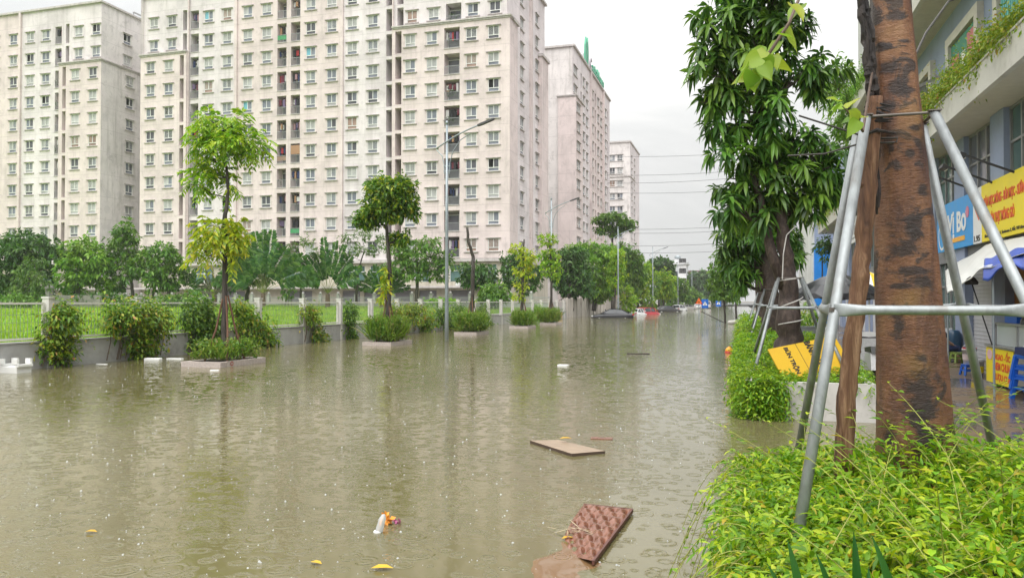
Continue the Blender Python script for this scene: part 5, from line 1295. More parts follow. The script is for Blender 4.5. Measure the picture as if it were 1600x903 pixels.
# dimpled tray with a sunken brown sheet
TRAY = mat('brown_foam', (.17, .068, .040), .26, var=.3, vscale=12, dirt=(.30, .17, .13), dscale=9, damt=.4)
gq = lambda px, py: at(px, 2100.0 / (py - 470.5))
q = [gq(912, 793), gq(987, 801), gq(926, 883), gq(868, 850)]
def trayp(u, v):
    a = q[0].lerp(q[1], u); b = q[3].lerp(q[2], u); P = a.lerp(b, v)
    z = .040 - .05 * v * v * (1 - u) ** 1.0 - .035 * max(0, v - .45) * (1 - u) * 2
    cu, cv = u * 3.6, v * 5.0
    fx, fy = cu - math.floor(cu) - .5, cv - math.floor(cv) - .5; r2 = fx * fx + fy * fy
    ed = min(1, min(u, 1 - u, v, 1 - v) * 14); z += ed * (-.055 * math.exp(-r2 / .022) - .016 * math.cos(2 * math.pi * cu) * math.cos(2 * math.pi * cv) + .012)
    return (P.x, P.y, z)
r = empty('dimpled_tray', q[0], 'reddish brown dimpled foam tray half sunk in the water', 'tray')
m = MB(); m.grid(trayp, 72, 96); o = m.build('tray_sheet', TRAY, r, q[0], True)
m = MB(); n = 16
for k in range(n):
    for (ua, va, ub, vb) in ((k / n, 0, (k + 1) / n, 0), (1, k / n, 1, (k + 1) / n)):
        a, b = trayp(ua, va), trayp(ub, vb); m.bar((a[0], a[1], a[2] - .012), (b[0], b[1], b[2] - .012), .018, .030)
m.build('rim', mat('tray_rim_dark', (.10, .035, .025), .5), r, q[0])
q2 = [gq(873, 842), gq(928, 872), gq(912, 935), gq(800, 915)]
m = MB()
def sk(u, v):
    P = q2[0].lerp(q2[1], u).lerp(q2[3].lerp(q2[2], u), v); e = min(u, 1 - u, v * 1.2, (1 - v)) + .035 * math.sin(17 * u + 5 * v) * math.sin(13 * v + 2) + .02 * math.sin(31 * v - 9 * u)
    return (P.x + .05 * math.sin(9 * v), P.y + .04 * math.sin(8 * u), .0025 - .012 * max(0, .12 - e) * 4 + .002 * math.sin(13 * u + 7 * v) * math.sin(11 * v))
m.grid(sk, 30, 30); tag(m.build('sunken_sheet', SUNK, None, q2[0], True), 'brown waterlogged sheet just awash below the dimpled tray', 'sheet')
lb = LB(); rgg = np.random.RandomState(9); n = 14; cc = gq(905, 836)
lb.add(leaf_arrays(np.tile([[cc.x, cc.y, .045]], (n, 1)) + rgg.normal(size=(n, 3)) * [[.1, .03, .004]], rgg.normal(size=(n, 3)) * [[1, .5, .05]], np.tile([[0, 0, 1.0]], (n, 1)), .16, .012, 0)); tag(lb.build('twig_litter', leaf_mat('straw', [(0, (.35, .26, .14)), (1, (.5, .42, .28))], .1), None, cc), 'straw-coloured twigs caught on the dimpled tray', 'twigs')
slab('reddish scrap with a white tag floating behind the wooden board', 940, 684.5, .28, .12, .02, .1, TRAY, 0, 'floating_scrap', 'scrap', None)
# float with orange top
p = at(1139, 26.2); r = empty('buoy', (p.x, p.y, 0), 'round float with yellow-orange top and red base near the planter edge', 'buoy')
m = MB(); m.lathe([(.04, -.12), (.13, -.05), (.15, .01), (.135, .05)], (p.x, p.y, 0), 16); m.build('float_base', S_RED, r, wloc(r), True)
m = MB(); m.lathe([(.134, .052), (.13, .09), (.09, .15), (.05, .17), (.045, .2), (.02, .21)], (p.x, p.y, 0), 16); m.build('float_top', flat('float_orange', (.85, .35, .01), .35), r, wloc(r), True)
# poles knocked over by the leafy tree, sandbags
m = MB(); a = at(1128, 60, .05); m.bar(a + Vector((-1.6, 0, .9)), a + Vector((.2, 0, .0)), .06); tag(m.build('fallen_stake', BK_DARK, None, a), 'dark stake leaning in the water at the leafy tree beside the planter row', 'stake')
SAND = mat('sandbag_white', (.50, .48, .44), .9, var=.15, bump=.4)
for i, (px, py, lab) in enumerate(((1143, 503, 'whitish sandbag nearest the leafy tree in the water'), (1150, 502.5, 'whitish sandbag between two others by the planter row'), (1156, 501.5, 'whitish sandbag tucked against the planter row'))):
    m = MB(); m.grid(lambda u, v: (math.cos(2 * math.pi * u) * .30 * math.sin(math.pi * v) ** .6, math.sin(2 * math.pi * u) * .2 * math.sin(math.pi * v) ** .6, -.16 * math.cos(math.pi * v) + .12), 16, 10)
    o = m.build('sandbag', SAND, None, (0, 0, 0), True); o.location = gq(px, py + 3) ; o.rotation_euler.z = i * .5; tag(o, lab, 'sandbag', 'sandbags by the planters')
# rain splashes: tiny crowns and bubbles over the water
def splashes():
    rng = np.random.RandomState(77); n = 2400; d = 3.2 * (70 / 3.2) ** (rng.uniform(0, 1, n) ** .8); px = rng.uniform(-40, 1180, n)
    a = (px - 800) / 1200; x = d * (CS * a - SN); y = d * (CS + SN * a); k = (x > -17.2) & (x < -.25); x, y, d = x[k], y[k], d[k]; n = len(x)
    s = (.0034 + .0074 * rng.uniform(0, 1, n) ** 3) * (1 + .025 * d); h = s * rng.uniform(.5, 1.6, n); V = []; ang = np.arange(5) * 2 * math.pi / 5
    V = np.zeros((n, 11, 3)); 
    for j in range(5):
        V[:, j] = np.stack([x + s * np.cos(ang[j]), y + s * np.sin(ang[j]), np.full(n, -.001)], 1); V[:, 5 + j] = np.stack([x + s * .75 * np.cos(ang[j] + .3), y + s * .75 * np.sin(ang[j] + .3), h * .6], 1)
    V[:, 10] = np.stack([x, y, h], 1); b = np.arange(n)[:, None] * 11
    q = np.concatenate([b + np.array([[j, (j + 1) % 5, 5 + (j + 1) % 5, 5 + j]]) for j in range(5)]); t = np.concatenate([b + np.array([[5 + j, 5 + (j + 1) % 5, 10]]) for j in range(5)])
    me = mesh_np('rain_splashes', V.reshape(-1, 3), q, t)
    return tag(link_mesh('rain_splashes', me, clear('splash_water', (.9, .92, .92))), 'tiny rain splashes and bubbles dotting the flood water', 'rain splashes', kind='stuff')
splashes()
# ---------------------------------------------------------------- planters and hedges beside the pavement
LF_HEDGE = leaf_mat('leaf_hedge', [(0, (.07, .20, .008)), (.35, (.16, .345, .012)), (.75, (.33, .50, .018)), (.95, (.50, .60, .03)), (1, (.52, .36, .05))], .42, .42)
LF_HEDGE2 = leaf_mat('leaf_hedge_far', [(0, (.07, .19, .010)), (.5, (.18, .35, .015)), (1, (.38, .52, .03))], .42)
STEM_G = mat('green_stem', (.28, .30, .06), .6, var=.3)
PLW = mat('planter_cement', (.50, .48, .45), .8, var=.1, vscale=2.5, bump=.2, dirt=(.22, .20, .17), dscale=2.2, damt=.5)
def planter(label, x0, x1, y0, y1, h=.55):
    r = empty('concrete_planter', (x0, y0, 0), label, 'planter', 'concrete planters along the pavement'); t = .12; m = MB()
    m.box(x0, x1, y0, y0 + t, -.6, h); m.box(x0, x1, y1 - t, y1, -.6, h); m.box(x0, x0 + t, y0 + t + .002, y1 - t - .002, -.6, h - .002); m.box(x1 - t, x1, y0 + t + .002, y1 - t - .002, -.6, h - .002)
    m.build('wall', PLW, r, wloc(r)); s = MB(); s.box(x0 + t, x1 - t, y0 + t, y1 - t, -.6, h - .07); s.build('soil', SOIL, r, wloc(r)); return r
def hedge(label, n, reg, ztop, nl, L, W, seed, full, m, spill, slen=.42, shoots=0, hide=0.0):
    """sprays of leaves rooted over the planter, arching outward; spill = (n, list of (x, y) edges) hanging over the sides"""
    rng = np.random.RandomState(seed); x0, x1, y0, y1 = reg
    P = np.stack([rng.uniform(x0, x1, n), rng.uniform(y0, y1, n), np.zeros(n)], 1)
    zt = np.array([ztop(a, b) for a, b in P[:, :2]]); P[:, 2] = .48 + (zt - .48) * rng.uniform(.0, .8, n) ** .7
    cx, cy = (x0 + x1) / 2, (y0 + y1) / 2
    out = np.stack([(P[:, 0] - cx) / (x1 - x0) * 1.3, (P[:, 1] - cy) / (y1 - y0) * .8, np.zeros(n)], 1)
    D = unit(rng.normal(size=(n, 3)) * [[.55, .55, .25]] + out + [[0, 0, .75]]); SL = slen * rng.uniform(.55, 1.25, n)
    Ps, Ds, Ls = [P], [D], [SL]
    for (k, ex, ey, dx, dy, zl, zh) in spill:
        q = np.stack([rng.uniform(ex[0], ex[1], k), rng.uniform(ey[0], ey[1], k), rng.uniform(zl, zh, k)], 1)
        Ps.append(q); Ds.append(unit(rng.normal(size=(k, 3)) * [[.5, .5, .5]] + [[dx, dy, -.15]])); Ls.append(slen * rng.uniform(.5, 1.0, k))
    P, D, SL = np.concatenate(Ps), np.concatenate(Ds), np.concatenate(Ls); n = len(P)
    lb = LB(); dn = np.array([[0, 0, -1.0]]); S = unit(np.cross(D, dn + rng.normal(size=(n, 3)) * .4))
    for j in range(nl):
        f = (j + 1.0) / nl; B = P + D * (SL * f)[:, None] + dn * (SL * .45 * f * f)[:, None]
        dd = unit(D + dn * .9 * f); sg = 1 if j % 2 else -1
        d = unit(dd * (.55 + .3 * f) + S * sg * .8 + rng.normal(size=(n, 3)) * .28 + [[0, 0, .18]])
        lb.add(leaf_arrays(B, d, unit(rng.normal(size=(n, 3)) * .35 + [[0, 0, 1]]), L * rng.uniform(.45, 1.25, n), W * rng.uniform(.6, 1.2, n), .3, full))
    root = empty('hedge', (cx, cy, .5), label, 'hedge', 'hedges in the concrete planters')
    st = MB()
    for i in range(0, n, 3 if full else 6):
        p = Vector(P[i]); d = Vector(D[i]); s = SL[i]; st.tube([p, p + d * s * .5 + Vector((0, 0, -.11 * s)), p + d * s + Vector((0, 0, -.45 * s))], [.004, .003, .0015], 4, caps=False)
    for k in range(shoots):
        p = Vector((rng.uniform(x0, x1), rng.uniform(y0 + .3, y1), 0)); p.z = ztop(p.x, p.y) - .1
        a = rng.uniform(0, 6.28); d = Vector((math.cos(a) * .8, math.sin(a) * .6, 1.1)).normalized(); s = rng.uniform(.3, .95); pts = [p + d * s * t + Vector((math.cos(a), math.sin(a), -.6)) * (s * .28 * t * t) for t in [q / 12 for q in range(13)]]
        st.tube(pts, [.0045 - .0003 * q for q in range(13)], 5, caps=False)
        B = np.array([list(q) for q in pts[1:]]); kk = len(B); tw = np.arange(kk) * 2.4
        dd = np.stack([np.cos(tw), np.sin(tw), np.full(kk, .35)], 1); lb.add(leaf_arrays(B, dd, np.tile([[0, 0, 1.0]], (kk, 1)) + rng.normal(size=(kk, 3)) * .3, L * rng.uniform(.6, 1.05, kk), W * 1.0, .3, True)); lb.add(leaf_arrays(B[2:-1:2], -dd[2:-1:2] + [[0, 0, .7]], np.tile([[0, 0, 1.0]], (len(B[2:-1:2]), 1)), L * .8, W * .9, .3, True))
    lb.add((np.array(st.v), np.array([f for f in st.f if len(f) == 4]), np.zeros((0, 3), int)), 1); lb.build('foliage', [m, STEM_G], root, wloc(root)); return root
planter('nearest concrete planter, almost buried under bright hedge, with the big brown trunk', .10, 2.0, 1.9, 6.35, .44)
def zt1(x, y): return .47 + .29 * min(1, max(0, (x - .35) / .85)) + .05 * math.sin(x * 3.1 + y) + .05 * math.sin(y * 2.3 + x) - .10 * max(0, y - 5.3)
hedge('bright yellow-green hedge overflowing the nearest planter round the big brown trunk', 3500, (.24, 2.35, 2.2, 6.1), zt1, 13, .078, .0225, 201, True, LF_HEDGE,
      [(240, (.05, .16), (3.1, 6.0), -.3, -.2, .15, .50), (900, (.0, .36), (2.5, 6.25), -.12, -.1, .40, .56), (200, (.1, 1.9), (6.0, 6.3), .1, .2, .48, .6), (300, (.35, 2.2), (1.9, 2.4), 0, -.5, .2, .7), (160, (1.9, 2.4), (2.4, 6.2), .7, 0, .3, .65)], .34, 130)
# trailing runners over the water side
rt = MB(); lb = LB(); rgg = np.random.RandomState(31)
for k in range(16):
    y = 2.9 + .2 * k; p = Vector((.02, y, .6)); a = rgg.uniform(-.6, .4); L_ = rgg.uniform(.3, .55)
    pts = [p + Vector((-L_ * t, a * t * .5, .16 * t - .75 * t * t)) for t in [q / 12 for q in range(13)]]; rt.tube(pts, .0022, 4, caps=False)
    B = np.array([list(q) for q in pts[2:]]); kk = len(B); lb.add(leaf_arrays(B, rgg.normal(size=(kk, 3)) + [[-.4, 0, -.2]], rgg.normal(size=(kk, 3)) * .5 + [[0, 0, 1]], .05 * rgg.uniform(.5, 1.1, kk), .017, .3, True))
r = empty('trailing_vine', (0, 4.5, .6), 'thin runners trailing from the nearest hedge over the water', 'vine'); lb.add((np.array(rt.v), np.array([f for f in rt.f if len(f) == 4]), np.zeros((0, 3), int)), 1); lb.build('foliage', [LF_HEDGE, STEM_G], r, wloc(r))
# dark strap leaves
LF_STRAP = leaf_mat('leaf_strap', [(0, (.02, .085, .015)), (1, (.05, .15, .03))], .25, .3)
m = MB(); rgg = random.Random(33)
for px, d, tip, zt_, wd in ((1262, 2.85, -66, .80, .05), (1268, 2.8, -40, .90, .055), (1275, 2.8, -52, .76, .05), (1335, 2.8, -4, .93, .05), (1340, 2.75, 14, .82, .045), (1330, 2.78, -58, .86, .05), (1420, 2.8, -62, .92, .055), (1425, 2.75, -30, .78, .05), (1200, 2.8, 30, .70, .05), (1530, 2.75, 66, .80, .05)):
    b_ = at(px, d, .34); t_ = at(px + tip, d - .04, zt_); n_ = 9; side_ = Vector((CS, SN, 0)) * .8 + Vector((0, 0, -.35 * (1 if tip < 0 else -1))); rows = []
    for i in range(n_ + 1):
        f = i / n_; c = b_.lerp(t_, f) + Vector((0, -.05, .10)) * math.sin(math.pi * f) * .6; w_ = wd * .5 * (math.sin(math.pi * (.18 + .82 * f)) ** .8 if f < .999 else 0) + .0006
        fold = Vector((SN, -CS, .3)) * w_ * .45
        rows.append(m.vs([c - side_ * w_ + fold, c, c + side_ * w_ + fold]))
    for i in range(n_):
        for j in range(2): m.face((rows[i] + j, rows[i] + j + 1, rows[i + 1] + j + 1, rows[i + 1] + j))
tag(m.build('strap_leaf_plant', LF_STRAP, None, at(1320, 2.8, .35), True), 'dark green strap-leaved plant poking out at the foot of the nearest hedge', 'plant')

planter('pale concrete planter with the yellow board leaning in it, across a strip of water', .06, 1.86, 12.1, 19.6)
def zt2(x, y): return .60 - .08 * max(0, min(1, (13.8 - y))) + .06 * math.sin(y * 1.7 + x) + .06 * math.sin(x * 5) + .1 * max(0, .6 - x)
hedge('green hedge spilling over the corner of the planter with the yellow board', 1700, (.0, 1.85, 12.5, 19.6), zt2, 9, .085, .034, 202, False, LF_HEDGE2,
      [(620, (-.04, .12), (12.2, 19.6), -.4, -.1, .08, .62), (420, (.05, .62), (11.98, 12.16), 0, -.4, .05, .62), (70, (.6, 1.86), (12.12, 12.4), 0, -.1, .5, .62), (120, (.05, .6), (12.15, 12.5), -.1, -.3, .45, .6)], .29)
planter('second concrete planter beyond the yellow board, hidden under hedge', .06, 1.86, 20.6, 28.4)
hedge('strip of hedge between the second and third braced mango trunks', 1100, (.1, 1.85, 20.4, 28.4), lambda x, y: .85 + .12 * math.sin(y * 1.3), 7, .13, .05, 203, False, LF_HEDGE2, [(420, (.0, .12), (20.4, 28.4), -.35, 0, .06, .65)], .30)
planter('farthest concrete planter of the row, hidden under hedge', .06, 1.86, 29.4, 44)
hedge('far strip of hedge ending at the leafy trees in the water', 1000, (.1, 1.85, 29.2, 44), lambda x, y: 1.0 + .22 * math.sin(y * .9), 6, .17, .07, 204, False, LF_HEDGE2, [(420, (.0, .12), (29.4, 44), -.3, 0, .06, .75)], .34)

# ---------------------------------------------------------------- the big near trunk
TRUNK = None
DT = 4.97
PATCH = [(1396, 350, 9, 17), (1430, 352, 10, 30), (1418, 386, 20, 12), (1384, 402, 15, 6), (1424, 424, 26, 7), (1440, 440, 18, 10), (1412, 447, 20, 4), (1442, 298, 8, 9), (1402, 505, 9, 22), (1436, 620, 20, 34), (1446, 690, 16, 30), (1384, 545, 7, 9), (1392, 690, 10, 26), (1392, 98, 16, 12), (1412, 132, 14, 12), (1384, 66, 18, 6), (1415, 60, 14, 4), (1390, 160, 18, 10), (1376, 474, 10, 5), (1438, 560, 8, 6), (1378, 318, 12, 3), (1405, 18, 16, 8), (1425, 240, 6, 6), (1432, 198, 12, 5)]
def trunk_mat():
    m, nt, out = nodes_of('trunk_orange_brown'); L = nt.links.new
    p = N(nt, 'ShaderNodeBsdfPrincipled', Roughness=.42); pos = wpos(nt)
    n1 = noise(nt, 5, 7, .7, mapped(nt, pos, (1, 1, .45)), .4); n2 = noise(nt, 30, 6, .75, mapped(nt, pos, (.5, .5, 1.5)), .6); n3 = noise(nt, 2.3, 7, .66, mapped(nt, pos, (1.2, 1.2, 1.5)), 1.1)
    k = ramp(nt, [(.30, (.065, .025, .012)), (.45, (.150, .062, .027)), (.58, (.215, .098, .041)), (.75, (.29, .160, .072))]); L(n1.outputs['Fac'], k.inputs['Fac'])
    c = mixc(nt, math_(nt, 'MULTIPLY', smooth01(nt, n2.outputs['Fac'], .54, .72), .30), k.outputs[0], (.07, .03, .018))
    c = mixc(nt, math_(nt, 'MULTIPLY', smooth01(nt, n3.outputs['Fac'], .545, .60), .92), c, (.028, .018, .014))
    n4 = noise(nt, 2.0, 3, .5, pos); c = mixc(nt, math_(nt, 'MULTIPLY', smooth01(nt, n4.outputs['Fac'], .58, .7), .35), c, (.26, .16, .03))
    n5 = noise(nt, 1.0, 5, .7, mapped(nt, pos, (5, 5, .55)), .4); c = mixc(nt, math_(nt, 'MULTIPLY', smooth01(nt, n5.outputs['Fac'], .52, .66), .6), c, (.06, .026, .016))
    n6 = noise(nt, 9, 6, .7, mapped(nt, pos, (1, 1, 1.3)), .5); acc = None
    for px, py, rx, ry in PATCH:
        q = at(px, DT - .17, zat(py, DT - .17)); vs = nt.nodes.new('ShaderNodeVectorMath'); vs.operation = 'SUBTRACT'; L(pos, vs.inputs[0]); vs.inputs[1].default_value = q
        vm = nt.nodes.new('ShaderNodeVectorMath'); vm.operation = 'MULTIPLY'; L(vs.outputs[0], vm.inputs[0]); s_ = 1200 / 4.8; vm.inputs[1].default_value = (s_ / (rx * 1.15), s_ / (rx * 3.0), s_ / (ry * 1.15))
        ln = nt.nodes.new('ShaderNodeVectorMath'); ln.operation = 'LENGTH'; L(vm.outputs[0], ln.inputs[0]); acc = ln.outputs['Value'] if acc is None else math_(nt, 'MINIMUM', acc, ln.outputs['Value'])
    dd = math_(nt, 'ADD', acc, math_(nt, 'MULTIPLY_ADD', n6.outputs['Fac'], 3.2, -1.6)); pf = math_(nt, 'SUBTRACT', 1.0, smooth01(nt, dd, .55, 1.3)); c = mixc(nt, math_(nt, 'MULTIPLY', pf, .90), c, (.020, .012, .010))
    L(c, p.inputs['Base Color'])
    b = N(nt, 'ShaderNodeBump', Strength=.8, Distance=.02); L(math_(nt, 'ADD', n2.outputs['Fac'], math_(nt, 'MULTIPLY', n3.outputs['Fac'], 1.5)), b.inputs['Height']); L(b.outputs[0], p.inputs['Normal'])
    L(p.outputs[0], out.inputs['Surface']); return m
TRUNK = trunk_mat()
TP = [(1430, 830, .285), (1428, 770, .25), (1427, 700, .228), (1424, 600, .205), (1421, 500, .192), (1416, 400, .178), (1410, 300, .164), (1404, 200, .150), (1399, 100, .136), (1395, 0, .126), (1392, -90, .12), (1390, -180, .115)]
r = empty('near_tree', at(1428, DT, .5), 'big orange-brown trunk with dark bark patches, braced by pipes in the nearest hedge', 'tree')
r.name = 'street_tree'
P = [(at(px, DT, zat(py, DT)), rr) for px, py, rr in TP]; Q = []
for i in range(len(P) - 1):
    for k in range(6): f = k / 6; Q.append((P[i][0].lerp(P[i + 1][0], f), P[i][1] + (P[i + 1][1] - P[i][1]) * f))
Q.append(P[-1]); m = MB(); n = 40; rng_ = random.Random(4); rows = []
for i, (c, rr) in enumerate(Q):
    row = []
    for j in range(n):
        a = 2 * math.pi * j / n; z = c.z
        k = 1 + .035 * math.sin(2 * a + z * 1.3) + .03 * math.sin(5 * a + 2.1 * z) + .012 * math.sin(9 * a - 7 * z) + .02 * math.sin(3 * z + a) + rng_.uniform(-.012, .012) + .012 * math.sin(13 * a + 5 * z) * math.sin(6 * z + a) + .06 * max(0, 1.0 - z) * math.cos(4 * a + .6)
        k += .09 * math.exp(-((z - 2.86) / .10) ** 2) * (.5 + .5 * math.cos(a - 3.6)) + .07 * math.exp(-((z - 3.35) / .16) ** 2) * (.5 + .5 * math.cos(a - 4.4))
        row.append((c.x + rr * k * math.cos(a), c.y + rr * k * math.sin(a), z))
    rows.append(m.vs(row))
for i in range(len(rows) - 1):
    for j in range(n): m.face((rows[i] + j, rows[i] + (j + 1) % n, rows[i + 1] + (j + 1) % n, rows[i + 1] + j))
m.build('trunk', TRUNK, r, wloc(r), True)
# rotten dark bark hanging on the water side
m = MB(); rb = random.Random(12)
for q in range(16):
    x0 = rb.uniform(-7, 7); y0 = rb.choice((-40, -40, 20, 90)); y1 = rb.uniform(120, 340) if q % 3 else rb.uniform(190, 215); pts = []; rr_ = []
    for i in range(15):
        py = y0 + (y1 - y0) * i / 14; ax_ = np.interp(py, (-40, 10, 60, 100, 150, 200, 260, 340), (1350, 1352, 1360, 1361, 1366, 1368, 1371, 1373))
        pts.append(at(ax_ + x0 * (1 - .4 * (py > 215)) + rb.uniform(-1.5, 1.5), DT - .05 - .05 * rb.random(), zat(py, DT))); rr_.append(rb.uniform(.008, .026) * (1 - .5 * (i / 14) ** 3))
    m.tube(pts, rr_, 6)
for q in range(9):
    y_ = rb.uniform(172, 214); m.tube([at(1352 + rb.uniform(-4, 4), DT - .16, zat(y_ + rb.uniform(-6, 8), DT)), at(1372, DT - .2, zat(y_, DT)), at(1392 + rb.uniform(-8, 10), DT - .19, zat(y_ + rb.uniform(-8, 8), DT))], [.008, rb.uniform(.008, .018), .003], 6)
m.build('rotten_bark', bark('bark_black', (.008, .007, .007), (.02, .015, .013), (.06, .045, .035), (9, 9, 2), .9), r, wloc(r))
LF_HEART = leaf_mat('leaf_heart', [(0, (.15, .29, .03)), (.6, (.25, .39, .035)), (1, (.40, .44, .05))], .5)
HEART = [(0, .0), (.03, .30), (.12, .43), (.26, .47), (.42, .42), (.58, .32), (.73, .20), (.87, .08), (1.0, .0)]
def heart(P, D, U, L, W, rng):
    """broad heart-shaped leaves with a drawn-out tip, folded along the rib and waved at the edge"""
    mb = MB()
    for p, d, u, l, w in zip(P, D, U, L, W):
        p, d, u = Vector(p), Vector(d).normalized(), Vector(u).normalized(); s = d.cross(u).normalized(); t = s.cross(d); ph = rng.uniform(0, 6); rows = []
        for f, hw in HEART:
            c = p + d * (l * f) - Vector((0, 0, .22 * l * f * f)); e = t * (w * hw * (.28 + .10 * math.sin(9 * f + ph)))
            rows.append(mb.vs([c - s * w * hw + e - d * (.10 * l * (f < .2) * hw), c - s * w * hw * .5 + e * .3, c, c + s * w * hw * .5 + e * .3, c + s * w * hw + e - d * (.10 * l * (f < .2) * hw)]))
        for i in range(len(rows) - 1):
            for j in range(4): mb.face((rows[i] + j, rows[i] + j + 1, rows[i + 1] + j + 1, rows[i + 1] + j))
    return mb
def sprig(pts, leaves, d, seed, L):
    rng = np.random.RandomState(seed); m = MB(); m.tube(pts, [.008] * (len(pts) - 1) + [.003], 6); m.build('branch', BK_BROWN, r, wloc(r))
    Pp = np.array([list(at(px, d + rng.uniform(-.12, .12), zat(py, d))) for px, py, *_ in leaves]); n = len(Pp)
    D = np.array([[CS * l[2] + rng.normal() * .2, SN * l[2] + rng.normal() * .5, -l[3]] for l in leaves]); U = rng.normal(size=(n, 3)) * .3 + [[-.1, -.55, .75]]
    heart(Pp, D, U, L * rng.uniform(.75, 1.15, n), L * .88 * rng.uniform(.75, 1.1, n), rng).build('leaves', LF_HEART, r, wloc(r), True)
top = Q[-1][0]
sprig([top, at(1330, 4.2, zat(-130, 4.2)), at(1262, 3.5, zat(-30, 3.5)), at(1235, 3.4, zat(35, 3.4)), at(1205, 3.4, zat(80, 3.4)), at(1180, 3.4, zat(108, 3.4))],
      [(1255, -5, -.5, .6), (1240, 15, .3, 1), (1236, 28, -.9, .4), (1228, 45, .8, .5), (1222, 50, -.8, .7), (1215, 66, .9, .1), (1212, 72, -.6, .8), (1205, 82, .7, .6), (1200, 85, -.9, .3), (1195, 92, .4, 1), (1190, 98, -.8, .5), (1185, 104, .6, .8), (1180, 108, -.9, .2), (1178, 110, -.2, 1), (1188, 100, .2, 1), (1176, 104, -.8, -.4), (1198, 78, -.7, -.4), (1172, 112, -.7, .8), (1193, 112, .5, .9), (1206, 92, 1, .2), (1183, 116, .1, 1)], 3.4, 61, .10)
sprig([at(1365, DT - .1, zat(120, DT)), at(1350, 4.6, zat(205, 4.6)), at(1338, 4.5, zat(185, 4.5)), at(1318, 4.5, zat(165, 4.5))],
      [(1345, 195, -.6, .6), (1340, 185, .6, -.4), (1336, 182, -.8, .1), (1330, 172, .4, .9), (1322, 166, -.9, .0), (1318, 164, -.5, .8), (1326, 168, .5, -.7), (1312, 162, -.9, -.3), (1335, 176, 0, 1)], 4.5, 62, .11)

# galvanised support frames
COLLAR = mat('collar_steel', (.16, .14, .125), .55, metal=.5, var=.35)
def frame(label, c, zt, zf, top_r, foot, rr, zb, inset=0.0):
    """four pipes leaning to a collar, joined by flattened cross pipes"""
    cx, cy = c; r = empty('support_frame', (cx, cy, zf), label, 'tree support', 'galvanised pipe frames round the trees')
    T = [Vector((cx + sx * top_r[0], cy + sy * top_r[1], zt)) for sx, sy in ((-1, -1), (1, -1), (1, 1), (-1, 1))]
    Fo = [Vector((foot[0] if s[0] < 0 else foot[1], foot[2] if s[1] < 0 else foot[3], zf - .1)) for s in ((-1, -1), (1, -1), (1, 1), (-1, 1))]
    Fo[3].x += inset
    for a, b in zip(T, Fo):
        m = MB(); m.tube([b, a], rr, 16); m.build('leg', GALV, r, wloc(r), True)
    f = (zb - zf + .1) / (zt - zf + .1); C = [b.lerp(a, f) for a, b in zip(T, Fo)]
    for k in range(4):
        a, b = C[k], C[(k + 1) % 4]; d = (b - a).normalized(); s = d.cross(Vector((0, 0, 1))); mid = (a + b) / 2; out = (mid - Vector((cx, cy, zb))); out.z = 0; o = out.normalized() * rr * .9
        m = MB(); ring = []; Ln = (b - a).length
        for t, w, h in ((-.012, .14, 1.22), (.045, .16, 1.26), (.10, .55, 1.08), (.17, .9, .9), (.5, .9, .9), (.83, .9, .9), (.90, .55, 1.08), (.955, .16, 1.26), (1.012, .14, 1.22)):
            cc = a.lerp(b, t) + o; ring.append(m.vs([cc + s * (math.cos(2 * math.pi * j / 14) * rr * w) + Vector((0, 0, math.sin(2 * math.pi * j / 14) * rr * h)) for j in range(14)]))
        for i in range(len(ring) - 1):
            for j in range(14): m.face((ring[i] + j, ring[i] + (j + 1) % 14, ring[i + 1] + (j + 1) % 14, ring[i + 1] + j))
        m.face([ring[0] + j for j in range(14)][::-1]); m.face([ring[-1] + j for j in range(14)])
        m.build('crossbar', GALV, r, wloc(r), True)
    for k in range(4):
        q = C[k]; o = (q - Vector((cx, cy, q.z))); o.z = 0; o.normalize(); m = MB(); m.bar(q + o * rr * .8, q + o * rr * 1.55, rr * .55); m.bar(q + o * rr * 1.0, q + o * rr * 1.2, rr * .95); m.build('bolt', COLLAR, r, wloc(r))
    m = MB()
    for k in range(4):
        a, b = T[k], T[(k + 1) % 4]; m.tube([a, b], rr * .32, 8); m.obox(a + Vector((0, 0, rr * .3)), (rr * 1.2, 0, 0), (0, rr * 1.2, 0), (0, 0, rr * .12))
    m.build('collar', COLLAR, r, wloc(r)); return r
frame('largest galvanised pipe frame, bracing the big orange-brown trunk', (.945, 5.38), 2.9, .5, (.19, .17), (.25, 1.86, 4.2, 6.6), .030, 1.70, .16)
frame('galvanised pipe frame over the yellow board, round the black mango trunk', (.86, 15.0), 2.17, .5, (.2, .2), (.17, 1.72, 13.55, 16.5), .029, 1.63)
frame('third galvanised pipe frame, behind the frame over the yellow board', (.9, 24.4), 2.1, .6, (.22, .22), (.2, 1.7, 22.9, 25.9), .029, 1.62)
frame('farthest galvanised pipe frame of the planter row', (.9, 34), 2.1, .6, (.22, .22), (.2, 1.7, 32.5, 35.5), .029, 1.62)
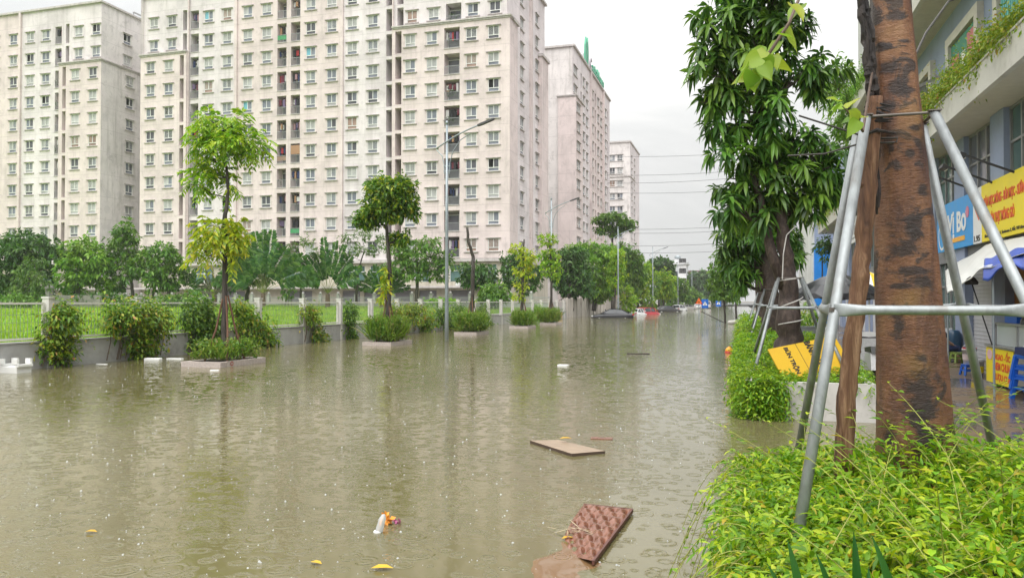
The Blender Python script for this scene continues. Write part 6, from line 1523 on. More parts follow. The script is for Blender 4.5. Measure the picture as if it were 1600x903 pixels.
# rough wooden prop
m = MB(); pts = [at(1314, 4.9, .45), at(1321, 4.88, zat(620, 4.88)), at(1338, 4.86, zat(480, 4.86)), at(1350, 4.86, zat(380, 4.86)), at(1361, 4.84, zat(260, 4.84)), at(1369, 4.8, zat(150, 4.8))]; Qp = []
for i in range(5):
    for k in range(8): Qp.append(pts[i].lerp(pts[i + 1], k / 8) + Vector((RS.gauss(0, .003), RS.gauss(0, .003), 0)))
Qp.append(pts[-1]); m.tube(Qp, [(.058 - .012 * i / len(Qp)) * RS.uniform(.93, 1.08) for i in range(len(Qp))], 14)
for f, a in ((.3, .4), (.55, 2.0), (.75, 3.6), (.18, 5)): q = Qp[int(f * len(Qp))]; m.lathe([(.004, -.02), (.02, 0), (.016, .02), (.004, .03)], q + Vector((.045 * math.cos(a), .045 * math.sin(a), 0)), 8)
tag(m.build('wooden_prop', bark('prop_bark', (.04, .016, .009), (.17, .08, .038), (.46, .29, .17), (12, 12, .9), 1.4), None, pts[0], True), 'rough brown wooden pole leaning against the big orange-brown trunk', 'pole')
# wires tied to the trunk
WIR = mat('wire_dark', (.04, .035, .03), .6); WPALE = mat('wire_pale', (.50, .48, .45), .5)
m = MB(); m.tube([at(1250, 4.9, zat(180, 4.9)), at(1300, 4.9, zat(196, 4.9)), at(1362, 4.88, zat(216, 4.88)), at(1405, 4.80, zat(215, 4.8)), at(1402, 4.80, zat(222, 4.8))], .006, 6); m.tube([at(1232, 5.0, zat(243, 5)), at(1290, 4.95, zat(240, 4.95)), at(1345, 4.9, zat(224, 4.9)), at(1400, 4.8, zat(222, 4.8))], .006, 6)
tag(m.build('tie_wire', WIR, None, at(1400, 4.8, zat(220, 4.8))), 'rusty tie wires running from the big orange-brown trunk toward the mango leaves', 'wire')
m = MB(); m.tube([at(1562, 7.5, zat(-30, 7.5)), at(1486, 6.6, zat(0, 6.6)), at(1450, 5.6, zat(50, 5.6)), at(1432, 5.1, zat(88, 5.1)), at(1422, 4.9, zat(112, 4.9))], .009, 6)
tag(m.build('black_cable', WIR, None, at(1422, 4.9, zat(112, 4.9))), 'black cable sagging from the building to the big orange-brown trunk', 'cable')

# ---------------------------------------------------------------- mango trees
BK_MANGO = bark('bark_mango', (.020, .013, .011), (.06, .040, .032), (.15, .11, .085), (7, 7, 3.5), .9)
GM = 'mango trees in the concrete planters'
def mango(label, d, base, tr, L, dens, k, ln, seed, newL=()):
    root = empty('street_tree', base, label, 'tree', GM); C = cl(d, L); lb = LB(); rng = np.random.RandomState(seed)
    P, D = blob_points(C, dens, rng, .35, .3); n = len(P)
    for part, mi in ((D, 0),):
        ax = unit(D * .6 + rng.normal(size=(n, 3)) * .35 + [[0, 0, -.05]])                      # twig direction
        e1 = unit(np.cross(ax, rng.normal(size=(n, 3)))); e2 = np.cross(ax, e1); new = rng.uniform(size=n) < .16
        for j in range(k):
            a = j * 2.399 + rng.uniform(0, .5, n); f = j / k
            d_ = ax * (.15 + .5 * f) + (e1 * np.cos(a)[:, None] + e2 * np.sin(a)[:, None]) * .95; d_[:, 2] -= .2
            B = P + ax * (.10 * f * ln / .22) - ax * .06; arr_L = ln * rng.uniform(.7, 1.2, n)
            for sel, mm in ((~new, 0), (new, 1)):
                if sel.any(): lb.add(leaf_arrays(B[sel], d_[sel], unit(rng.normal(size=(sel.sum(), 3)) * .25 + [[0, 0, 1]] + ax[sel] * .5), arr_L[sel], ln * .27, .5, d < 20), mm)
    trunk_of('trunk', root, d, tr[0], C[:len(C)], BK_MANGO, .02, .32)
    for extra in tr[1:]:
        m = MB(); pts = [at(px, d, zat(py, d)) for px, py, _ in extra]; m.tube(pts, [q[2] for q in extra], 12); m.build('limb', BK_MANGO, root, wloc(root), True)
    lb.build('crown', [LF_MANGO, LF_MANGO_N], root, wloc(root)); return root
MG = mango('tall mango tree with long drooping leaves and a black trunk behind the yellow board', 14.2, at(1231, 14.2, .5),
    [[(1231, 580, .27), (1231, 540, .245), (1231, 490, .215), (1231, 440, .175), (1228, 400, .14), (1221, 350, .115), (1214, 300, .105), (1205, 220, .09), (1190, 130, .08), (1180, 60, .05)], [(1226, 450, .11), (1206, 395, .095), (1196, 350, .085), (1188, 310, .075), (1172, 260, .05)]],
    [(1128, 25, 32, 30), (1170, 15, 40, 32), (1215, 45, 40, 34), (1108, 70, 28, 30), (1150, 70, 40, 34), (1185, 95, 42, 36), (1248, 40, 24, 22), (1275, 110, 36, 30), (1245, 125, 36, 30), (1112, 120, 28, 30), (1140, 140, 36, 34), (1195, 150, 42, 36), (1150, 190, 36, 28), (1205, 205, 44, 32), (1250, 215, 26, 24), (1160, 240, 36, 28), (1212, 255, 46, 30), (1262, 262, 36, 30), (1300, 262, 26, 30), (1148, 285, 28, 24), (1190, 295, 42, 28), (1245, 300, 38, 26), (1285, 295, 26, 22), (1140, 325, 22, 20), (1175, 335, 32, 22), (1262, 325, 24, 14), (1160, -25, 40, 30), (1215, -10, 36, 26), (1110, 160, 20, 22), (1315, 292, 18, 18), (1300, 235, 22, 18)],
    10.5, 14, .30, 301)
mango('second mango tree in the row, its lower crown beside the braced pipes', 23.2, at(1206, 23.2, .6),
    [[(1206, 545, .30), (1206, 500, .27), (1203, 440, .24), (1196, 400, .2), (1188, 360, .14), (1182, 320, .08)]],
    [(1150, 385, 20, 18), (1175, 395, 22, 20), (1148, 355, 20, 18), (1172, 365, 24, 20), (1200, 365, 22, 20), (1240, 388, 16, 16), (1228, 365, 20, 18), (1160, 410, 18, 14), (1185, 330, 26, 20), (1215, 330, 22, 20), (1150, 330, 16, 16), (1245, 405, 9, 10), (1145, 415, 14, 14), (1172, 430, 14, 12), (1140, 372, 16, 16), (1138, 400, 12, 14), (1160, 440, 14, 10)], 12, 12, .33, 302)
mango('third mango tree in the row, mostly behind the other two', 32.4, at(1190, 32.4, .6),
    [[(1190, 520, .28), (1190, 480, .25), (1188, 440, .22), (1184, 400, .15), (1182, 370, .08)]],
    [(1165, 412, 16, 14), (1185, 415, 16, 14), (1160, 395, 14, 14), (1190, 390, 18, 16), (1175, 425, 16, 10), (1205, 410, 14, 14), (1155, 425, 10, 10)], 6, 10, .3, 303)
# pale cord spiralling on the black trunk
m = MB()
for z0, z1 in ((.78, .98), (1.32, 1.42), (1.62, 1.82), (2.12, 2.18)):
    m.tube([(.86 + (.265 - .02 * z0) * math.cos(math.radians(a)), 15.0 + (.265 - .02 * z0) * math.sin(math.radians(a)), z0 + (z1 - z0) * (a - 210) / 130) for a in range(210, 345, 12)], .011, 6)
m.tube([(.72, 14.74, 2.15), (.74, 14.74, 2.6), (.80, 14.80, 2.95), (.95, 14.8, 3.1)], .011, 6)
m.build('cord', WPALE, MG, (.86, 15, 1.5))
# leaning yellow board
r = empty('advertising_board', at(1250, 13.0, .6), 'yellow board with black sideways lettering, fallen askew in the hedge before the black trunk', 'sign board')
tl, tr_, bl = at(1199, 12.75, zat(546, 12.75)), at(1303, 13.1, zat(525, 13.1)), at(1211, 12.5, zat(584, 12.5))
u = (tr_ - tl); W_ = u.length; u.normalize(); v = (tl - bl); v = (v - u * v.dot(u)); H_ = v.length * 1.5; v.normalize(); nrm = u.cross(v)
YB_ = mat('board_yellow', (.60, .37, .02), .45, var=.07, dirt=(.5, .28, .02), dscale=3, damt=.5)
m = MB(); c = tl + u * W_ / 2 - v * H_ / 2; m.obox(c, u * W_ / 2, v * H_ / 2, nrm * .012); m.build('board_panel', YB_, r, wloc(r))
m = MB(); c2 = tl + u * W_ * .40 - v * H_ / 2 + nrm * .0135; m.obox(c2, u * .004, v * H_ / 2, nrm * .001); m.build('divider_line', S_BLACK, r, wloc(r))
put_text(r, 'BÁNH MÌ K', .14, S_BLACK, tl + u * W_ * .58 - v * H_ * .36 + nrm * .016, -v, u, (H_ * .72, .15), .006, .004)
put_text(r, 'BÚN TRỘN', .12, S_BLACK, tl + u * W_ * .24 - v * H_ * .42 + nrm * .016, -v, u, (H_ * .74, .13), .004, .004)
# ---------------------------------------------------------------- shop building beside the pavement
BLUEW = mat('blue_grey_paint', (.27, .32, .45), .7, var=.08, vscale=1.2, dirt=(.22, .23, .27), dscale=.7, damt=.5)
SLABW = mat('slab_off_white', (.56, .54, .50), .8, var=.08, vscale=.8, dirt=(.30, .28, .24), dscale=.9, damt=.5)
SOFF = mat('soffit_cream', (.54, .50, .43), .85, var=.08)
ALU = mat('aluminium_grey', (.30, .30, .30), .45, metal=.4); SHW = mat('shutter_white', (.58, .58, .60), .5, var=.08)
XW = 6.62; XO = 5.5
sb = empty('shop_building', (XW, 30, 0), 'blue-grey shop building with glazed shops and planted white balconies along the pavement', 'building')
PIL = [(8.0 + 3.66 * k - .75, 8.0 + 3.66 * k + .35) for k in range(1, 15)]           # pilasters along the street
PIL = [(a + .42, b + .42) for a, b in PIL]
m = MB(); m.box(XW + .12, XW + 5, 6, 61, -.1, 11.28); m.build('wall', BLUEW, sb, wloc(sb))
m = MB(); m.box(XW + .12, XW + 5, 6, 49.4, 11.282, 25); m.build('upper_wall', plaster('upper_pale', (.56, .56, .55), (.36, .35, .33), .5, False), sb, wloc(sb))
m = MB()
for a, b in PIL:
    if a < 60: m.box(XW - .18, XW + .118, a, b, -.1, 6.69)
m.build('pilaster', BLUEW, sb, wloc(sb))
def shutter(y0, y1, z1, mt):
    s = MB(); n = int((z1 - .05) / .11)
    for k in range(n): z = .05 + k * .11; s.quad((XW + .05, y0, z), (XW + .05, y1, z), (XW + .035, y1, z + .1), (XW + .035, y0, z + .1)); s.quad((XW + .035, y0, z + .1), (XW + .035, y1, z + .1), (XW + .05, y1, z + .11), (XW + .05, y0, z + .11))
    return s.build('roller_shutter', mt, sb, wloc(sb))
ORANGE = mat('shop_orange_wood', (.30, .13, .025), .5, var=.2)
for k in range(len(PIL) - 1):
    y0, y1 = PIL[k][1] + .02, PIL[k + 1][0] - .02
    if y0 > 59: break
    # upper glazing
    w = MB(); w.box(XW + .02, XW + .1, y0, y1, 3.5, 6.68, 1); n = 3
    for q in range(n + 1): yy = y0 + (y1 - y0) * q / n; w.box(XW - .04, XW + .018, yy - .04, yy + .04, 3.5, 6.68, 0)
    for z in (3.5, 5.75, 6.62): w.box(XW - .035, XW + .016, y0 + .041, y1 - .041, z, z + .06, 0)
    w.build('shop_window', [ALU, G_GREEN if k % 3 else G_BLUE], sb, wloc(sb))
    b = MB(); b.box(XW - .1, XW + .11, y0, y1, 3.0, 3.49); b.build('lintel_band', mat('lintel_grey', (.20, .20, .21), .6), sb, wloc(sb))
    mid = (y0 + y1) / 2
    if 19.5 < mid < 22.5 or 15.5 < mid < 18.7:
        d = MB(); d.box(XW + .02, XW + .1, y0, y1, .05, 2.98, 0); d.box(XW - .02, XW + .018, y0 + .3, y0 + .36, .05, 2.98, 1); d.box(XW - .02, XW + .018, mid - .03, mid + .03, .05, 2.98, 1); d.build('shop_front', [ORANGE, ALU], sb, wloc(sb))
    elif 26.5 < mid < 30:
        d = MB(); d.box(XW + .04, XW + .1, y0, y1, .05, 2.98, 1)
        for q in range(5): yy = y0 + (y1 - y0) * q / 4; d.box(XW - .02, XW + .038, yy - .035, yy + .035, .05, 2.98, 0)
        d.box(XW - .015, XW + .036, y0 + .04, y1 - .04, 2.2, 2.26, 0); d.build('shop_front', [ALU, G_GREEN], sb, wloc(sb))
    else: shutter(y0, y1, 2.95, SHW)
# planted balcony slab, upper slab
def slab_band(z0, z1, ya, yb, nm):
    m = MB(); m.box(XO, XO + .14, ya, yb, z0, z1); m.box(XO + .141, XW + .115, ya, yb, z0, z0 + .18, 1); m.box(XO - .03, XO + .17, ya - .02, yb + .02, z1 + .002, z1 + .05); m.box(XO + .141, XW + .118, yb - .14, yb, z0 + .182, z1)
    return m.build(nm, [SLABW, SOFF], sb, wloc(sb))
slab_band(6.70, 7.42, 6, 61, 'balcony_slab'); slab_band(11.3, 12.0, 6, 49.5, 'balcony_slab')
# upper wall windows with pale reveals
CREAM = mat('reveal_cream', (.56, .53, .47), .8); TEALP = mat('teal_shutter', (.10, .42, .42), .5, var=.1)
for k, (ya, yb, kind) in enumerate(((14.2, 17.6, 'teal'), (21.0, 23.2, 'teal'), (25.3, 28.2, 'sign'), (31.0, 33.6, 'dark'), (37, 39.6, 'dark'), (43, 45.5, 'dark'))):
    w = MB(); z0, z1 = 7.5, 10.1
    w.box(XW - .06, XW + .118, ya - .35, ya, z0, z1 + .3, 0); w.box(XW - .06, XW + .118, yb, yb + .35, z0, z1 + .3, 0); w.box(XW - .06, XW + .118, ya + .001, yb - .001, z1, z1 + .3, 0); w.box(XW + .09, XW + .117, ya, yb, z0, z1, 1)
    o = w.build('window', [CREAM, G_DARK], sb, wloc(sb))
    if kind == 'teal':
        s = MB(); n = int((yb - ya) / .16)
        for q in range(n): y = ya + .02 + q * .16; s.box(XW + .0, XW + .06, y, y + .11, z0, z1 - .02)
        s.build('shutter', TEALP, o, wloc(sb))
    if kind == 'sign':
        s = MB(); s.box(XW + .03, XW + .05, ya + .05, yb - .05, 8.2, z1 - .05, 0); s.box(XW + .018, XW + .028, ya + .15, ya + 1.0, 8.9, 9.9, 1); s.box(XW + .018, XW + .028, yb - 1.0, yb - .15, 8.6, 9.6, 1); s.box(XW + .018, XW + .028, ya + 1.2, yb - 1.2, 9.0, 9.5, 2)
        s.build('window_banner', [flat('banner_green', (.02, .22, .13)), flat('banner_pink', (.55, .16, .17)), S_WHITE], o, wloc(sb))
m = MB()
for k in range(8):
    for j in range(4): y = 12 + k * 4.8; m.box(XW + .06, XW + .117, y, y + 1.6, 12.9 + j * 3.1, 14.5 + j * 3.1)
m.build('upper_window', G_DARK, sb, wloc(sb))
m = MB(); m.box(XO + .8, XO + 1.1, 33.6, 34, 11.1, 11.28); m.build('ceiling_lamp', ALU, sb, wloc(sb))
def trough(label, y0, y1, z, seed, x=XO + .12, m_=LF_HEDGE2, n=900):
    rng = np.random.RandomState(seed); C = []
    y = y0
    while y < y1: C.append((x + rng.uniform(-.05, .2), y, z + rng.uniform(.15, .45), .30, .5, .30 + rng.uniform(0, .38))); y += .5
    lb = LB(); cluster_leaves(lb, C, 80, 5, .105, .05, rng, .1, .6, .3, shell=.2, lump=.4, jit=.09)
    return tag(lb.build('balcony_plant', m_, None, (x, (y0 + y1) / 2, z)), label, 'plant', 'plants on the balcony edges')
LF_BALC = leaf_mat('leaf_balcony', [(0, (.12, .22, .02)), (.6, (.26, .37, .03)), (.9, (.42, .45, .05)), (1, (.40, .22, .08))], .4)
trough('long yellow-green plant row along the lower balcony, from the teal shutter to the big trunk', 15, 33, 7.4, 401, m_=LF_BALC)
trough('yellow-green plants on the far end of the lower balcony', 44, 60.5, 7.4, 402, m_=LF_BALC)
trough('fresh green plants hanging over the upper balcony end', 38, 49, 11.9, 403, m_=LF_FRESH)
g_ = cl(40, [(1305, 125, 26, 26), (1325, 150, 24, 26), (1320, 108, 18, 16), (1338, 185, 18, 20), (1300, 160, 16, 16), (1318, 195, 22, 20), (1335, 225, 16, 18), (1345, 140, 12, 18), (1310, 225, 16, 14), (1340, 262, 14, 16)])
lb = LB(); cluster_leaves(lb, g_, 15, 5, .30, .10, np.random.RandomState(404), .4, .6, .3, shell=.3, lump=.4, jit=.1)
root = empty('balcony_tree', (g_[0][0], g_[0][1], 11.5), 'feathery bright green tree by the upper balcony, behind the mango crown', 'tree'); lb.build('crown', LF_FRESH, root, wloc(root))
m = MB(); m.tube([(g_[1][0] + .4, g_[1][1], 9.0), (g_[1][0] + .2, g_[1][1], 11.5), (g_[0][0], g_[0][1], 13.4)], [.08, .06, .03], 7); m.build('trunk', BK_BROWN, root, wloc(root))
# bracket lamp and floodlight arms over the signs
m = MB(); m.bar((XW + .1, 27.4, 9.2), (4.95, 27.0, 8.35), .09); m.box(4.5, 5.0, 26.85, 27.15, 8.25, 8.5)
tag(m.build('bracket_lamp', ALU, None, (XW, 27.4, 9.2)), 'grey bracket lamp reaching out above the planted balcony', 'lamp')
for i, (y, lab) in enumerate(((24.4, 'black sign lamp arm nearest the white strip of the yellow banner'), (22.9, 'black sign lamp arm in the middle above the yellow banner'), (21.2, 'black sign lamp arm over the lettering end of the yellow banner'))):
    r = empty('sign_lamp', (6.3, y, 4.9), lab, 'lamp', 'black sign lamps'); m = MB(); m.bar((6.34, y, 4.86), (5.3, y + .1, 5.35), .05); m.build('arm', S_BLACK, r, wloc(r)); m = MB(); m.obox((5.22, y + .1, 5.33), (.06, 0, -.03), (0, .2, 0), (.02, 0, .05)); m.obox((5.24, y + .1, 5.27), (.05, 0, -.02), (0, .17, 0), (.001, 0, .004), 1); m.build('lamp_head', [S_BLACK, S_WHITE], r, wloc(r))

# ---------------------------------------------------------------- shop signs on the facade
XSG = 6.34; UY, UZ = Vector((0, -1, 0)), Vector((0, 0, 1))
def board(name, label, y0, y1, z0, z1, m_, x=XSG, cat='sign'):
    r = empty(name, (x, (y0 + y1) / 2, z0), label, cat, 'shop signs on the blue-grey building'); m = MB(); m.box(x, x + .1, y0, y1, z0, z1); m.build('sign_panel', m_, r, wloc(r)); return r
SY = mat('banner_yellow', (.82, .66, .01), .4, var=.05); SRED = flat('letter_red', (.70, .10, .02), .4); SBL = mat('banner_blue', (.02, .30, .70), .4, var=.08); DKB = flat('letter_dark', (.04, .04, .03), .5)
r = board('shop_sign', 'yellow banner sign with two lines of red lettering', 20.25, 23.85, 3.36, 4.9, SY)
put_text(r, 'BÚN MỌC MÓNG - BÚN MỌC - SƯỜN', .3, SRED, (XSG - .008, 22.05, 4.42), UY, UZ, (3.1, .40), .006); put_text(r, 'BÚN THỊT MÓNG GIÒ', .3, SRED, (XSG - .008, 22.15, 3.92), UY, UZ, (1.9, .40), .006)
put_text(r, 'Kiosk 3a N02 Tầng 1, Ecohome 2, Bắc Từ Liêm', .12, DKB, (XSG - .008, 22.05, 3.5), UY, UZ, (3.0, .13), .001)
r = board('shop_sign', 'narrow white strip with a red triangle beside the yellow banner', 23.86, 24.66, 3.36, 4.9, S_WHITE)
m = MB(); m.prism([(-.28, .14), (.28, .14), (.1, -.22)], (XSG - .002, 24.2, 4.2), (0, -1, 0), (0, 0, 1), .006); m.build('red_triangle', SRED, r, wloc(r)); put_text(r, '1.95', .2, DKB, (XSG - .008, 24.28, 3.5), UY, UZ, (.55, .17), .003); put_text(r, '25', .2, flat('letter_rose', (.6, .25, .25)), (XSG - .008, 24.2, 4.55), UY, UZ, (.3, .15))
r = board('shop_sign', 'blue sign with white lettering and an orange strip', 24.68, 28.8, 3.36, 4.86, SBL)
put_text(r, 'Vị Bơ', .6, S_WHITE, (XSG - .008, 26.4, 4.1), UY, UZ, (2.1, .85), .02); m = MB(); m.box(XSG - .012, XSG - .002, 25.5, 27.3, 3.56, 3.7); m.build('orange_strip', flat('strip_orange', (.8, .4, .05)), r, wloc(r))
n = 18; m = MB()
for j in range(n): a, b = 2 * math.pi * j / n, 2 * math.pi * (j + 1) / n; m.quad((XSG - .006, 28.2 - .42 * math.cos(a), 3.9 + .5 * math.sin(a)), (XSG - .006, 28.2 - .42 * math.cos(b), 3.9 + .5 * math.sin(b)), (XSG - .006, 28.2 - .34 * math.cos(b), 3.9 + .42 * math.sin(b)), (XSG - .006, 28.2 - .34 * math.cos(a), 3.9 + .42 * math.sin(a)))
m.build('round_mark', [S_WHITE], r, wloc(r)); m = MB(); m.lathe([(.17, -.004), (.17, .004)], (0, 0, 0), 14); k0 = len(m.v) - 28; m.v[k0:] = [(XSG - .01 + z, 25.2 + x_, 4.35 + y_) for x_, y_, z in m.v[k0:]]
m.build('emblem', [flat('emblem_rose', (.6, .2, .3))], r, wloc(r))
r = board('shop_sign', 'red and white shop sign just past the big orange-brown trunk', 38.4, 40.8, 3.55, 4.75, S_RED); m = MB(); m.box(XSG - .01, XSG - .002, 38.5, 40.7, 3.95, 4.45); m.build('white_band', S_WHITE, r, wloc(r)); put_text(r, 'CAFE', .3, S_WHITE, (XSG - .01, 39.6, 4.6), UY, UZ, (1.4, .2))
r = board('shop_sign', 'white hanging board with grey drawing under the far balcony', 44.4, 48.4, 5.0, 6.35, S_WHITE, 6.0); m = MB()
for k in range(5): m.box(5.985, 5.998, 45 + k * .65, 45.35 + k * .65, 5.45, 5.8 + .12 * (k % 3))
m.box(5.985, 5.998, 44.8, 48, 5.2, 5.28); m.build('drawing', flat('drawing_grey', (.3, .3, .3)), r, wloc(r))
board('shop_sign', 'green upright sign below the white hanging board', 47, 49, 3.1, 4.5, flat('sign_leaf_green', (.08, .35, .10)))
# neighbour with the blue panel and the white side wall
nb = empty('neighbour_building', (5.36, 64, 0), 'building with a bright blue front panel and stained white side wall past the balconies', 'building')
m = MB(); m.box(5.36, 14, 64, 79, -.1, 13); m.build('side_wall', plaster('mural_white', (.62, .63, .62), (.35, .45, .36), .4, False), nb, wloc(nb))
m = MB(); m.box(5.5, 14, 63.88, 63.998, 6.0, 13); m.build('front_wall', BLUEW, nb, wloc(nb)); m = MB(); m.box(5.46, 8.2, 63.8, 63.998, .05, 5.99); m.build('blue_panel', mat('panel_blue', (.015, .24, .72), .45), nb, wloc(nb))
m = MB(); m.box(5.3, 14.1, 63.7, 79.2, 13.002, 13.4); m.build('roof', SLABW, nb, wloc(nb))
lb = LB(); cc = cl(52, [(1285, 385, 16, 10), (1297, 400, 12, 16), (1292, 378, 14, 8)]); cluster_leaves(lb, cc, 14, 4, .3, .12, np.random.RandomState(410), .4, .6, .3, shell=.3); root = empty('street_tree', (cc[0][0], cc[0][1], 0), 'small dark tree before the bright blue panel', 'tree'); lb.build('crown', LF_DEEP, root, wloc(root)); m = MB(); m.tube([(cc[0][0], cc[0][1], -.1), (cc[0][0], cc[0][1], cc[0][2])], [.06, .04], 7); m.build('trunk', BK_DARK, root, wloc(root))

# ---------------------------------------------------------------- on the pavement
TARPW = mat('tarp_white', (.60, .60, .57), .6, var=.06, dirt=(.42, .40, .36), dscale=2); TARPB = mat('tarp_blue', (.01, .06, .42), .35)
I_ = [Vector((6.3, 15, 3.3)), Vector((6.3, 23.3, 3.23)), Vector((6.3, 27.6, 2.74))]; O_ = [Vector((4.3, 10.6, 2.68)), Vector((4.3, 15.9, 2.37)), Vector((4.35, 18.9, 1.88))]
def seg3(P, t): return P[0].lerp(P[1], t * 2) if t < .5 else P[1].lerp(P[2], t * 2 - 1)
def tarp(u, v):
    p = seg3(I_, v).lerp(seg3(O_, v), u); p.z += -.10 * math.sin(math.pi * u) + .025 * math.sin(v * 31 + u * 3) * u + .02 * math.sin(v * 17 - u * 9) ; return p
r = empty('tarp_awning', (6.3, 23, 3.2), 'white tarpaulin awning slung low from the shop fronts over the food cart', 'awning'); m = MB(); m.grid(tarp, 20, 48)
o = m.build('tarp_sheet', TARPW, r, wloc(r), True); sd = o.modifiers.new('thick', 'SOLIDIFY'); sd.thickness = .012
m = MB(); m.tube([(4.32, 15.6, .05), (4.32, 15.6, 2.38)], .02, 8); m.tube([(4.35, 18.9, .05), (4.35, 18.9, 1.9)], .018, 8); m.build('pole', LAMPST, r, wloc(r))
m = MB()
def blue(u, v):
    p = seg3(I_, .02 + .50 * v).lerp(seg3(O_, .02 + .5 * v), .80 + .22 * u); w = max(0, u - .75); p.z += .05 - .10 * math.sin(math.pi * u) - (.5 * w + .35 * w * (1 + math.sin(v * 15))) + .02 * math.sin(v * 40) ; p.x -= .03 * u; return p
m.grid(blue, 16, 40); o = m.build('blue_tarp', TARPB, None, (4.6, 13, 2.6), True); sd = o.modifiers.new('thick', 'SOLIDIFY'); sd.thickness = .008; tag(o, 'bright blue plastic sheet draped over the edge of the white tarpaulin awning', 'tarp')
m = MB()
for k in range(10):
    y = 11.8 + k * .3; poly = [(-.15, .3), (.15, .3), (.15, .08), (.08, 0), (-.08, 0), (-.15, .08)]; m.prism(poly, (5.15, y, 2.78), (0, -1, 0), (0, 0, 1), .008, k % 2)
tag(m.build('awning_valance', [flat('valance_red', (.4, .03, .03)), flat('valance_green', (.18, .42, .25))], None, (5.1, 13, 2.8)), 'scalloped red and green valance hanging at the edge of the photo over the cart', 'valance')
def parasol(label, px, d, R, zrim, ztop, m_, seed, grp='parasols on the pavement'):
    p = at(px, d); r = empty('parasol', (p.x, p.y, .045), label, 'parasol', grp); m = MB(); n = 8; rr = random.Random(seed); rings = []
    for q, t in enumerate((0.02, .35, .7, 1.0)):
        ring = []
        for j in range(n * 4):
            a = 2 * math.pi * j / (n * 4); fl = 1 - .09 * (1 - abs(math.cos(n * a / 2))) * t; sag = -.05 * (1 - abs(math.cos(n * a / 2))) * t
            ring.append((p.x + R * t * fl * math.cos(a), p.y + R * t * fl * math.sin(a), ztop - (ztop - zrim) * t ** 1.5 - sag + rr.uniform(-.006, .006)))
        rings.append(m.vs(ring))
    ring = [(p.x + R * 1.0 * math.cos(2 * math.pi * j / (n * 4)), p.y + R * 1.0 * math.sin(2 * math.pi * j / (n * 4)), zrim - .14 - .04 * math.cos(2 * math.pi * j / 4)) for j in range(n * 4)]; rings.append(m.vs(ring))
    for i in range(len(rings) - 1):
        for j in range(n * 4): m.face((rings[i] + j, rings[i] + (j + 1) % (n * 4), rings[i + 1] + (j + 1) % (n * 4), rings[i + 1] + j), (j // 4) % 2 if len(m_) > 1 else 0)
    o = m.build('canopy', m_, r, wloc(r)); m = MB(); m.tube([(p.x, p.y, .05), (p.x, p.y, ztop + .08)], .022, 8); m.build('pole', S_WHITE, r, wloc(r)); m = MB()
    for j in range(n): a = 2 * math.pi * j / n; m.bar((p.x, p.y, ztop - .02), (p.x + R * .97 * math.cos(a), p.y + R * .97 * math.sin(a), zrim - .02), .015)
    m.build('rib', LAMPST, r, wloc(r)); m = MB(); m.lathe([(.25, .05), (.25, .12), (.06, .16), (.05, .35)], (p.x, p.y, 0), 14); m.build('base', CONC, r, wloc(r)); return r
TB = mat('parasol_black', (.022, .022, .026), .3, var=.3)
parasol('black parasol with drooping rim beyond the black mango trunk', 1308, 21.4, 1.25, 1.95, 2.52, [TB], 1)
parasol('yellow and white parasol partly behind the black parasol', 1358, 25.5, 1.1, 2.05, 2.72, [flat('parasol_yellow', (.75, .50, .02)), S_WHITE], 2)
def stool(label, x, y, z, m_, s=1.0, grp='plastic stools on the pavement', rot=.2):
    r = empty('plastic_stool', (x, y, z), label, 'stool', grp); r.rotation_euler.z = rot; a = .15 * s; h = .28 * s; m = MB(); m.box(-a, a, -a, a, h - .025, h); m.box(-a + .012, a - .012, -a + .012, a - .012, h - .06, h - .0255); o = m.build('seat', m_, None); o.parent = r
    for sx, sy in ((-1, -1), (1, -1), (1, 1), (-1, 1)):
        m = MB(); m.bar((sx * a * 1.12, sy * a * 1.12, 0), (sx * a * .88, sy * a * .88, h - .03), .045 * s, .045 * s); o = m.build('leg', m_, None); o.parent = r
    m = MB()
    for k in range(4): q = [(-1, -1), (1, -1), (1, 1), (-1, 1)]; A_, B_ = q[k], q[(k + 1) % 4]; m.bar((A_[0] * a, A_[1] * a, h * .45), (B_[0] * a, B_[1] * a, h * .45), .02, .035)
    o = m.build('stretcher', m_, None); o.parent = r; return r
GRN = flat('stool_green', (.22, .30, .06), .4); BLU = flat('stool_blue', (.01, .10, .48), .35)
p = at(1497, 21.4); stool('green stool standing clear of the wall beside the white bucket', p.x, p.y, .045, GRN)
p = at(1480, 21.9); stool('green stool in front of the blue water drum', p.x, p.y, .045, GRN, rot=.5)
p = at(1468, 22.2); stool('green stool the person sits on', p.x, p.y, .045, GRN, 1.1, rot=0)
pb = at(1514, 17.7); stool('low blue stool under the red-lidded bucket', pb.x, pb.y, .045, BLU, .9, rot=.1)
def bucket(label, x, y, z, R, h, m1, m2, handle=True):
    r = empty('bucket', (x, y, z), label, 'bucket', 'white paint buckets'); m = MB(); m.lathe([(R * .84, 0), (R, h), (R * 1.06, h - .002), (R * 1.06, h + .02), (R * .95, h + .025)], (0, 0, 0), 20); o = m.build('body', S_WHITE, None, (0, 0, 0), True); o.parent = r
    m = MB(); m.lathe([(R * .935, h * .30), (R * 1.0, h * .72)], (0, 0, 0), 20); m.f = [f for f in m.f if len(f) == 4]; m.m = m.m[:len(m.f)]; m.v = [(a * 1.012, b * 1.012, c) for a, b, c in m.v]; o = m.build('label', m1, None); o.parent = r
    m = MB(); m.lathe([(R * 1.02, h + .026), (R * 1.02, h + .05), (R * .4, h + .055)], (0, 0, 0), 20); o = m.build('lid', m2, None); o.parent = r
    if handle: m = MB(); m.tube([(R * 1.07 * math.cos(t), .0, h * .95 + .16 * math.sin(t)) for t in [k * math.pi / 10 for k in range(11)]], .006, 5); o = m.build('handle', S_WHITE, None); o.parent = r
    return r
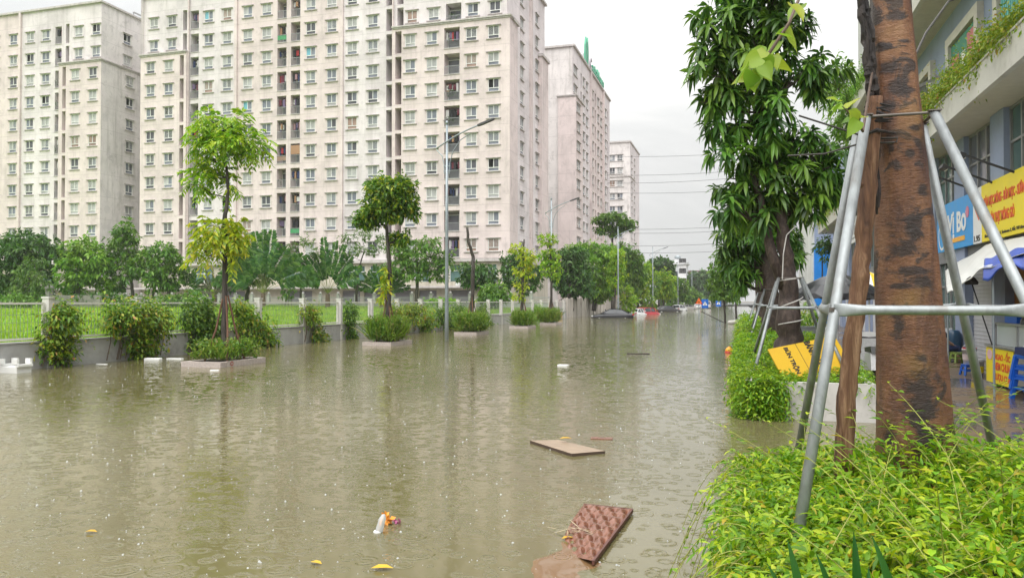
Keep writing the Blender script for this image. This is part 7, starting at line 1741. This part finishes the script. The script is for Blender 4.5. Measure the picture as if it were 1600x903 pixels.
bucket('white bucket with a red lid and handle, on the low blue stool', pb.x, pb.y, .30, .145, .33, flat('label_pale_red', (.55, .45, .45)), flat('lid_red', (.5, .03, .04)))
p = at(1526, 17.2); bucket('white bucket with a yellow and red label standing on the wet pavement', p.x, p.y, .045, .13, .36, SY, S_WHITE, False)
p = at(1490, 23.4); m = MB(); m.lathe([(.2, 0), (.22, .05), (.21, .3), (.22, .5), (.20, .72), (.15, .8), (.1, .83)], (p.x, p.y, .045), 18); tag(m.build('water_drum', mat('drum_blue', (.012, .05, .10), .3), None, (p.x, p.y, .045), True), 'dark blue water drum by the glass shop door behind the green stools', 'drum')
p = at(1479, 23.6); m = MB(); m.obox((p.x, p.y, .5), (.16, .04, 0), (0, .015, 0), (0, .06, .42)); tag(m.build('white_panel', S_WHITE, None, p), 'white panel leaning beside the dark blue water drum', 'panel')
# food cart
XC = 4.92; c = empty('food_cart', (XC + .35, 17, .045), 'steel food cart with a glass case and a yellow menu panel on its side', 'cart')
STL = mat('cart_steel', (.45, .45, .45), .35, metal=.7); GLC = clear('cart_glass', (.9, .95, .95))
m = MB(); m.box(XC, XC + .75, 15.2, 18.2, .18, .82); m.box(XC - .05, XC + .8, 15.15, 18.25, .822, .86); m.build('body', STL, c, wloc(c))
m = MB()
for y in (15.4, 16.7, 18.0):
    for x in (XC + .1, XC + .7): m.bar((x, y, .86), (x, y, 1.28), .035)
m.box(XC + .05, XC + .75, 15.35, 18.05, 1.281, 1.32); m.build('case_frame', STL, c, wloc(c))
m = MB(); m.box(XC + .115, XC + .122, 15.42, 16.68, .865, 1.275); m.box(XC + .115, XC + .122, 16.72, 17.98, .865, 1.275); m.build('case_glass', GLC, c, wloc(c))
for y in (15.6, 17.8):
    m = MB(); m.lathe([(.05, -.03), (.15, -.03), (.15, .03), (.05, .03)], (0, 0, 0), 16); m.v = [(XC + .12 + vz, y + vx, .155 + vy) for vx, vy, vz in m.v]; m.build('wheel', TYRE, c, wloc(c))
m = MB(); m.box(XC - .022, XC - .008, 16.55, 18.2, .1, .80); o = m.build('menu_panel', SY, c, wloc(c))
for s, z, wd in (('NGAO - ỐC', .67, .95), ('NEM CHUA', .45, .95), ('RƯỢU QUÊ', .24, 1.0)): put_text(o, s, .2, SRED, (XC - .026, 17.18, z), UY, UZ, (wd, .165 if 'Ố' not in s and 'Ê' not in s else .19), .008, .004)
m = MB(); m.lathe([(.13, -.003), (.13, .003)], (0, 0, 0), 18); m.v = [(XC - .027 + z, 17.95 + x_ * 1.2, .66 + y_ * .8) for x_, y_, z in m.v]; m.build('round_mark', flat('mark_rose', (.70, .45, .5)), o, wloc(c))
rgg = random.Random(8)
def cyl(name, label, x, y, z, prof, m_, cat, grp=None): mm = MB(); mm.lathe(prof, (x, y, z), 14); return tag(mm.build(name, m_, None, (x, y, z), True), label, cat, grp)
cyl('water_jug', 'pale blue water jug behind the food cart', 5.55, 19.0, .86, [(.13, 0), (.14, .03), (.14, .3), (.06, .38), (.05, .43)], mat('jug_blue', (.22, .45, .65), .2), 'jug'); m = MB(); m.box(5.3, 5.8, 18.75, 19.25, .05, .855); tag(m.build('side_table', STL, None, (5.5, 19, .05)), 'steel side table under the pale blue water jug', 'table')
for k, (y, c_, lab) in enumerate(((16.0, (.30, .10, .03), 'brown jar in the glass case of the food cart'), (16.35, (.45, .30, .04), 'amber jar in the glass case of the food cart'), (17.0, (.5, .06, .08), 'red jar in the glass case of the food cart'), (17.4, (.10, .28, .08), 'green jar in the glass case of the food cart'))):
    cyl('jar', lab, XC + .4, y, .862, [(.09, 0), (.1, .02), (.1, .24), (.07, .28), (.075, .32)], mat('jar_%d' % k, c_, .25), 'jar', 'jars in the cart case')
m = MB(); m.box(XC + .15, XC + .6, 16.9, 17.6, 1.322, 1.52); m.box(XC + .12, XC + .63, 16.87, 17.63, 1.522, 1.55); tag(m.build('blue_crate', BLU, None, (XC + .4, 17.2, 1.32)), 'blue plastic box on top of the cart case', 'box')
m = MB(); m.grid(lambda u, v: (XC + .38 + .34 * math.cos(6.283 * u) * math.sin(math.pi * v * .5), 16.3 + .4 * math.sin(6.283 * u) * math.sin(math.pi * v * .5), 1.323 + .22 * math.cos(math.pi * v * .5) + .03 * math.sin(19 * u)), 20, 8); tag(m.build('black_bag', mat('bag_black', (.02, .02, .03), .3), None, (XC + .4, 16.3, 1.32), True), 'black plastic bag on top of the cart case beside the blue box', 'bag')
cyl('steel_bowl', 'upturned pale bowl on the edge of the food cart', XC - .02 + .1, 15.9, .862, [(.16, 0), (.15, .05), (.1, .1), (.02, .12)], S_WHITE, 'bowl')
for k in range(3): stool(('blue stool at the bottom of the stack against the food cart', 'blue stool in the middle of the stack against the food cart', 'blue stool on top of the stack against the food cart')[k], 4.83, 15.2, .045 + .17 * k, BLU, 1.55, 'stacked blue stools', .15)
m = MB(); m.box(4.6, 5.07, 14.95, 15.45, .825, .95); m.box(4.62, 4.8, 14.9, 14.948, .6, .9); tag(m.build('dark_cloth', CLOTH[3], None, (4.83, 15.2, .9)), 'dark navy cloth lying on the stack of blue stools', 'cloth')
p0, p1 = at(1551, 15.6, .8), at(1518, 15.8, zat(441, 15.8)); r = empty('work_lamp', p0, 'thin black pole with a dark lamp shade leaning out from the food cart', 'lamp'); m = MB(); m.bar(p0, p1, .025); m.build('pole', S_BLACK, r, p0); m = MB(); m.lathe([(.12, -.05), (.13, .0), (.08, .08), (.03, .12)], p1, 14); m.build('lamp_shade', mat('shade_dark', (.05, .045, .04), .6), r, p0)
# scooter
SCW = paint('scooter_white', (.55, .55, .55), 0); r = empty('scooter', (2.4, 16.2, .045), 'black and white scooter parked behind the planter with the yellow board', 'scooter')
def sc(nm, mm, m_): o = mm.build(nm, m_, None); o.parent = r; return o
for y in (-.62, .6):
    m = MB(); m.lathe([(.13, -.045), (.23, -.045), (.25, 0), (.23, .045), (.13, .045)], (0, 0, 0), 18); m.v = [(z, y + x_, .25 + y_) for x_, y_, z in m.v]; w = sc('wheel', m, TYRE); m = MB(); m.lathe([(.03, -.05), (.13, -.046), (.13, .046), (.03, .05)], (0, 0, 0), 12); m.v = [(z, y + x_, .25 + y_) for x_, y_, z in m.v]; o = m.build('rim', CHROME, None); o.parent = w
m = MB(); m.prism([(-.95, .45), (-.9, .75), (-.2, .72), (-.05, .36), (.35, .3), (.4, .2), (-.35, .2), (-.55, .42)], (-.14, 0, 0), (0, 1, 0), (0, 0, 1), .28); sc('body', m, SCW)
m = MB(); m.prism([(.34, .25), (.46, .3), (.36, .95), (.22, .98)], (-.2, 0, 0), (0, 1, 0), (0, 0, 1), .4); sc('leg_shield', m, SCW)
m = MB(); m.prism([(-.95, .76), (-.85, .88), (-.1, .82), (-.12, .74)], (-.13, 0, 0), (0, 1, 0), (0, 0, 1), .26); sc('seat', m, S_BLACK)
m = MB(); m.tube([(-.34, .16, 1.04), (-.2, .24, 1.0), (0, .28, .98), (.2, .24, 1.0), (.34, .16, 1.04)], .022, 8); m.tube([(0, .62, .28), (0, .28, .98)], .03, 8)
for sx in (-1, 1): m.tube([(sx * .25, .22, 1.0), (sx * .3, .25, 1.2)], .008, 6); m.obox((sx * .31, .25, 1.25), (.07, 0, 0), (0, .012, 0), (0, 0, .045))
sc('handlebar', m, S_BLACK); m = MB(); m.prism([(-.12, .95), (.12, .95), (.15, 1.1), (-.15, 1.1)], (0, .40, 0), (1, 0, 0), (0, 0, 1), .1); sc('headlight', m, LIGHT_W)
# plant tubs and odd pieces farther along
for i, (px, d, lab) in enumerate(((1262, 27, 'bushy green plant in a concrete tub under the black parasol'), (1276, 29, 'yellow-flowered plant in a concrete tub next to the bushy green one'))):
    p = at(px, d); r = empty('potted_plant', (p.x, p.y, .045), lab, 'potted plant', 'plants in tubs on the pavement'); m = MB(); m.box(p.x - .6, p.x + .5, p.y - .4, p.y + .4, .045, .75); m.build('tub', CONC_L, r, wloc(r)); lb = LB(); cluster_leaves(lb, [(p.x - .1, p.y, 1.25, .65, .5, .45), (p.x - .3, p.y - .1, 1.05, .45, .4, .3)], 24, 4, .16, .07, np.random.RandomState(500 + i), .3, .6, .3, shell=.3); lb.build('leaves', LF_FRESH if i == 0 else LF_BALC, r, wloc(r))
p = at(1262, 22); r = empty('plastic_table', (p.x, p.y, .045), 'grey plastic table standing under the black parasol', 'table'); GRYP = flat('plastic_grey', (.25, .26, .27), .5); m = MB(); m.box(p.x - .28, p.x + .28, p.y - .3, p.y + .3, .78, .83); m.box(p.x - .26, p.x + .26, p.y - .28, p.y + .28, .62, .777); m.build('table_top', GRYP, r, wloc(r))
for sx in (-1, 1):
    for sy in (-1, 1): m = MB(); m.bar((p.x + sx * .25, p.y + sy * .27, .045), (p.x + sx * .23, p.y + sy * .25, .64), .05); m.build('leg', GRYP, r, wloc(r))
m = MB(); m.box(p.x - .2, p.x + .2, p.y - .2, p.y + .2, .832, 1.0); m.box(p.x - .22, p.x + .22, p.y - .22, p.y + .22, 1.002, 1.03); tag(m.build('storage_box', GRYP, None, (p.x, p.y, .83)), 'grey lidded box on the grey plastic table', 'box')
p = at(1314, 30); m = MB(); m.lathe([(.1, 0), (.11, .5), (.12, 1.1), (.02, 1.2)], (6.2, p.y, .3), 10); tag(m.build('red_lantern', flat('lantern_red', (.55, .05, .06)), None, (6.2, p.y, .3)), 'small red post in front of the white shutters', 'post')

# ---------------------------------------------------------------- seated person, mostly behind the big trunk
SKIN = mat('skin', (.34, .19, .13), .55, var=.05)
def skinned(name, joints, edges, m_, parent, loc, lv=2, root=0):
    me = bpy.data.meshes.new(name); me.from_pydata([j[:3] for j in joints], edges, []); o = link_mesh(name, me, m_, parent, loc); md = o.modifiers.new('skin', 'SKIN')
    for i, j in enumerate(joints): me.skin_vertices[0].data[i].radius = (j[3], j[3] if len(j) < 5 else j[4])
    me.skin_vertices[0].data[root].use_root = True; sb_ = o.modifiers.new('sub', 'SUBSURF'); sb_.levels = lv; sb_.render_levels = lv; return o
pp = at(1470, 21.9); per = empty('person', (pp.x, pp.y, .045), 'person in black t-shirt and dark trousers on a green stool, mostly behind the trunk', 'person')
per.rotation_euler.z = math.radians(100)
J = [(0, 0, .36, .13, .10), (0, -.02, .56, .12, .09), (0, .0, .76, .15, .09), (0, .01, .86, .06), (0, .02, .95, .05), (-.17, 0, .80, .055), (-.21, -.10, .56, .042), (-.14, -.28, .46, .032), (.17, 0, .80, .055), (.21, -.10, .56, .042), (.14, -.28, .46, .032), (-.10, -.05, .34, .085), (-.13, -.42, .40, .065), (-.13, -.40, .06, .04), (.10, -.05, .34, .085), (.13, -.42, .40, .065), (.13, -.40, .06, .04), (-.13, -.50, .03, .035), (.13, -.50, .03, .035)]
E = [(0, 1), (1, 2), (2, 3), (3, 4), (2, 5), (5, 6), (6, 7), (2, 8), (8, 9), (9, 10), (0, 11), (11, 12), (12, 13), (0, 14), (14, 15), (15, 16), (13, 17), (16, 18)]
b = skinned('body', J, E, SKIN, None, (0, 0, 0)); b.parent = per
hd_ = MB(); hd_.grid(lambda u, v: (.078 * math.cos(6.283 * u) * math.sin(math.pi * v), .02 + (.095 if math.sin(6.283 * u) > 0 else .09) * math.sin(6.283 * u) * math.sin(math.pi * v) - .01 * math.sin(math.pi * v), 1.07 - .115 * math.cos(math.pi * v) * (1.0 if v > .5 else 1.0)), 18, 12)
hd_.obox((0, -.085, 1.05), (.012, 0, 0), (0, .016, .0), (0, .006, .02)); hd_.obox((0, -.074, 1.0), (.022, 0, 0), (0, .004, 0), (0, 0, .005))
for sx in (-1, 1): hd_.obox((sx * .08, .02, 1.06), (.01, 0, 0), (0, .02, 0), (0, 0, .03))
for sx in (-1, 1): hd_.obox((sx * .03, -.078, 1.08), (.011, 0, 0), (0, .006, 0), (0, 0, .006), 1)
h = hd_.build('head', [SKIN, S_BLACK], None, (0, 0, 0), True); h.parent = per
hr = MB(); hr.grid(lambda u, v: (.086 * math.cos(6.283 * u) * math.sin(math.pi * v * .5), .035 + .10 * math.sin(6.283 * u) * math.sin(math.pi * v * .5), 1.085 + .12 * math.cos(math.pi * v * .5)), 18, 7); h = hr.build('hair', flat('hair_black', (.012, .01, .01), .5), None, (0, 0, 0), True); h.parent = per
sh_ = skinned('t_shirt', [(0, 0, .38, .145, .115), (0, -.02, .56, .135, .105), (0, 0, .77, .165, .105), (-.17, 0, .805, .07), (-.20, -.06, .66, .06), (.17, 0, .805, .07), (.20, -.06, .66, .06)], [(0, 1), (1, 2), (2, 3), (3, 4), (2, 5), (5, 6)], CLOTH[5], None, (0, 0, 0)); sh_.parent = per
tr_ = skinned('trousers', [(0, -.01, .33, .13, .11), (-.10, -.06, .34, .095), (-.13, -.42, .405, .078), (-.13, -.41, .14, .055), (.10, -.06, .34, .095), (.13, -.42, .405, .078), (.13, -.41, .14, .055)], [(0, 1), (1, 2), (2, 3), (0, 4), (4, 5), (5, 6)], CLOTH[3], None, (0, 0, 0)); tr_.parent = per
for sg in (-1, 1):
    for q, (dx, L_, w) in enumerate(((-.026, .06, .008), (-.009, .072, .0085), (.009, .068, .008), (.025, .055, .007), (-.045, .045, .009))):
        x = sg * .14; o = skinned('finger', [(x + sg * dx * .6, -.29, .455, .014), (x + sg * dx, -.335, .44, w), (x + sg * dx * 1.1, -.335 - L_ * .5, .425, w), (x + sg * dx * 1.1, -.335 - L_ * .8, .40, w * .8)] if q < 4 else [(x - sg * .012, -.29, .455, .013), (x - sg * .04, -.315, .45, w), (x - sg * .05, -.345, .44, w * .85)], [(0, 1), (1, 2), (2, 3)] if q < 4 else [(0, 1), (1, 2)], SKIN, None, (0, 0, 0), 1); o.parent = per

# ---------------------------------------------------------------- rainy air
m, nt, out = nodes_of('haze_air'); pv = nt.nodes.new('ShaderNodeVolumePrincipled'); pv.inputs['Color'].default_value = (.93, .95, .96, 1); pv.inputs['Density'].default_value = .0003; pv.inputs['Anisotropy'].default_value = .2
nt.links.new(pv.outputs[0], out.inputs['Volume']); m.cycles.homogeneous_volume = True if hasattr(m.cycles, 'homogeneous_volume') else False
hz = MB(); hz.box(-200, 120, -60, 760, -1.7, 58); tag(hz.build('haze', m), 'pale rainy haze filling the street', 'haze', kind='stuff')
SC.cycles.volume_bounces = 1
